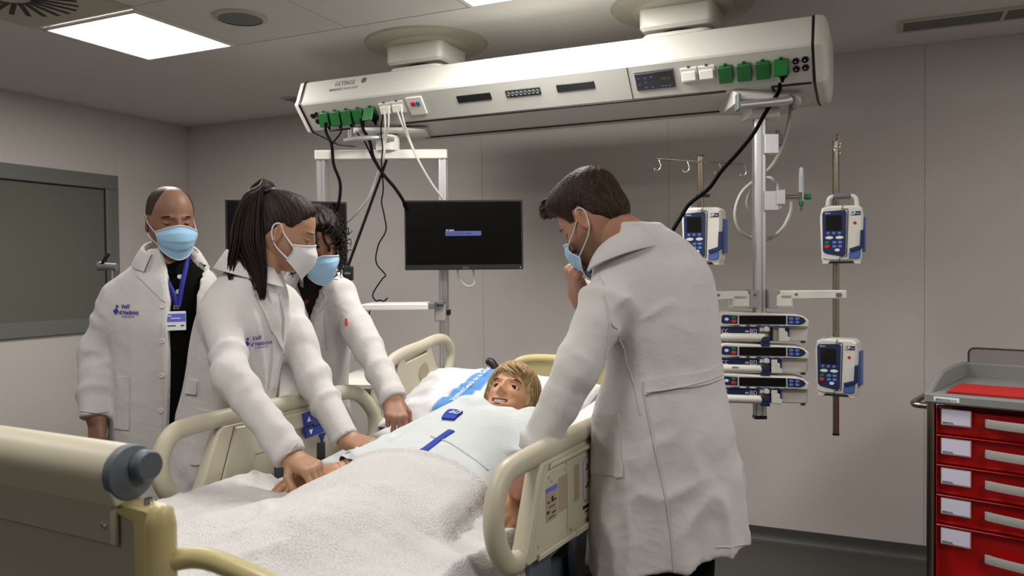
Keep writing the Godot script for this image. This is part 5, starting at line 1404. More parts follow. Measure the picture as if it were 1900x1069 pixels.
func nets(S: Shape, lo: Vector3, hi: Vector3, h: float, mb: MB, color := Color.WHITE) -> void:
	S.ready()
	var N := Vector3i(((hi - lo) / h).ceil()) + Vector3i.ONE * 2
	var sy := N.x; var sz := N.x * N.y
	var val := PackedFloat32Array(); val.resize(N.x * N.y * N.z); val.fill(1e9)
	var vid := PackedInt32Array(); vid.resize(N.x * N.y * N.z); vid.fill(-1)
	var B := 6
	var reach := h * B * 0.87 * 1.25 + 0.012
	var cells := PackedInt32Array()
	for bz in range(0, N.z - 1, B):
		for by in range(0, N.y - 1, B):
			for bx in range(0, N.x - 1, B):
				if absf(S.d(lo + Vector3(bx + B * 0.5, by + B * 0.5, bz + B * 0.5) * h)) > reach: continue
				for z in range(bz, mini(bz + B + 1, N.z)):
					for y in range(by, mini(by + B + 1, N.y)):
						for x in range(bx, mini(bx + B + 1, N.x)):
							var i := x + y * sy + z * sz
							if val[i] > 1e8: val[i] = S.d(lo + Vector3(x, y, z) * h)
				for z in range(bz, mini(bz + B, N.z - 1)):
					for y in range(by, mini(by + B, N.y - 1)):
						for x in range(bx, mini(bx + B, N.x - 1)): cells.append(x + y * sy + z * sz)
	var off := [0, 1, sy, sy + 1, sz, sz + 1, sz + sy, sz + sy + 1]
	var E := [[0, 1], [2, 3], [4, 5], [6, 7], [0, 2], [1, 3], [4, 6], [5, 7], [0, 4], [1, 5], [2, 6], [3, 7]]
	var P := PackedVector3Array()
	for i in cells:
		var c := 0
		for k in 8:
			if val[i + off[k]] < 0.0: c += 1
		if c == 0 or c == 8: continue
		var s := Vector3.ZERO; var n := 0
		for e in E:
			var a: float = val[i + off[e[0]]]; var b: float = val[i + off[e[1]]]
			if (a < 0.0) == (b < 0.0): continue
			var t := a / (a - b)
			var pa := Vector3(e[0] & 1, (e[0] >> 1) & 1, e[0] >> 2); var pb := Vector3(e[1] & 1, (e[1] >> 1) & 1, e[1] >> 2)
			s += pa.lerp(pb, t); n += 1
		vid[i] = P.size()
		P.append(lo + (Vector3(i % sy, (i / sy) % N.y, i / sz) + s / n) * h)
	var nn := PackedVector3Array(); nn.resize(P.size())
	var base := mb.v.size()
	for i in cells:
		if vid[i] < 0: continue
		for ax in 3:
			var st: int = [1, sy, sz][ax]
			var ou: int = [sy, sz, 1][ax]
			var ov: int = [sz, 1, sy][ax]
			if (val[i] < 0.0) == (val[i + st] < 0.0): continue
			if i - ou - ov < 0: continue
			var a := vid[i - ou - ov]; var b := vid[i - ov]; var c := vid[i]; var e := vid[i - ou]
			if a < 0 or b < 0 or c < 0 or e < 0: continue
			if val[i] > 0.0:
				var s := b; b = e; e = s
			var m := (P[c] - P[a]).cross(P[e] - P[b])
			nn[a] += m; nn[b] += m; nn[c] += m; nn[e] += m
			mb.ix.append_array([base + a, base + c, base + b, base + a, base + e, base + c])
	for i in P.size(): mb.put(P[i], nn[i], color)

func patch(S: Shape, c: Array, nu: int, nv: int, thick: float, mb: MB) -> void:   # a piece of cloth laid on the surface between four corners (0,0) (1,0) (1,1) (0,1)
	var top := []; var low := []
	for j in nv + 1:
		var r := PackedVector3Array(); var l := PackedVector3Array()
		for i in nu + 1:
			var u := float(i) / nu; var v := float(j) / nv
			var p := S.snap(Vector3(c[0]).lerp(c[1], u).lerp(Vector3(c[3]).lerp(c[2], u), v))
			var n := S.grad(p, 0.006).normalized()
			r.append(p + n * thick); l.append(p - n * 0.003)
		top.append(r); low.append(l)
	mb.grid(top); 
	var ring := func(rows: Array) -> PackedVector3Array:
		var o := PackedVector3Array()
		for i in nu + 1: o.append(rows[0][i])
		for j in range(1, nv + 1): o.append(rows[j][nu])
		for i in range(nu - 1, -1, -1): o.append(rows[nv][i])
		for j in range(nv - 1, 0, -1): o.append(rows[j][0])
		return o
	mb.grid([ring.call(low), ring.call(top)], true)

func strip(S: Shape, pts: Array, w: float, thick: float, mb: MB) -> void:   # a narrow band of cloth along points on the surface
	var rows := []
	for i in pts.size():
		var p := S.snap(pts[i])
		var n := S.grad(p, 0.006).normalized()
		var t: Vector3 = (pts[mini(i + 1, pts.size() - 1)] - pts[maxi(i - 1, 0)]).normalized()
		var a := n.cross(t).normalized() * (w / 2)
		var l := S.snap(p - a); var r := S.snap(p + a)
		rows.append(PackedVector3Array([l - n * 0.003, l + n * thick, p + n * thick * 1.15, r + n * thick, r - n * 0.003]))
	mb.grid(rows, false, true)

# ---------------------------------------------------------------- heads and hands

func look(o: Vector3, ang: float, pitch: float, roll := 0.0, s := 1.0) -> Transform3D:   # head frame: ang 0 faces right in the photograph, 90 faces the camera; pitch tips it down
	var yaw := Basis.from_euler(Vector3(0, 0.42874, 0))
	var f := yaw * Vector3(cos(deg_to_rad(ang)), 0, sin(deg_to_rad(ang)))
	var b := Basis(Vector3.UP.cross(f), Vector3.UP, f)
	return Transform3D(b * Basis.from_euler(Vector3(deg_to_rad(pitch), 0, 0)) * Basis.from_euler(Vector3(0, 0, deg_to_rad(roll))) * Basis.from_scale(Vector3.ONE * s), o)

func bell(x: float, y: float, cx: float, cy: float, sx: float, sy: float) -> float:
	var a := (x - cx) / sx; var b := (y - cy) / sy
	var q := a * a + b * b
	return exp(-q) if q < 9.0 else 0.0

func head_point(az: float, el: float, f: Dictionary) -> Vector3:   # az 0 is the face, + towards the person's left
	var u := Vector3(sin(az) * cos(el), sin(el), cos(az) * cos(el))
	var p := u * Vector3(0.0755, 0.118, 0.098)
	if u.y > 0.0 and u.y < 0.9999:   # a broad, rounded crown
		var k := pow(1.0 - pow(u.y, 2.6), 1.0 / 2.6) / sqrt(1.0 - u.y * u.y)
		p.x *= k; p.z *= k
	var low := smoothstep(0.015, 0.118, -p.y)
	var fr := smoothstep(-0.2, 0.75, u.z)
	p.x *= 1.0 - 0.26 * low * (0.6 + 0.4 * fr) * f.get("jaw", 1.0)
	if p.z < 0.0:
		p.z *= 1.03 - 0.45 * smoothstep(0.02, 0.11, -p.y)
		p.x *= 1.0 + 0.03 * smoothstep(0.0, 0.08, p.y)
	p.z += 0.046 * smoothstep(0.03, 0.112, -p.y) * fr
	p.z -= 0.006 * fr * smoothstep(0.05, 0.02, absf(p.y)) * smoothstep(0.03, 0.06, absf(p.x))
	if u.z > 0.0:
		var x := absf(p.x); var y := p.y
		var z := 0.012 * bell(x, y, 0, 0.0, 0.008, 0.020) + 0.024 * bell(x, y, 0, -0.028, 0.0105, 0.014) + 0.008 * bell(x, y, 0.013, -0.034, 0.007, 0.007)
		z += -0.011 * bell(x, y, 0.031, 0.004, 0.017, 0.012) + 0.007 * bell(x, y, 0.0315, 0.003, 0.012, 0.0075)
		z += 0.005 * bell(x, y, 0.028, 0.022, 0.022, 0.007) + 0.006 * bell(x, y, 0.046, -0.026, 0.018, 0.016)
		z += 0.0065 * bell(x, y, 0, -0.061, 0.020, 0.0050) + 0.007 * bell(x, y, 0, -0.0745, 0.018, 0.0060) - 0.004 * bell(x, y, 0, -0.0685, 0.023, 0.0022)
		z += -0.005 * bell(x, y, 0, -0.087, 0.016, 0.006) + 0.008 * bell(x, y, 0, -0.104, 0.016, 0.012)
		z -= f.get("mouth", 0.0) * bell(x, y - 16.0 * x * x, 0, -0.070, 0.026, 0.0095)
		p.z += z
	return p

func build_head(mb: MB, x: Transform3D, f: Dictionary) -> void:
	var skin: Color = f.skin
	var lip: Color = f.get("lip", skin * Color(0.85, 0.55, 0.55))
	var rows := []; var cols := []
	var NA := 132; var NE := 96
	for i in NE + 1:
		var el := -PI / 2 + PI * i / NE
		var r := PackedVector3Array(); var c := PackedColorArray()
		for k in NA:
			var az := -TAU * k / NA
			var p := head_point(az, el, f)
			var k_ := skin
			var ax := absf(p.x)
			if p.z > 0.0:
				k_ = k_.lerp(lip, clampf(bell(ax, p.y, 0, -0.067, 0.023, 0.0105) * 1.4 - 0.25, 0, 0.85))
				k_ = k_.lerp(skin * Color(1.05, 0.8, 0.75), 0.35 * bell(ax, p.y, 0.042, -0.03, 0.02, 0.015) + 0.3 * bell(ax, p.y, 0, -0.03, 0.014, 0.012))
				if f.has("mouth"): k_ = k_.lerp(Color(0.10, 0.02, 0.02), clampf(bell(ax, p.y - 16.0 * ax * ax, 0, -0.070, 0.025, 0.0085) * 2.4 - 0.7, 0.0, 1.0))
			if f.has("stubble"):
				k_ = k_.lerp(f.stubble, 0.75 * smoothstep(0.025, 0.05, -p.y) * smoothstep(-0.02, 0.02, p.z) * smoothstep(0.0, 0.02, -p.y + 0.02 - maxf(0.0, 0.03 - ax)))
			r.append(x * p); c.append(k_)
		rows.append(r); cols.append(c)
	mb.grid(rows, true, false, cols)
	for s in [-1, 1]:   # ears
		var eb := x * Transform3D(Basis.from_euler(Vector3(-0.12, s * 0.42, 0.0)), Vector3(s * 0.0735, -0.012, -0.012))
		var er := []; var ec := []
		for i in 15:
			var el := -PI / 2 + PI * i / 14
			var r := PackedVector3Array(); var c := PackedColorArray()
			for k in 24:
				var az := -TAU * k / 24
				var q := Vector3(cos(el) * sin(az), sin(el), cos(el) * cos(az))
				var w := 1.0 - 0.22 * smoothstep(0.0, 1.0, -q.y)
				var p := Vector3(q.x * 0.0085, q.y * 0.032, q.z * 0.019 * w)
				if q.x * s > 0.0:
					var rim := Vector2(q.y * 1.05, q.z)
					p.x -= s * 0.0065 * smoothstep(0.85, 0.45, rim.length()) * (1.0 - 0.6 * smoothstep(0.2, 0.7, q.z))
				r.append(eb * p); c.append((skin * Color(1.0, 0.78, 0.74)).lerp(skin, 0.4))
			er.append(r); ec.append(c)
		mb.grid(er, true, false, ec)

func face_parts(person: Node3D, x: Transform3D, f: Dictionary) -> void:
	for s in [-1, 1]:
		var m := MB.new(); m.colored = true
		var q := Vector3(s * 0.0315, 0.001, 0.0770)
		var eye := x * Transform3D(Basis.from_euler(Vector3(f.get("gaze", 0.5), f.get("turn", 0.0), 0)), q)
		var rows := []; var cols := []
		for i in 25:
			var a := PI * i / 24
			var r := PackedVector3Array(); var c := PackedColorArray()
			for k in 20:
				var b := TAU * k / 20
				r.append(eye * (Vector3(sin(a) * cos(b), sin(a) * sin(b), cos(a)) * 0.0120)); c.append(f.skin * Color(0.86, 0.8, 0.78) if f.has("closed") else (Color(0.005, 0.004, 0.004) if a < 0.24 else (f.get("iris", Color(0.05, 0.025, 0.012)) if a < f.get("iris_size", 0.52) else Color(0.72, 0.69, 0.66))))
			rows.append(r); cols.append(c)
		m.grid(rows, true, true, cols); part("eye", m, mats.eye, person)
		# lids and brow
		m = MB.new(); m.colored = true
		m.col = f.skin
		var lid := []; var lash := []; var brow := []
		for k in 9:
			var a := -1.0 + k / 4.0
			var lx: float = 0.0315 + a * 0.0165
			var drop: float = f.get("lid", 0.0)
			lid.append(x * Vector3(s * lx, 0.0085 - 0.006 * a * a - drop * (1.0 - a * a), 0.0885 - 0.010 * a * a - 0.012 * maxf(a, 0.0)))
			lash.append(x * Vector3(s * lx, 0.0062 - 0.006 * a * a - drop * (1.0 - a * a), 0.0897 - 0.011 * a * a - 0.012 * maxf(a, 0.0)))
			brow.append(x * Vector3(s * (0.031 + a * 0.019), 0.0245 - 0.004 * a * a - 0.002 * a + (0.005 * a if f.has("doll") else 0.0), 0.0925 - 0.008 * a * a - 0.011 * maxf(a, 0.0)))
		m.tube(lid, [0.001, 0.003, 0.0038, 0.0042, 0.0044, 0.0042, 0.0038, 0.003, 0.001], 8); part("eyelid", m, mats.skin if not f.has("doll") else mats.skin_doll, person)
		m = MB.new(); m.colored = true; m.col = Color(0.012, 0.008, 0.006); m.tube(lash, [0.0006, 0.0013, 0.0016, 0.0018, 0.0018, 0.0018, 0.0016, 0.0013, 0.0006], 6); part("eyelash", m, mats.hair, person)
		m = MB.new(); m.colored = true; m.col = f.brow; m.tube(brow, [0.001, 0.0026, 0.0032, 0.0034, 0.0033, 0.003, 0.0026, 0.002, 0.0008], 7, true, 0.7); part("eyebrow", m, mats.hair, person)

func hair_cap(mb: MB, x: Transform3D, f: Dictionary, line: Array, thick: Callable, dark: Color, light: Color, seed_: int, strands := 16.0, pole := Vector3.ZERO) -> void:   # line: [degrees from the face, lowest y]
	var nz := FastNoiseLite.new(); nz.seed = seed_; nz.frequency = 1.0; nz.fractal_octaves = 3
	var NA := 180; var NE := 90
	var P := []; var C := []; var M := []
	for i in NE + 1:
		var el := -1.15 + (PI / 2 + 1.15) * i / NE
		var r := PackedVector3Array(); var c := PackedColorArray(); var mk := PackedFloat32Array()
		for k in NA + 1:
			var az := -PI + TAU * k / NA
			var p := head_point(-az, el, f)
			var a := absf(rad_to_deg(az))
			var j := 0
			while j < line.size() - 2 and line[j + 1][0] < a: j += 1
			var hy := lerpf(line[j][1], line[j + 1][1], clampf((a - line[j][0]) / (line[j + 1][0] - line[j][0]), 0, 1))
			var k_ := p.y - hy + 0.004 * nz.get_noise_2d(az * 14.0, el * 4.0)
			var n := (p * Vector3(1.7, 0.75, 1.05)).normalized()
			var g := nz.get_noise_2d(az * strands * maxf(cos(el), 0.25), el * 2.2)
			if pole != Vector3.ZERO:   # strands combed towards one point of the head
				var pn := pole.normalized(); var e1 := pn.cross(Vector3.RIGHT).normalized(); var e2 := pn.cross(e1)
				g = nz.get_noise_2d(atan2(p.dot(e2), p.dot(e1)) * strands, p.normalized().dot(pn) * 1.2)
			var th: float = thick.call(-az, el, p)
			r.append(x * (p + n * (lerpf(-0.003, th, smoothstep(0.0, 0.022, k_)) + 0.2 * th * g * smoothstep(0.0, 0.02, k_)))); mk.append(k_)
			c.append(dark.lerp(light, clampf(0.45 + g * 1.1, 0, 1)))
		P.append(r); C.append(c); M.append(mk)
	var base := mb.v.size()
	var W := NA + 1
	var ns := PackedVector3Array(); ns.resize(W * (NE + 1))
	for i in NE:
		for k in NA:
			if maxf(maxf(M[i][k], M[i + 1][k]), maxf(M[i][k + 1], M[i + 1][k + 1])) < 0.0: continue
			var a := i * W + k; var b := a + 1; var c := b + W; var d := a + W
			var nn: Vector3 = (P[i + 1][k + 1] - P[i][k]).cross(P[i + 1][k] - P[i][k + 1])
			nn = -nn
			ns[a] += nn; ns[b] += nn; ns[c] += nn; ns[d] += nn
			mb.ix.append_array([base + a, base + b, base + c, base + a, base + c, base + d])
	for i in NE + 1:
		ns[i * W] += ns[i * W + NA]; ns[i * W + NA] = ns[i * W]
		for k in W: mb.put(P[i][k], ns[i * W + k] if ns[i * W + k] != Vector3.ZERO else Vector3.UP, C[i][k])

func face_mask(person: Node3D, x: Transform3D, called: String, mt: Material, pleats: bool, chin := 0.0, wide := 58.0) -> void:
	var out := []; var inn := []
	var edge_t := []; var edge_b := []
	for j in 25:
		var v := j / 24.0
		var r := PackedVector3Array(); var q := PackedVector3Array()
		for i in 37:
			var u := -1.0 + i / 18.0
			var az := u * deg_to_rad(wide)
			var au := absf(u)
			var yt := lerpf(-0.004, -0.030, pow(au, 1.3)); var yb := lerpf(-0.124 - chin, -0.080, pow(au, 1.7))
			var y := lerpf(yt, yb, v)
			var zc := 0.114 + 0.016 * smoothstep(0.0, 0.30, v) - 0.020 * smoothstep(0.42, 1.0, v)
			if not pleats: zc += 0.002 * sin(v * PI)
			var wx := 0.0815 - 0.012 * v
			var p := Vector3(wx * sin(az), y, (zc + 0.004 * au) * pow(cos(az), 0.72))
			if pleats: p.z += 0.0030 * (fposmod(v * 4.2, 1.0) - 0.5) * smoothstep(1.0, 0.7, au) * smoothstep(0.05, 0.2, v) * smoothstep(1.0, 0.85, v)
			r.append(x * p); q.append(x * (p - Vector3(0.002 * signf(u), 0, 0.0025)))
		out.append(r); inn.append(q)
		if j == 0: edge_t = Array(r)
		if j == 24: edge_b = Array(r)
	var m := MB.new(); m.grid(out, false, true); m.grid(inn)
	var o := part(called, m, mt, person)
	m = MB.new(); m.tube(edge_t, 0.0022, 6); m.tube(edge_b, 0.0018, 6)
	for k in [0, 36]:
		var e := []
		for j in 25: e.append(out[j][k])
		m.tube(e, 0.0018, 6)
	part("binding", m, mats.mask_white, o)
	for s in [-1, 1]:
		m = MB.new()
		var i := 36 if s > 0 else 0
		m.tube(smooth([out[2][i], x * Vector3(s * 0.0775, -0.006, 0.010), x * Vector3(s * 0.079, 0.018, -0.008), x * Vector3(s * 0.0785, 0.008, -0.026), x * Vector3(s * 0.0775, -0.022, -0.022), x * Vector3(s * 0.0735, -0.052, 0.002), out[22][i]], 5), 0.0016 if pleats else 0.0028, 6)
		part("ear_loop", m, mats.mask_white, o)

func add_hand(S: Shape, x: Transform3D, sgn: float, curl: Array, spread := 1.0, thumb := 0.5) -> void:   # wrist at the origin, fingers along y, back of the hand along z, thumb towards sgn * x
	var mx := [0.027, 0.009, -0.0095, -0.026]
	var my := [0.088, 0.092, 0.087, 0.077]
	var ln := [[0.040, 0.024, 0.019], [0.044, 0.027, 0.020], [0.041, 0.025, 0.019], [0.032, 0.019, 0.017]]
	S.k0 = 0.014
	for k in 4:
		S.cap(x * Vector3(sgn * mx[k] * 0.55, 0.010, -0.002), x * Vector3(sgn * mx[k], my[k], 0.0), 0.0165, 0.0118)
	S.cap(x * Vector3(sgn * 0.012, 0.018, -0.008), x * Vector3(sgn * 0.022, 0.060, -0.008), 0.0165, 0.011)
	S.cap(x * Vector3(-sgn * 0.018, 0.018, -0.007), x * Vector3(-sgn * 0.022, 0.055, -0.006), 0.0145, 0.010)
	S.cap(x * Vector3(0.006, 0.008, 0), x * Vector3(0.004, -0.03, 0), 0.0225, 0.024)
	S.cap(x * Vector3(-0.006, 0.008, 0), x * Vector3(-0.004, -0.03, 0), 0.0225, 0.024)
	for k in 4:
		var p := Vector3(sgn * mx[k], my[k], 0.001)
		var fan: float = -sgn * mx[k] * 3.2 * spread
		var bend := 0.0
		var pts := [x * p]
		for j in 3:
			bend += float(curl[k]) * [1.0, 1.15, 0.75][j]
			p += Basis.from_euler(Vector3(0, 0, fan)) * Vector3(0, cos(bend), -sin(bend)) * ln[k][j]
			pts.append(x * p)
		var r: float = [0.0088, 0.0090, 0.0086, 0.0076][k]
		S.chain(pts, [r * 1.08, r, r * 0.93, r * 0.80], k + 1)
	var t0 := Vector3(sgn * 0.022, 0.022, -0.008)
	var d1 := Vector3(sgn * 0.68, 0.66, -0.30 - 0.4 * thumb).normalized()
	var d2 := Vector3(sgn * (0.42 - 0.5 * thumb), 0.85, -0.25 - 0.5 * thumb).normalized()
	var d3 := Vector3(sgn * (0.30 - 0.9 * thumb), 0.88, -0.22 - 0.5 * thumb).normalized()
	S.chain([x * t0, x * (t0 + d1 * 0.040), x * (t0 + d1 * 0.040 + d2 * 0.032), x * (t0 + d1 * 0.040 + d2 * 0.032 + d3 * 0.024)], [0.0150, 0.0112, 0.0098, 0.0080], 5)

func hand_frame(w: Vector3, tip: Vector3, back: Vector3) -> Transform3D:
	var y := (tip - w).normalized()
	var z := (back - y * back.dot(y)).normalized()
	return Transform3D(Basis(y.cross(z), y, z), w)

func hand_mesh(mb: MB, x: Transform3D, sgn: float, curl: Array, spread: float, thumb: float, elbow: Vector3, color: Color) -> void:
	var S := Shape.new()
	add_hand(S, x, sgn, curl, spread, thumb)
	S.cap(x.origin, x.origin + (elbow - x.origin).normalized() * 0.11, 0.025, 0.033)
	var lo := Vector3.ONE * 1e9; var hi := -lo
	for i in S.A.size():
		for q in [S.A[i], S.A[i] + S.BA[i]]:
			lo = lo.min(q - Vector3.ONE * 0.04); hi = hi.max(q + Vector3.ONE * 0.04)
	nets(S, lo, hi, 0.0034, mb, color)

# ---------------------------------------------------------------- the people

func sections(list: Array) -> Array:   # [pixel y, left, right, depth, half thickness] to sections in metres
	var o := []
	for q in list:
		var c := at((q[1] + q[2]) / 2.0, q[0], q[3])
		o.append([c.y, c.x, c.z, (q[2] - q[1]) / 2.0 / FOCAL * q[3], q[4]])
	return o

func coat_shape(secs: Array, left: Array, right: Array, amp: float, seed_: int) -> Shape:   # sleeves: [shoulder, elbow, wrist, radii]
	var S := Shape.new()
	S.side = Basis.from_euler(Vector3(0, 0.42874, 0)).x
	S.fwd = Basis.from_euler(Vector3(0, 0.42874, 0)).z
	S.torso(sections(secs))
	for a in [left, right]: S.sleeve(a[0], a[1], a[2], a[3])
	S.noise = FastNoiseLite.new(); S.noise.seed = seed_; S.noise.frequency = 1.0; S.noise.fractal_octaves = 2
	S.amp = amp
	S.waist = S.hem + 0.45
	return S

func bounds(S: Shape, pad := 0.05) -> Array:
	var lo := Vector3.ONE * 1e9; var hi := -lo
	for i in S.A.size():
		for q in [S.A[i], S.A[i] + S.BA[i]]:
			lo = lo.min(q - Vector3.ONE * (S.R0[i] + pad)); hi = hi.max(q + Vector3.ONE * (S.R0[i] + pad))
	for s in S.tab:
		var r: float = maxf(s[3], s[4]) + pad
		lo = lo.min(Vector3(s[1] - r, s[0] - 0.02, s[2] - r)); hi = hi.max(Vector3(s[1] + r, s[0] + 0.02, s[2] + r))
	return [lo, hi]

func body_under(mb: MB, hx: Transform3D, neck: Vector3, S: Shape, arms: Array, color: Color) -> void:   # neck, trunk and arms below the clothes, one surface with the neck
	var B := Shape.new()
	B.k0 = 0.05
	B.cap(hx * Vector3(0, -0.055, -0.022), neck, 0.053, 0.054)
	var chest: Array = S.tab[S.tab.size() - 5]
	var hip: Array = S.tab[2]
	var c := Vector3(chest[1], chest[0] - 0.08, chest[2]); var h := Vector3(hip[1], hip[0] + 0.15, hip[2])
	B.cap(neck, c, 0.058, minf(chest[3], chest[4]) * 0.72); B.cap(c, h, minf(chest[3], chest[4]) * 0.72, minf(hip[3], hip[4]) * 0.72)
	for a in arms:
		B.cap(neck.lerp(a[0], 0.5) + Vector3(0, -0.06, 0), a[0] + Vector3(0, -0.02, 0), 0.04, 0.042); B.cap(a[0], a[1], 0.046, 0.036); B.cap(a[1], a[1].lerp(a[2], 0.85), 0.036, 0.025)
	var b := bounds(B)
	nets(B, b[0], b[1], 0.014, mb, color)

func legs(person: Node3D, hip: Vector3, foot_l: Vector3, foot_r: Vector3, toe: Vector3, mt: Material) -> void:
	var side := (foot_r - foot_l).normalized() * 0.07
	var B := Shape.new(); B.k0 = 0.02
	for q in [[hip - side, foot_l], [hip + side, foot_r]]:
		var knee: Vector3 = q[0].lerp(q[1], 0.5) + toe * 0.03
		B.cap(q[0], knee, 0.076, 0.064); B.cap(knee, q[1] + Vector3(0, 0.085, 0), 0.064, 0.056)
	var b := bounds(B)
	var m := MB.new(); nets(B, b[0], b[1], 0.016, m); part("trousers", m, mt, person)
	for f in [foot_l, foot_r]:
		var F := Shape.new(); F.k0 = 0.03
		F.cap(f + Vector3(0, 0.07, 0), f + Vector3(0, 0.04, 0) - toe * 0.03, 0.045, 0.040); F.cap(f + Vector3(0, 0.043, 0) - toe * 0.03, f + Vector3(0, 0.038, 0) + toe * 0.15, 0.041, 0.036)
		b = bounds(F, 0.03); b[0].y = 0.001
		m = MB.new(); nets(F, b[0], b[1], 0.010, m); part("shoe", m, mats.shoe, person)

func on(S: Shape, px: float, py: float) -> Vector3:   # where the line of sight at that place meets the cloth
	return S.hit(EYE, (at(px, py, 1.0) - EYE).normalized(), 1.1)

func ons(S: Shape, list: Array) -> Array:
	var o := []
	for q in list: o.append(on(S, q[0], q[1]))
	return o

func stitched(S: Shape, coat: Node3D, called: String, pts: Array, w := 0.006, thick := 0.0012, n := 7) -> void:
	var m := MB.new(); strip(S, smooth(ons(S, pts), n), w, thick, m); part(called, m, mats.seam, coat)

func cloth_patch(S: Shape, coat: Node3D, called: String, pts: Array, thick := 0.0035, n := 14, mt: Material = null) -> MeshInstance3D:
	var m := MB.new(); patch(S, ons(S, pts), n, n, thick, m); return part(called, m, mt if mt else mats.coat, coat)

func emblem(S: Shape, coat: Node3D, px: float, py: float, h: float, lines: Array, cross: bool, tilt := 0.0) -> void:   # embroidered hospital name
	var o := on(S, px, py)
	var n := S.grad(o, 0.02).normalized()
	var x := facing(o + n * 0.0035, n)
	x.basis = x.basis * Basis.from_euler(Vector3(0, 0, tilt))
	for i in lines.size():
		var hh: float = h if i < 2 else h * 0.26
		var t := lettering("lettering", lines[i], hh, x * Transform3D(Basis(), Vector3(h * (0.55 + (0.0 if i else -1.45)), h * [0.85, -0.75, -1.75][i], 0)), mats.print_blue, coat, i < 2)
	if cross:
		var m := MB.new(); m.xf = x * Transform3D(Basis(), Vector3(-h * 3.6, -h * 0.4, 0))
		m.slab(MB.rect(h * 1.5, h * 0.62), -0.0004, 0.0006); m.slab(MB.rect(h * 0.62, h * 1.5), -0.0004, 0.0007)
		m.slab(MB.disc(h * 0.36, 12), -0.0004, 0.0006, 0.0, 0.0, Vector3(h * 0.1, h * 1.3, 0))
		part("cross_emblem", m, mats.print_blue, coat)

func coat_buttons(S: Shape, coat: Node3D, pts: Array) -> void:
	for q in pts:
		var o := on(S, q[0], q[1])
		var n := S.grad(o, 0.01).normalized()
		var x := facing(o + n * 0.001, n)
		var m := MB.new(); m.xf = x * Transform3D(Basis(Vector3(1, 0, 0), Vector3(0, 0, 1), Vector3(0, -1, 0)), Vector3.ZERO)
		m.lathe([Vector2(0.0085, -0.002), Vector2(0.0085, 0.002), Vector2(0.0065, 0.003), Vector2(0.004, 0.002), Vector2(0.0, 0.002)], 16)
		part("button", m, mats.mask_white, coat)


func neck_collar(coat: Node3D, c: Vector3, face: Vector3, rs: float, rf: float, y_back: float, y_front: float, reach: float, flare := 0.036) -> void:   # a folded collar standing round the neck, open in front
	var z := face.slide(Vector3.UP).normalized(); var x := Vector3.UP.cross(z)
	var rows := []
	for k in 41:
		var a := deg_to_rad(lerpf(-reach, reach, k / 40.0))
		var w := (1.0 - cos(a)) * 0.5
		var o := Vector3(c.x, lerpf(y_back, y_front, w), c.z)
		var d := x * sin(a) * rs - z * cos(a) * rf
		var n := d.normalized()
		var r := PackedVector3Array()
		for q in [[-0.004, -0.035], [-0.004, 0.0], [-0.001, 0.010], [0.006, 0.013], [0.012, 0.006], [0.016 + flare * 0.35, -0.018], [0.010 + flare, -0.044], [0.004 + flare, -0.046]]:
			r.append(o + d + n * q[0] + Vector3(0, q[1], 0))
		rows.append(r)
	var m := MB.new(); m.grid(rows, false, true); part("collar", m, mats.coat, coat)

func build_people() -> void:
	person_bald()
	person_curly()
	person_ponytail()
	person_back()

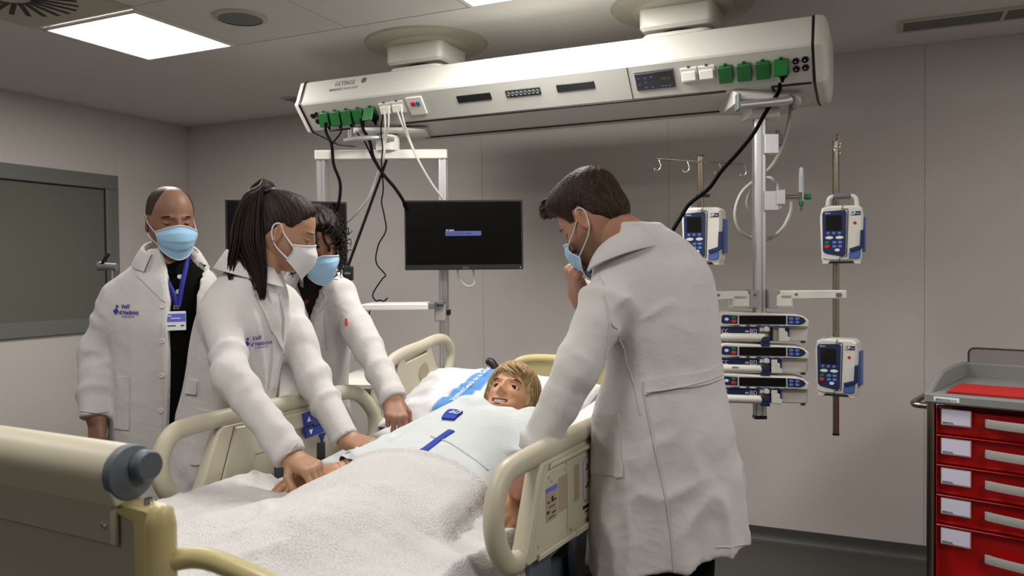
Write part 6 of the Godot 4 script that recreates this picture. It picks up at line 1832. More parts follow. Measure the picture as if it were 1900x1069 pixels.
func person_bald() -> void:
	var skin := Color(0.235, 0.122, 0.08)
	var f := {"skin": skin, "brow": Color(0.02, 0.014, 0.011), "jaw": 0.7, "gaze": 0.5, "lid": 0.0075, "closed": 1}
	var hx := look(at(316, 409, 2.70), 52, 10, 2.0, 0.96)
	var t := thing("person", "bald man in an open white lab coat over a black polo with a blue lanyard", "person", Transform3D(), "")
	var sl := [at(222, 556, 2.68), at(184, 660, 2.68), at(178, 778, 2.60), [0.062, 0.063, 0.052]]
	var sr := [at(388, 552, 2.74), at(424, 655, 2.78), at(420, 775, 2.72), [0.062, 0.062, 0.053]]
	var secs := [[1010, 200, 425, 2.70, 0.17], [835, 205, 418, 2.70, 0.155], [740, 210, 414, 2.70, 0.15], [650, 210, 410, 2.70, 0.145], [590, 203, 408, 2.70, 0.14], [555, 200, 410, 2.70, 0.125], [525, 214, 403, 2.70, 0.11], [502, 236, 390, 2.71, 0.10], [484, 258, 372, 2.71, 0.085], [462, 278, 356, 2.71, 0.072]]
	var S := coat_shape(secs, sl, sr, 0.010, 3)
	# the shirt is the same trunk, two centimetres in; the coat is cut open over it
	var shirt := Shape.new(); shirt.side = S.side; shirt.fwd = S.fwd
	var ss := []
	for q in S.tab: ss.append([q[0], q[1], q[2], q[3] - 0.024, q[4] - 0.022])
	shirt.torso(ss); shirt.ready()
	S.ready()
	var k := 2.56 / FOCAL
	var sx := func(px: float, py: float) -> float:
		var p := at(px, py, 2.56)
		var s := S.section(p.y)
		return (p - Vector3(s[0], p.y, s[1])).dot(S.side)
	var op := []
	for q in [[1010, 309, 352], [800, 309, 352], [640, 309, 352], [560, 308, 352], [500, 294, 352], [465, 278, 350]]:
		op.append([at(300, q[0], 2.56).y, sx.call(q[1], q[0]), sx.call(q[2], q[0])])
	S.open = op
	var m := MB.new(); m.colored = true
	build_head(m, hx, f)
	body_under(m, hx, at(318, 492, 2.71), S, [sl, sr], skin)
	var w := at(178, 772, 2.60)
	hand_mesh(m, hand_frame(w, at(182, 850, 2.56), Basis.from_euler(Vector3(0, 0.42874, 0)) * Vector3(-0.45, 0, 0.9)), 1.0, [0.55, 0.6, 0.65, 0.7], 0.3, 0.35, sl[1], skin)
	hand_mesh(m, hand_frame(at(420, 770, 2.72), at(418, 850, 2.70), Basis.from_euler(Vector3(0, 0.42874, 0)) * Vector3(0.5, 0, 0.9)), -1.0, [0.5, 0.55, 0.6, 0.7], 0.3, 0.35, sr[1], skin)
	part("body", m, mats.skin, t)
	face_parts(t, hx, f)
	m = MB.new(); m.colored = true
	hair_cap(m, hx, f, [[0, 0.124], [28, 0.108], [46, 0.088], [60, 0.050], [70, 0.008], [90, 0.010], [105, -0.02], [130, -0.055], [180, -0.06]], func(az, el, p): return 0.0026 * smoothstep(0.118, 0.075, p.y), Color(0.025, 0.017, 0.013), Color(0.07, 0.047, 0.036), 5, 30.0)
	part("hair", m, mats.hair, t)
	face_mask(t, hx, "face_mask", mats.mask_blue, true)
	var b := bounds(S)
	m = MB.new(); nets(S, b[0], b[1], 0.0085, m)
	var coat := part("lab_coat", m, mats.coat, t)
	b = bounds(shirt)
	m = MB.new(); nets(shirt, b[0], b[1], 0.012, m)
	var polo := part("polo_shirt", m, mats.polo, t)
	# collar, lapels, pocket, seams
	neck_collar(coat, at(318, 470, 2.71), hx.basis.z, 0.084, 0.078, at(318, 452, 2.71).y, at(318, 488, 2.71).y, 124.0, 0.030)
	cloth_patch(S, coat, "lapel", [[249, 506], [300, 509], [307, 562], [300, 556]], 0.005)
	cloth_patch(S, coat, "lapel", [[372, 470], [352, 466], [352, 520], [390, 500]], 0.005)
	cloth_patch(S, coat, "pocket", [[212, 795], [240, 798], [240, 700], [214, 698]], 0.003)
	stitched(S, coat, "front_seam", [[301, 600], [301, 700], [302, 820]], 0.004, 0.001)
	coat_buttons(S, coat, [[301, 568], [300, 633], [300, 697], [299, 762]])
	emblem(S, coat, 238, 575, 0.0125, ["Vall", "d'Hebron", "Barcelona Campus Salut"], true)
	stitched(S, coat, "cuff_seam", [[150, 763], [178, 766], [206, 762]], 0.004, 0.001)
	# shirt collar and placket, lanyard with its badge
	shirt.ready()
	cloth_patch(shirt, polo, "shirt_collar", [[284, 472], [305, 480], [322, 512], [296, 506]], 0.008, 10, mats.polo)
	cloth_patch(shirt, polo, "shirt_collar", [[346, 474], [330, 484], [326, 512], [346, 506]], 0.008, 10, mats.polo)
	coat_buttons(shirt, polo, [[334, 514], [331, 542]])
	m = MB.new()
	strip(shirt, smooth(ons(shirt, [[279, 462], [290, 490], [306, 515], [322, 545], [328, 570]]), 6), 0.015, 0.008, m)
	strip(shirt, smooth(ons(shirt, [[346, 470], [344, 500], [338, 530], [331, 570]]), 6), 0.015, 0.0085, m)
	var ly := part("lanyard", m, mats.lanyard, t)
	var bo := on(shirt, 326, 596)
	var bx := facing(bo + shirt.grad(bo, 0.02).normalized() * 0.012, shirt.grad(bo, 0.02))
	m = MB.new(); m.xf = bx; m.box(Vector3(0.003, 0.044, 0), Vector3(0.016, 0.014, 0.004), 0.001); part("badge_clip", m, mats.chrome, ly)
	m = MB.new(); m.xf = bx; m.slab(MB.rect(0.062, 0.062, 0.003), -0.001, 0.001, 0.0004); var bg := part("badge", m, mats.print_white, ly)
	m = MB.new(); m.xf = bx; m.slab(MB.rect(0.060, 0.026), 0.0, 0.0018, 0.0, 0.0, Vector3(0, 0.010, 0)); part("badge_band", m, mats.print_lilac, bg)
	m = MB.new(); m.xf = bx; m.slab(MB.rect(0.012, 0.003), 0.0, 0.0022, 0.0, 0.0, Vector3(-0.018, 0.016, 0)); m.slab(MB.rect(0.03, 0.003), 0.0, 0.0022, 0.0, 0.0, Vector3(0.0, 0.008, 0)); part("badge_print", m, mats.print_white, bg)
	m = MB.new(); m.xf = bx; m.slab(MB.rect(0.024, 0.003), 0.0, 0.0018, 0.0, 0.0, Vector3(-0.012, -0.016, 0)); m.slab(MB.rect(0.010, 0.004), 0.0, 0.0018, 0.0, 0.0, Vector3(0.02, -0.016, 0)); part("badge_print", m, mats.print_dark, bg)
	var hip := Vector3(S.tab[1][1], 0.84, S.tab[1][2])
	legs(t, hip, Vector3(hip.x - 0.11, 0, hip.z + 0.05), Vector3(hip.x + 0.11, 0, hip.z - 0.05), hx.basis.z.slide(Vector3.UP).normalized(), mats.polo)

func person_curly() -> void:
	var skin := Color(0.30, 0.155, 0.10)
	var f := {"skin": skin, "brow": Color(0.012, 0.009, 0.008), "jaw": 1.1, "gaze": 0.6, "lid": 0.008, "closed": 1}
	var hx := look(at(583, 451, 2.78), 60, 24, 10.0, 0.94)
	var t := thing("person", "woman with curly black hair and light blue face mask in a white lab coat", "person")
	var sl := [at(630, 550, 2.88), at(690, 660, 2.76), at(731, 744, 2.65), [0.062, 0.049, 0.043]]
	var sr := [at(520, 556, 2.92), at(505, 680, 2.88), at(525, 770, 2.72), [0.062, 0.053, 0.044]]
	var S := coat_shape([[1000, 512, 664, 2.92, 0.16], [860, 516, 658, 2.92, 0.15], [770, 518, 650, 2.92, 0.14], [700, 520, 646, 2.92, 0.13], [640, 515, 650, 2.92, 0.125], [590, 508, 654, 2.92, 0.12], [548, 510, 648, 2.91, 0.105], [522, 530, 630, 2.89, 0.09], [500, 555, 615, 2.87, 0.068]], sl, sr, 0.010, 8)
	S.ready()
	var sx := func(px: float, py: float) -> float:
		var p := at(px, py, 2.80)
		var s := S.section(p.y)
		return (p - Vector3(s[0], p.y, s[1])).dot(S.side)
	var op := []
	for q in [[600, 573, 576], [585, 568, 578], [555, 555, 588], [525, 544, 598], [495, 540, 606]]:
		op.append([at(580, q[0], 2.80).y, sx.call(q[1], q[0]), sx.call(q[2], q[0])])
	var shirt := Shape.new(); shirt.side = S.side; shirt.fwd = S.fwd
	var ss := []
	for q in S.tab: ss.append([q[0], q[1], q[2], q[3] - 0.022, q[4] - 0.02])
	shirt.torso(ss); shirt.ready()
	S.open = [[S.hem, 0.02, 0.0]] + op
	var m := MB.new(); m.colored = true
	build_head(m, hx, f)
	body_under(m, hx, at(582, 508, 2.90), S, [sl, sr], skin)
	hand_mesh(m, hand_frame(at(729, 738, 2.65), at(738, 790, 2.56), Basis.from_euler(Vector3(0, 0.42874, 0)) * Vector3(0.2, 0.55, 0.8)), -1.0, [0.5, 0.7, 0.95, 1.1], 0.35, 0.75, sl[1], skin)
	hand_mesh(m, hand_frame(at(525, 768, 2.72), at(545, 830, 2.62), Vector3(0, 1, 0)), 1.0, [0.4, 0.45, 0.5, 0.5], 0.5, 0.4, sr[1], skin)
	part("body", m, mats.skin, t)
	face_parts(t, hx, f)
	# hair: a cap under a cloud of ringlets
	m = MB.new(); m.colored = true
	hair_cap(m, hx, f, [[0, 0.074], [30, 0.066], [52, 0.020], [75, -0.03], [100, -0.07], [180, -0.085]], func(az, el, p): return 0.026, Color(0.006, 0.005, 0.005), Color(0.022, 0.018, 0.016), 2, 8.0)
	var rng := RandomNumberGenerator.new(); rng.seed = 12
	for i in 560:
		var az := rng.randf_range(-PI, PI); var el := rng.randf_range(-0.75, 1.5)
		if absf(az) < 0.85 and el < 0.72: continue
		var p := head_point(az, el, f)
		var o := p * Vector3(1.25, 1.10, 1.16) + Vector3(0, 0.006, -0.004)
		var dir := (Vector3(p.x, 0, p.z).normalized() * rng.randf_range(0.15, 0.7) + Vector3(rng.randf_range(-0.5, 0.5), rng.randf_range(-1.2, -0.35), rng.randf_range(-0.5, 0.5))).normalized()
		var L := rng.randf_range(0.028, 0.060)
		var u := dir.cross(Vector3(0.3, 0.2, 1)).normalized(); var v := dir.cross(u)
		var rr := rng.randf_range(0.006, 0.012); var turns := rng.randf_range(1.2, 2.6); var ph := rng.randf() * TAU
		var pts := []; var rad := []
		for k in 15:
			var s := k / 14.0
			var q := o + dir * L * s + (u * cos(ph + turns * TAU * s) + v * sin(ph + turns * TAU * s)) * rr * (0.6 + 0.6 * s)
			pts.append(hx * q); rad.append(0.0038 * (1.0 - 0.7 * s))
		m.col = Color(0.008, 0.006, 0.006).lerp(Color(0.03, 0.024, 0.021), rng.randf())
		m.tube(pts, rad, 5, false)
	for i in 3:   # locks over the forehead
		var s := -0.1 + i * 0.25
		var p0 := hx * Vector3(s * 0.11, 0.088, 0.075); var p1 := hx * Vector3(s * 0.13 - 0.008, 0.055, 0.115 - absf(s) * 0.05); var p2 := hx * Vector3(s * 0.155 + 0.008 * sin(i * 2.3), 0.036 - 0.02 * absf(sin(i * 1.7)), 0.110 - absf(s) * 0.07)
		m.tube(smooth([p0, p1, p2, p2 + hx.basis * Vector3(0.006 * cos(i * 1.9), -0.012, 0.0)], 5), 0.0046, 6)
	part("hair", m, mats.hair, t)
	face_mask(t, hx, "face_mask", mats.mask_blue, true)
	var b := bounds(S)
	m = MB.new(); nets(S, b[0], b[1], 0.0085, m)
	var coat := part("lab_coat", m, mats.coat, t)
	b = bounds(shirt); b[0].y = at(580, 640, 2.8).y
	m = MB.new(); m.colored = true; nets(shirt, b[0], b[1], 0.011, m)
	var nz := FastNoiseLite.new(); nz.frequency = 22.0; nz.noise_type = FastNoiseLite.TYPE_CELLULAR; nz.seed = 3
	for i in m.v.size():
		var q := nz.get_noise_3dv(m.v[i])
		m.c[i] = Color(0.008, 0.007, 0.006) if q < -0.35 else (Color(0.20, 0.065, 0.012) if q < -0.15 else Color(0.015, 0.010, 0.008))
	part("patterned_blouse", m, mats.print_shirt, t)
	cloth_patch(S, coat, "lapel", [[536, 512], [548, 506], [573, 596], [540, 560]], 0.005)
	cloth_patch(S, coat, "lapel", [[606, 502], [597, 518], [578, 596], [606, 560]], 0.005)
	neck_collar(coat, at(585, 506, 2.88), hx.basis.z, 0.074, 0.072, at(585, 488, 2.88).y, at(585, 522, 2.88).y, 128.0)
	cloth_patch(S, coat, "breast_pocket", [[606, 650], [636, 644], [638, 582], [602, 584]], 0.003)
	stitched(S, coat, "front_seam", [[576, 600], [576, 680], [574, 770]], 0.005, 0.0016)
	coat_buttons(S, coat, [[579, 614], [578, 688]])
	emblem(S, coat, 534, 594, 0.0115, ["Vall", "d'Hebron", "Barcelona Campus Salut"], false)
	cloth_patch(S, coat, "red_tab", [[641, 604], [644.5, 604], [644.5, 592], [641, 592]], 0.004, 3, mats.red_dot)
	var hip := Vector3(S.tab[1][1], 0.84, S.tab[1][2])
	legs(t, hip, Vector3(hip.x - 0.09, 0, hip.z - 0.04), Vector3(hip.x + 0.09, 0, hip.z + 0.0), hx.basis.z.slide(Vector3.UP).normalized(), mats.trouser)

func person_ponytail() -> void:
	var skin := Color(0.36, 0.20, 0.125)
	var f := {"skin": skin, "brow": Color(0.018, 0.012, 0.010), "jaw": 1.0, "gaze": 0.65, "lid": 0.007, "closed": 1}
	var hx := look(at(522, 430, 2.47), -16, 20, 0.0, 0.98)
	var t := thing("person", "woman with a long black ponytail and plain white face mask bending over the bed", "person")
	var sl := [at(522, 560, 2.60), at(578, 700, 2.52), at(640, 816, 2.42), [0.062, 0.054, 0.043]]     # her far arm
	var sr := [at(410, 585, 2.34), at(430, 695, 2.22), at(538, 848, 2.14), [0.055, 0.048, 0.042]]
	var S := coat_shape([[1010, 288, 508, 2.50, 0.20], [900, 306, 507, 2.50, 0.19], [800, 328, 510, 2.50, 0.175], [720, 345, 516, 2.48, 0.16], [640, 360, 524, 2.46, 0.16], [580, 374, 531, 2.45, 0.155], [545, 388, 530, 2.45, 0.14], [518, 408, 522, 2.45, 0.115], [496, 430, 512, 2.45, 0.085], [474, 444, 504, 2.45, 0.066]], sl, sr, 0.010, 14)
	S.ready()
	S.pulls = [[at(470, 560, 2.3), at(500, 740, 2.4), 0.012, 0.022], [at(395, 640, 2.35), at(440, 760, 2.35), 0.008, 0.03]]
	var m := MB.new(); m.colored = true
	build_head(m, hx, f)
	body_under(m, hx, at(476, 508, 2.45), S, [sl, sr], skin)
	var cam := Basis.from_euler(Vector3(0, 0.42874, 0))
	hand_mesh(m, hand_frame(at(541, 850, 2.14), at(588, 874, 2.08), cam * Vector3(0.30, 0.9, 0.35)), 1.0, [0.75, 0.8, 0.85, 0.9], 0.2, 0.5, sr[1], skin)
	hand_mesh(m, hand_frame(at(643, 814, 2.42), at(692, 832, 2.35), cam * Vector3(0.1, 0.9, 0.45)), -1.0, [0.35, 0.45, 0.55, 0.6], 0.7, 0.45, sl[1], skin)
	part("body", m, mats.skin, t)
	face_parts(t, hx, f)
	var dark := Color(0.008, 0.006, 0.005); var light := Color(0.045, 0.030, 0.022)
	m = MB.new(); m.colored = true
	hair_cap(m, hx, f, [[0, 0.074], [35, 0.066], [58, 0.044], [72, 0.010], [84, 0.010], [92, 0.018], [100, 0.0], [120, -0.055], [180, -0.07]], func(az, el, p): return 0.007 + 0.004 * smoothstep(0.05, 0.11, p.y), dark, light, 7, 15.0, Vector3(0.0, 0.105, -0.082))
	var rng := RandomNumberGenerator.new(); rng.seed = 5
	var tl := Vector3(0.0, 0.105, -0.082)
	var tie := hx * tl
	var cap_node := part("hair", m, mats.hair, t)
	m = MB.new()
	var ring := []
	for k in 13: ring.append(tie + (hx.basis * Vector3(cos(TAU * k / 12) * 0.021, sin(TAU * k / 12) * 0.012, sin(TAU * k / 12) * 0.019)))
	m.tube(ring, 0.009, 8, false); part("hair_tie", m, mats.black, cap_node)
	# the ponytail: a bundle of strands arching from the tie, down behind the ear to the chest
	m = MB.new(); m.colored = true
	for i in 340:
		var a := rng.randf() * TAU; var r := sqrt(rng.randf())
		var u := cos(a) * r; var v := sin(a) * r
		var end: float = rng.randf_range(0.80, 1.0)
		var back := u < -0.35 and rng.randf() < 0.75
		var path := [tie + cam * Vector3(-0.006 * u, 0.012 * v, 0.012 * u), at(500 - u * 8, 342 + v * 5 - u * 2, 2.46 - 0.02 * v), at(474 + u * 16, 350 + v * 10 - u * 10, 2.44 - 0.03 * v), at(462 + u * 27, 400 + v * 8, 2.40 - 0.035 * v), at(459 + u * 33, 450, 2.37 - 0.035 * v)]
		if back: path += [at(446 + u * 26, 490, 2.36 - 0.02 * v), at(436 + u * 14, 512 + end * 8, 2.345 - 0.015 * v)]
		else: path += [at(474 + u * 22, 500, 2.35 - 0.02 * v), at(484 + u * 10, 530 + 28.0 * (end - 0.8) / 0.2, 2.325 - 0.012 * v)]
		var sm := smooth(path, 4)
		var rad := []
		for k in sm.size(): rad.append(0.0021 * (1.0 - 0.75 * smoothstep(0.75, 1.0, float(k) / (sm.size() - 1))))
		m.col = dark.lerp(light, pow(rng.randf(), 4.0))
		m.tube(sm, rad, 4, false)
	part("ponytail", m, mats.hair, t)
	face_mask(t, hx, "face_mask", mats.mask_white, false, 0.002, 74.0)
	var b := bounds(S)
	m = MB.new(); nets(S, b[0], b[1], 0.008, m)
	var coat := part("lab_coat", m, mats.coat, t)
	neck_collar(coat, at(472, 486, 2.45), hx.basis.z, 0.072, 0.074, at(472, 470, 2.45).y, at(472, 512, 2.45).y, 135.0)
	cloth_patch(S, coat, "lapel", [[466, 541], [484, 539], [524, 660], [500, 610]], 0.005)
	cloth_patch(S, coat, "inner_blouse", [[496, 546], [514, 542], [516, 620], [506, 640]], 0.0025)
	stitched(S, coat, "front_edge", [[497, 540], [508, 600], [506, 660], [499, 720]], 0.007, 0.003)
	stitched(S, coat, "front_edge", [[516, 548], [526, 590], [524, 650], [510, 720]], 0.010, 0.004)
	cloth_patch(S, coat, "back_belt", [[345, 730], [366, 732], [368, 706], [349, 702]], 0.006, 6)
	cloth_patch(S, coat, "pocket", [[354, 862], [420, 866], [424, 764], [362, 758]], 0.0035)
	stitched(S, coat, "cuff_seam", [[503, 858], [530, 846], [552, 822]], 0.004, 0.0012)
	emblem(S, coat, 481, 632, 0.0115, ["Vall", "d'Hebron", "Barcelona Campus Salut"], true, 0.05)
	var hip := Vector3(S.tab[1][1], 0.84, S.tab[1][2])
	legs(t, hip, Vector3(hip.x - 0.02, 0, hip.z - 0.10), Vector3(hip.x + 0.0, 0, hip.z + 0.09), hx.basis.z.slide(Vector3.UP).normalized(), mats.trouser)

func person_back() -> void:
	var skin := Color(0.34, 0.17, 0.11)
	var f := {"skin": skin, "brow": Color(0.03, 0.018, 0.012), "jaw": 0.7, "stubble": Color(0.14, 0.075, 0.045), "gaze": 0.5, "lid": 0.007, "closed": 1}
	var hx := look(at(1103, 403, 2.03), 222, 36, -4.0, 0.95)
	var t := thing("person", "brown-haired man in a white lab coat seen from behind, hand at his mask", "person")
	var sl := [at(1122, 568, 1.94), at(1068, 690, 1.885), at(988, 846, 1.885), [0.064, 0.049, 0.045]]
	var sr := [at(1264, 522, 2.10), at(1200, 640, 2.30), at(1078, 545, 2.18), [0.066, 0.058, 0.046]]
	var S := coat_shape([[1130, 1080, 1400, 2.02, 0.165], [1000, 1093, 1391, 2.02, 0.16], [850, 1097, 1370, 2.02, 0.155], [740, 1106, 1346, 2.02, 0.145], [690, 1122, 1338, 2.02, 0.135], [600, 1112, 1333, 2.02, 0.135], [545, 1098, 1326, 2.02, 0.13], [500, 1100, 1316, 2.02, 0.12], [465, 1108, 1292, 2.02, 0.105], [438, 1120, 1262, 2.01, 0.09], [416, 1132, 1226, 2.01, 0.08]], sl, sr, 0.009, 21)
	S.ready()
	S.hem = at(1395, 1027, 2.02).y + 0.012
	S.hem_slope = 0.24
	var yb := S.hem
	S.waist = yb + 0.45
	S.pulls = [[at(1128, 575, 1.88), at(1215, 520, 1.88), 0.010, 0.013], [at(1132, 625, 1.88), at(1250, 560, 1.88), 0.009, 0.014], [at(1090, 520, 1.85), at(1075, 600, 1.85), 0.008, 0.010], [at(1108, 530, 1.86), at(1100, 620, 1.86), 0.007, 0.010], [at(1050, 640, 1.83), at(1100, 680, 1.85), 0.007, 0.012], [at(1020, 720, 1.84), at(1075, 745, 1.85), 0.006, 0.012], [at(1175, 800, 1.86), at(1170, 1000, 1.84), 0.008, 0.016], [at(1135, 700, 1.9), at(1150, 900, 1.9), 0.010, 0.02], [at(1330, 760, 1.95), at(1350, 980, 1.95), 0.012, 0.03], [at(1210, 780, 1.85), at(1225, 1040, 1.85), -0.010, 0.012]]
	var m := MB.new(); m.colored = true
	build_head(m, hx, f)
	body_under(m, hx, at(1165, 455, 2.01), S, [sl, sr], skin)
	var cam := Basis.from_euler(Vector3(0, 0.42874, 0))
	hand_mesh(m, hand_frame(at(985, 852, 1.885), at(950, 920, 1.90), cam * Vector3(-0.3, 0.8, 0.5)), -1.0, [0.5, 0.55, 0.6, 0.65], 0.4, 0.4, sl[1], skin)
	hand_mesh(m, hand_frame(at(1074, 546, 2.16), at(1058, 492, 2.08), cam * Vector3(-0.8, 0.1, 0.55)), 1.0, [0.75, 0.85, 1.0, 1.1], 0.2, 0.3, sr[1], skin)
	part("body", m, mats.skin, t)
	face_parts(t, hx, f)
	m = MB.new(); m.colored = true
	hair_cap(m, hx, f, [[0, 0.062], [40, 0.056], [58, 0.030], [68, -0.005], [80, -0.012], [86, 0.016], [100, 0.016], [112, -0.03], [135, -0.062], [180, -0.072]], func(az, el, p): return lerpf(0.004, 0.016, smoothstep(0.0, 0.09, p.y)) + 0.022 * bell(p.x, p.y, 0.0, 0.085, 0.05, 0.028) * smoothstep(0.0, 0.05, p.z), Color(0.012, 0.008, 0.006), Color(0.055, 0.033, 0.020), 9, 24.0)
	var rng := RandomNumberGenerator.new(); rng.seed = 31
	for i in 260:   # the quiff
		var az := rng.randf_range(-0.75, 0.75)
		var p := head_point(az, rng.randf_range(0.62, 1.05), f)
		var pts := smooth([hx * p, hx * (p + Vector3(p.x * 0.15, 0.018, 0.012)), hx * (p + Vector3(p.x * 0.3 + 0.008 * rng.randf(), 0.022, 0.032 + 0.012 * rng.randf()))], 4)
		m.col = Color(0.014, 0.009, 0.006).lerp(Color(0.085, 0.048, 0.026), rng.randf())
		m.tube(pts, [0.0026, 0.0026, 0.0025, 0.0024, 0.0022, 0.002, 0.0016, 0.0012, 0.0006], 4, false)
	part("hair", m, mats.hair, t)
	face_mask(t, hx, "face_mask", mats.mask_blue, true)
	var b := bounds(S)
	b[0].y = yb - 0.06
	m = MB.new(); nets(S, b[0], b[1], 0.0075, m)
	var coat := part("lab_coat", m, mats.coat, t)
	neck_collar(coat, at(1166, 448, 2.01), hx.basis.z, 0.074, 0.074, at(1178, 424, 2.01).y, at(1130, 480, 2.01).y, 130.0, 0.024)
	cloth_patch(S, coat, "half_belt", [[1196, 734], [1340, 700], [1338, 676], [1197, 706]], 0.006, 18)
	stitched(S, coat, "belt_stitching", [[1200, 729], [1270, 717], [1334, 696]], 0.003, 0.0075)
	stitched(S, coat, "back_seam", [[1196, 735], [1215, 830], [1238, 940], [1252, 1062]], 0.006, 0.0014)
	stitched(S, coat, "shoulder_seam", [[1112, 512], [1126, 570], [1132, 620], [1122, 665]], 0.005, 0.0014)
	stitched(S, coat, "side_seam", [[1134, 600], [1160, 660], [1178, 720], [1188, 770]], 0.004, 0.0012)
	cloth_patch(S, coat, "pocket", [[1098, 880], [1156, 884], [1148, 768], [1100, 770]], 0.0035)
	stitched(S, coat, "hem_stitching", [[1330, 1016], [1365, 1014], [1388, 1010]], 0.004, 0.001)
	var hip := Vector3(S.tab[2][1], 0.80, S.tab[2][2])
	legs(t, hip, at(1225, 1300, 2.0) * Vector3(1, 0, 1), at(1300, 1300, 2.06) * Vector3(1, 0, 1), hx.basis.z.slide(Vector3.UP).normalized(), mats.trouser)

# ---------------------------------------------------------------- the patient simulator in the bed

var gown_cache: Shape

func patient_arms() -> Array:
	return [[at(872, 774, 2.52), at(756, 828, 2.35), at(660, 868, 2.21)], [at(985, 800, 2.36), at(975, 880, 2.12), at(952, 930, 1.92)]]

func gown_shape() -> Shape:
	if gown_cache: return gown_cache
	var T := bed_x.basis * Vector3(0, 0, -1)
	var R := bed_x.basis.x
	var ra: Array = patient_arms()[0]; var la: Array = patient_arms()[1]
	# body frame: x across to the right, y up the body, z off the bed
	var o := bed(-0.375, 0.10, 0.905)
	var yy := (T * 0.985 + Vector3.UP * 0.10 + R * -0.03).normalized()
	var zz := R.cross(yy).normalized()
	var bx := Transform3D(Basis(yy.cross(zz), yy, zz), o)
	var inv := bx.affine_inverse()
	var G := Shape.new()
	G.local = inv
	G.side = Vector3.RIGHT; G.fwd = Vector3.BACK
	G.torso([[-0.16, 0.0, -0.03, 0.24, 0.06], [-0.05, 0.0, -0.025, 0.235, 0.07], [0.10, 0.0, -0.02, 0.215, 0.085], [0.25, 0.0, -0.01, 0.20, 0.10], [0.38, 0.0, 0.0, 0.20, 0.108], [0.48, 0.0, -0.005, 0.195, 0.095], [0.545, 0.0, -0.008, 0.16, 0.075], [0.60, 0.0, -0.005, 0.10, 0.064], [0.635, 0.0, 0.0, 0.074, 0.058]])
	G.sleeve(inv * ra[0], inv * ra[1], inv * ra[2], [0.070, 0.057, 0.046])
	G.sleeve(inv * la[0], inv * la[1], inv * (la[1].lerp(la[2], 0.05)), [0.070, 0.062, 0.060])
	G.noise = FastNoiseLite.new(); G.noise.seed = 6; G.noise.frequency = 1.0; G.noise.fractal_octaves = 2
	G.amp = 0.007; G.waist = 0.3
	G.ready()
	G.pulls = [[inv * at(800, 806, 2.3), inv * at(905, 868, 2.2), 0.008, 0.012], [inv * at(880, 830, 2.3), inv * at(935, 785, 2.4), 0.008, 0.010], [inv * at(870, 800, 2.4), inv * at(760, 850, 2.2), -0.030, 0.018]]
	gown_cache = G
	return G

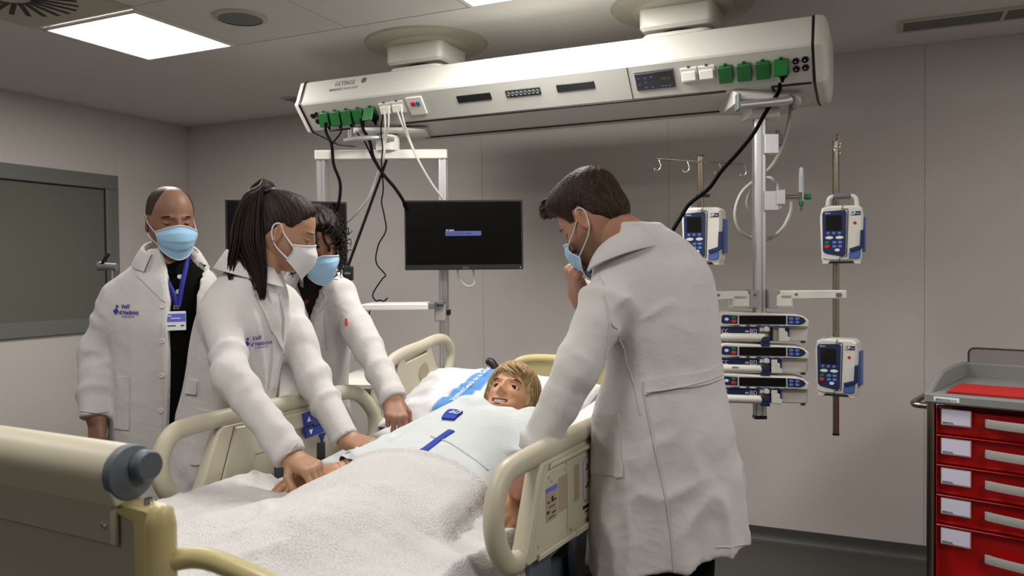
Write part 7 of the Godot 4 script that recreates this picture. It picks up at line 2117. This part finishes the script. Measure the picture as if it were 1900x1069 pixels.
func build_patient() -> void:
	var skin := Color(0.47, 0.25, 0.14)
	var T := bed_x.basis * Vector3(0, 0, -1)      # towards the bed's head
	var R := bed_x.basis.x
	var f := {"skin": skin, "doll": true, "brow": Color(0.035, 0.016, 0.010), "jaw": 0.45, "mouth": 0.012, "lip": Color(0.26, 0.075, 0.060), "gaze": 0.22, "turn": 0.0, "lid": 0.0022, "iris_size": 0.85, "iris": Color(0.022, 0.010, 0.006)}
	var t := thing("patient_simulator", "smiling patient simulator doll with short blond hair lying in the bed in a pale gown", "mannequin")
	var yb := (T * cos(deg_to_rad(44)) + Vector3.UP * sin(deg_to_rad(44)))
	var hb := Basis(R, yb, R.cross(yb)) * Basis.from_euler(Vector3(0, 0.12, 0)) * Basis.from_euler(Vector3(0, 0, 0.06))
	var hx := Transform3D(hb.scaled_local(Vector3.ONE * 0.98), at(948, 745, 2.66))
	var G := gown_shape()
	var bx := G.local.affine_inverse()
	var inv := G.local
	var ra: Array = patient_arms()[0]; var la: Array = patient_arms()[1]
	# one skin: head, neck, trunk, arms, hands, legs under the covers
	var m := MB.new(); m.colored = true
	build_head(m, hx, f)
	var B := Shape.new(); B.k0 = 0.04
	B.cap(hx * Vector3(0, -0.05, -0.02), bx * Vector3(0, 0.60, -0.02), 0.052, 0.056)
	B.cap(bx * Vector3(0, 0.60, -0.02), bx * Vector3(0, 0.40, -0.02), 0.056, 0.075); B.cap(bx * Vector3(0, 0.40, -0.02), bx * Vector3(0, 0.0, -0.03), 0.075, 0.055)
	for s in [[ra, 1.0], [la, 1.0]]:
		B.cap(bx * Vector3(0, 0.52, -0.02), s[0][0], 0.05, 0.046); B.cap(s[0][0], s[0][1], 0.046, 0.038); B.cap(s[0][1], s[0][2], 0.040, 0.030)
	for s in [-1, 1]: B.cap(bx * Vector3(s * 0.09, 0.0, -0.04), bed(-0.48 + s * 0.13, -0.30, 0.865), 0.05, 0.035); B.cap(bed(-0.48 + s * 0.13, -0.30, 0.865), bed(-0.48 + s * 0.12, -0.58, 0.845), 0.035, 0.025)
	var b := bounds(B)
	nets(B, b[0], b[1], 0.012, m, skin)
	hand_mesh(m, hand_frame(at(622, 880, 2.18), at(545, 895, 2.13), Vector3(0.1, 0.95, 0.25)), 1.0, [0.25, 0.3, 0.35, 0.35], 0.5, 0.25, ra[1], skin)
	hand_mesh(m, hand_frame(la[2], at(938, 985, 1.80), R * 0.7 + Vector3(0, 0.5, 0)), -1.0, [0.3, 0.35, 0.4, 0.45], 0.4, 0.3, la[1], skin)
	part("body", m, mats.skin_doll, t)
	face_parts(t, hx, f)
	# teeth, eye glints are left to the light; wrist joint rings
	m = MB.new()
	var rows := []
	for j in 4:
		var r := PackedVector3Array()
		for i in 13:
			var a := -1.0 + i / 6.0
			r.append(hx * Vector3(a * 0.0205, -0.0625 - 0.0034 * j + 0.0072 * a * a, 0.0975 - 0.009 * a * a + [0.0, 0.0012, 0.0010, -0.001][j]))
		rows.append(r)
	m.grid(rows, false, true); part("teeth", m, mats.tooth, t)
	m = MB.new(); m.colored = true; m.col = Color(0.20, 0.055, 0.05)
	var lips := []
	for k in 29:
		var a := TAU * k / 28
		var lx := cos(a) * 0.0265
		lips.append(hx * Vector3(lx, -0.071 + 16.0 * lx * lx + sin(a) * 0.0105 * (1.0 if sin(a) < 0 else 0.8), 0.1010 - 17.0 * lx * lx + (0.0 if sin(a) > 0 else -0.001)))
	m.tube(lips, 0.0024, 7, false); part("lips", m, mats.skin_doll, t)
	var wr := at(622, 880, 2.18)
	var ax: Vector3 = (wr - ra[2]).normalized()
	var wu: Vector3 = ax.cross(Vector3.UP).normalized(); var wv: Vector3 = ax.cross(wu)
	for q in [0.50, 0.80]:
		m = MB.new(); m.colored = true; m.col = Color(0.22, 0.11, 0.06)
		var c: Vector3 = ra[2].lerp(wr, q)
		var ring := []
		for k in 21: ring.append(c + (wu * cos(TAU * k / 20) + wv * sin(TAU * k / 20)) * 0.0285)
		m.tube(ring, 0.0013, 5, false); part("wrist_joint", m, mats.skin_doll, t)
	m = MB.new()
	var rws := []
	for j in 2:
		var r := PackedVector3Array()
		for k in 24: r.append(ra[2].lerp(wr, 0.28) + ax * (0.009 - 0.018 * j) + (wu * cos(TAU * k / 24) + wv * sin(TAU * k / 24)) * 0.032)
		rws.append(r)
	m.grid(rws, true); part("wrist_band", m, mats.clear_plastic, t)
	# short blond wig with a fringe
	m = MB.new(); m.colored = true
	var dark := Color(0.16, 0.10, 0.045); var light := Color(0.42, 0.31, 0.16)
	hair_cap(m, hx, f, [[0, 0.050], [30, 0.042], [52, 0.020], [64, -0.035], [80, -0.075], [180, -0.11]], func(az, el, p): return 0.013 + 0.006 * smoothstep(0.03, 0.09, p.y), dark, light, 3, 22.0)
	var rng := RandomNumberGenerator.new(); rng.seed = 77
	for i in 200:
		var az := rng.randf_range(-2.4, 2.4)
		var front := absf(az) < 0.95
		var p := head_point(az, rng.randf_range(0.55, 1.25), f)
		var n := (p * Vector3(1.7, 0.8, 1.1)).normalized()
		var pts := [hx * (p + n * 0.016)]
		var down := (0.030 if front else 0.12) * rng.randf_range(0.8, 1.1)
		for k in range(1, 7):
			var s := k / 6.0
			var a2 := az + (0.55 if az > -0.45 else -0.12) * s
			var e2 := asin(clampf((p.y - down * s) / 0.118, -0.95, 0.99))
			var q := head_point(a2, e2, f)
			pts.append(hx * (q + (q * Vector3(1.7, 0.5, 1.1)).normalized() * (0.0165 + 0.003 * sin(i * 1.3)) * (1.0 - 0.25 * s)))
		m.col = dark.lerp(light, pow(rng.randf(), 0.8))
		m.tube(pts, [0.0020, 0.0024, 0.0024, 0.0023, 0.002, 0.0016, 0.0008], 4, false)
	part("wig", m, mats.hair, t)
	# gown
	var lo := Vector3.ONE * 1e9; var hi := -lo
	for i in 8:
		var q := bx * Vector3(0.30 if i & 1 else -0.30, 0.67 if i & 2 else -0.18, 0.15 if i & 4 else -0.15)
		lo = lo.min(q); hi = hi.max(q)
	for q in ra + la: lo = lo.min(q - Vector3.ONE * 0.09); hi = hi.max(q + Vector3.ONE * 0.09)
	m = MB.new(); nets(G, lo, hi, 0.008, m)
	var gown := part("gown", m, mats.gown, t)
	# blue printed band over the shoulder, dark gap between sleeve and body, loose neckline
	var P := func(list: Array) -> Array: return ons(G, list)
	m = MB.new(); patch(G, P.call([[820, 779], [843, 781], [859, 767], [834, 763]]), 6, 6, 0.007, m); var band := part("blue_band", m, mats.gown_blue, gown)
	m = MB.new(); strip(G, smooth(P.call([[838, 800], [812, 818], [784, 838], [752, 852]]), 6), 0.022, 0.004, m); part("blue_band", m, mats.gown_blue, gown)
	var bo := on(G, 846, 770); var bn := G.grad(bo, 0.02).normalized()
	lettering("lettering", "aD", 0.022, facing(bo + bn * 0.009, bn), mats.print_white, band)
	m = MB.new(); strip(G, smooth(P.call([[800, 810], [835, 822], [870, 845], [905, 872]]), 6), 0.005, 0.002, m); part("gown_seam", m, mats.gown, gown)
	m = MB.new()
	rows = []
	for i in 41:   # the neckline stands away from the neck in a soft roll
		var a := PI * (0.02 + 1.96 * i / 40.0)
		var c := bx * Vector3(0.0, 0.568, -0.022)
		var rx := 0.108 + 0.006 * sin(a * 3.0); var rz := 0.078
		var r := PackedVector3Array()
		for q in [[0.0, -0.035, 0.010], [0.010, 0.0, 0.016], [0.004, 0.022, 0.006], [-0.010, 0.026, -0.006], [-0.014, 0.008, -0.014]]:
			r.append(c + bx.basis * Vector3(sin(a) * (rx + q[0]), q[1] + 0.012 * cos(a), -cos(a) * (rz + q[0]) + 0.01))
		rows.append(r)
	m.grid(rows); part("neckline", m, mats.gown, gown)
	# loose cuff of the sleeve
	m = MB.new()
	rows = []
	var cx: Vector3 = ra[2]; var cd: Vector3 = (ra[2] - ra[1]).normalized()
	var cu := cd.cross(Vector3.UP).normalized(); var cv := cd.cross(cu)
	for j in 6:
		var r := PackedVector3Array()
		for k in 28:
			var a := TAU * k / 28
			r.append(cx + cd * (-0.03 + 0.011 * j) + (cu * cos(a) + cv * sin(a)) * (0.040 + [0.002, 0.008, 0.006, 0.009, 0.006, 0.001][j] + 0.006 * sin(a * 4.0 + j)))
		rows.append(r)
	m.grid(rows, true); part("cuff", m, mats.gown, gown)
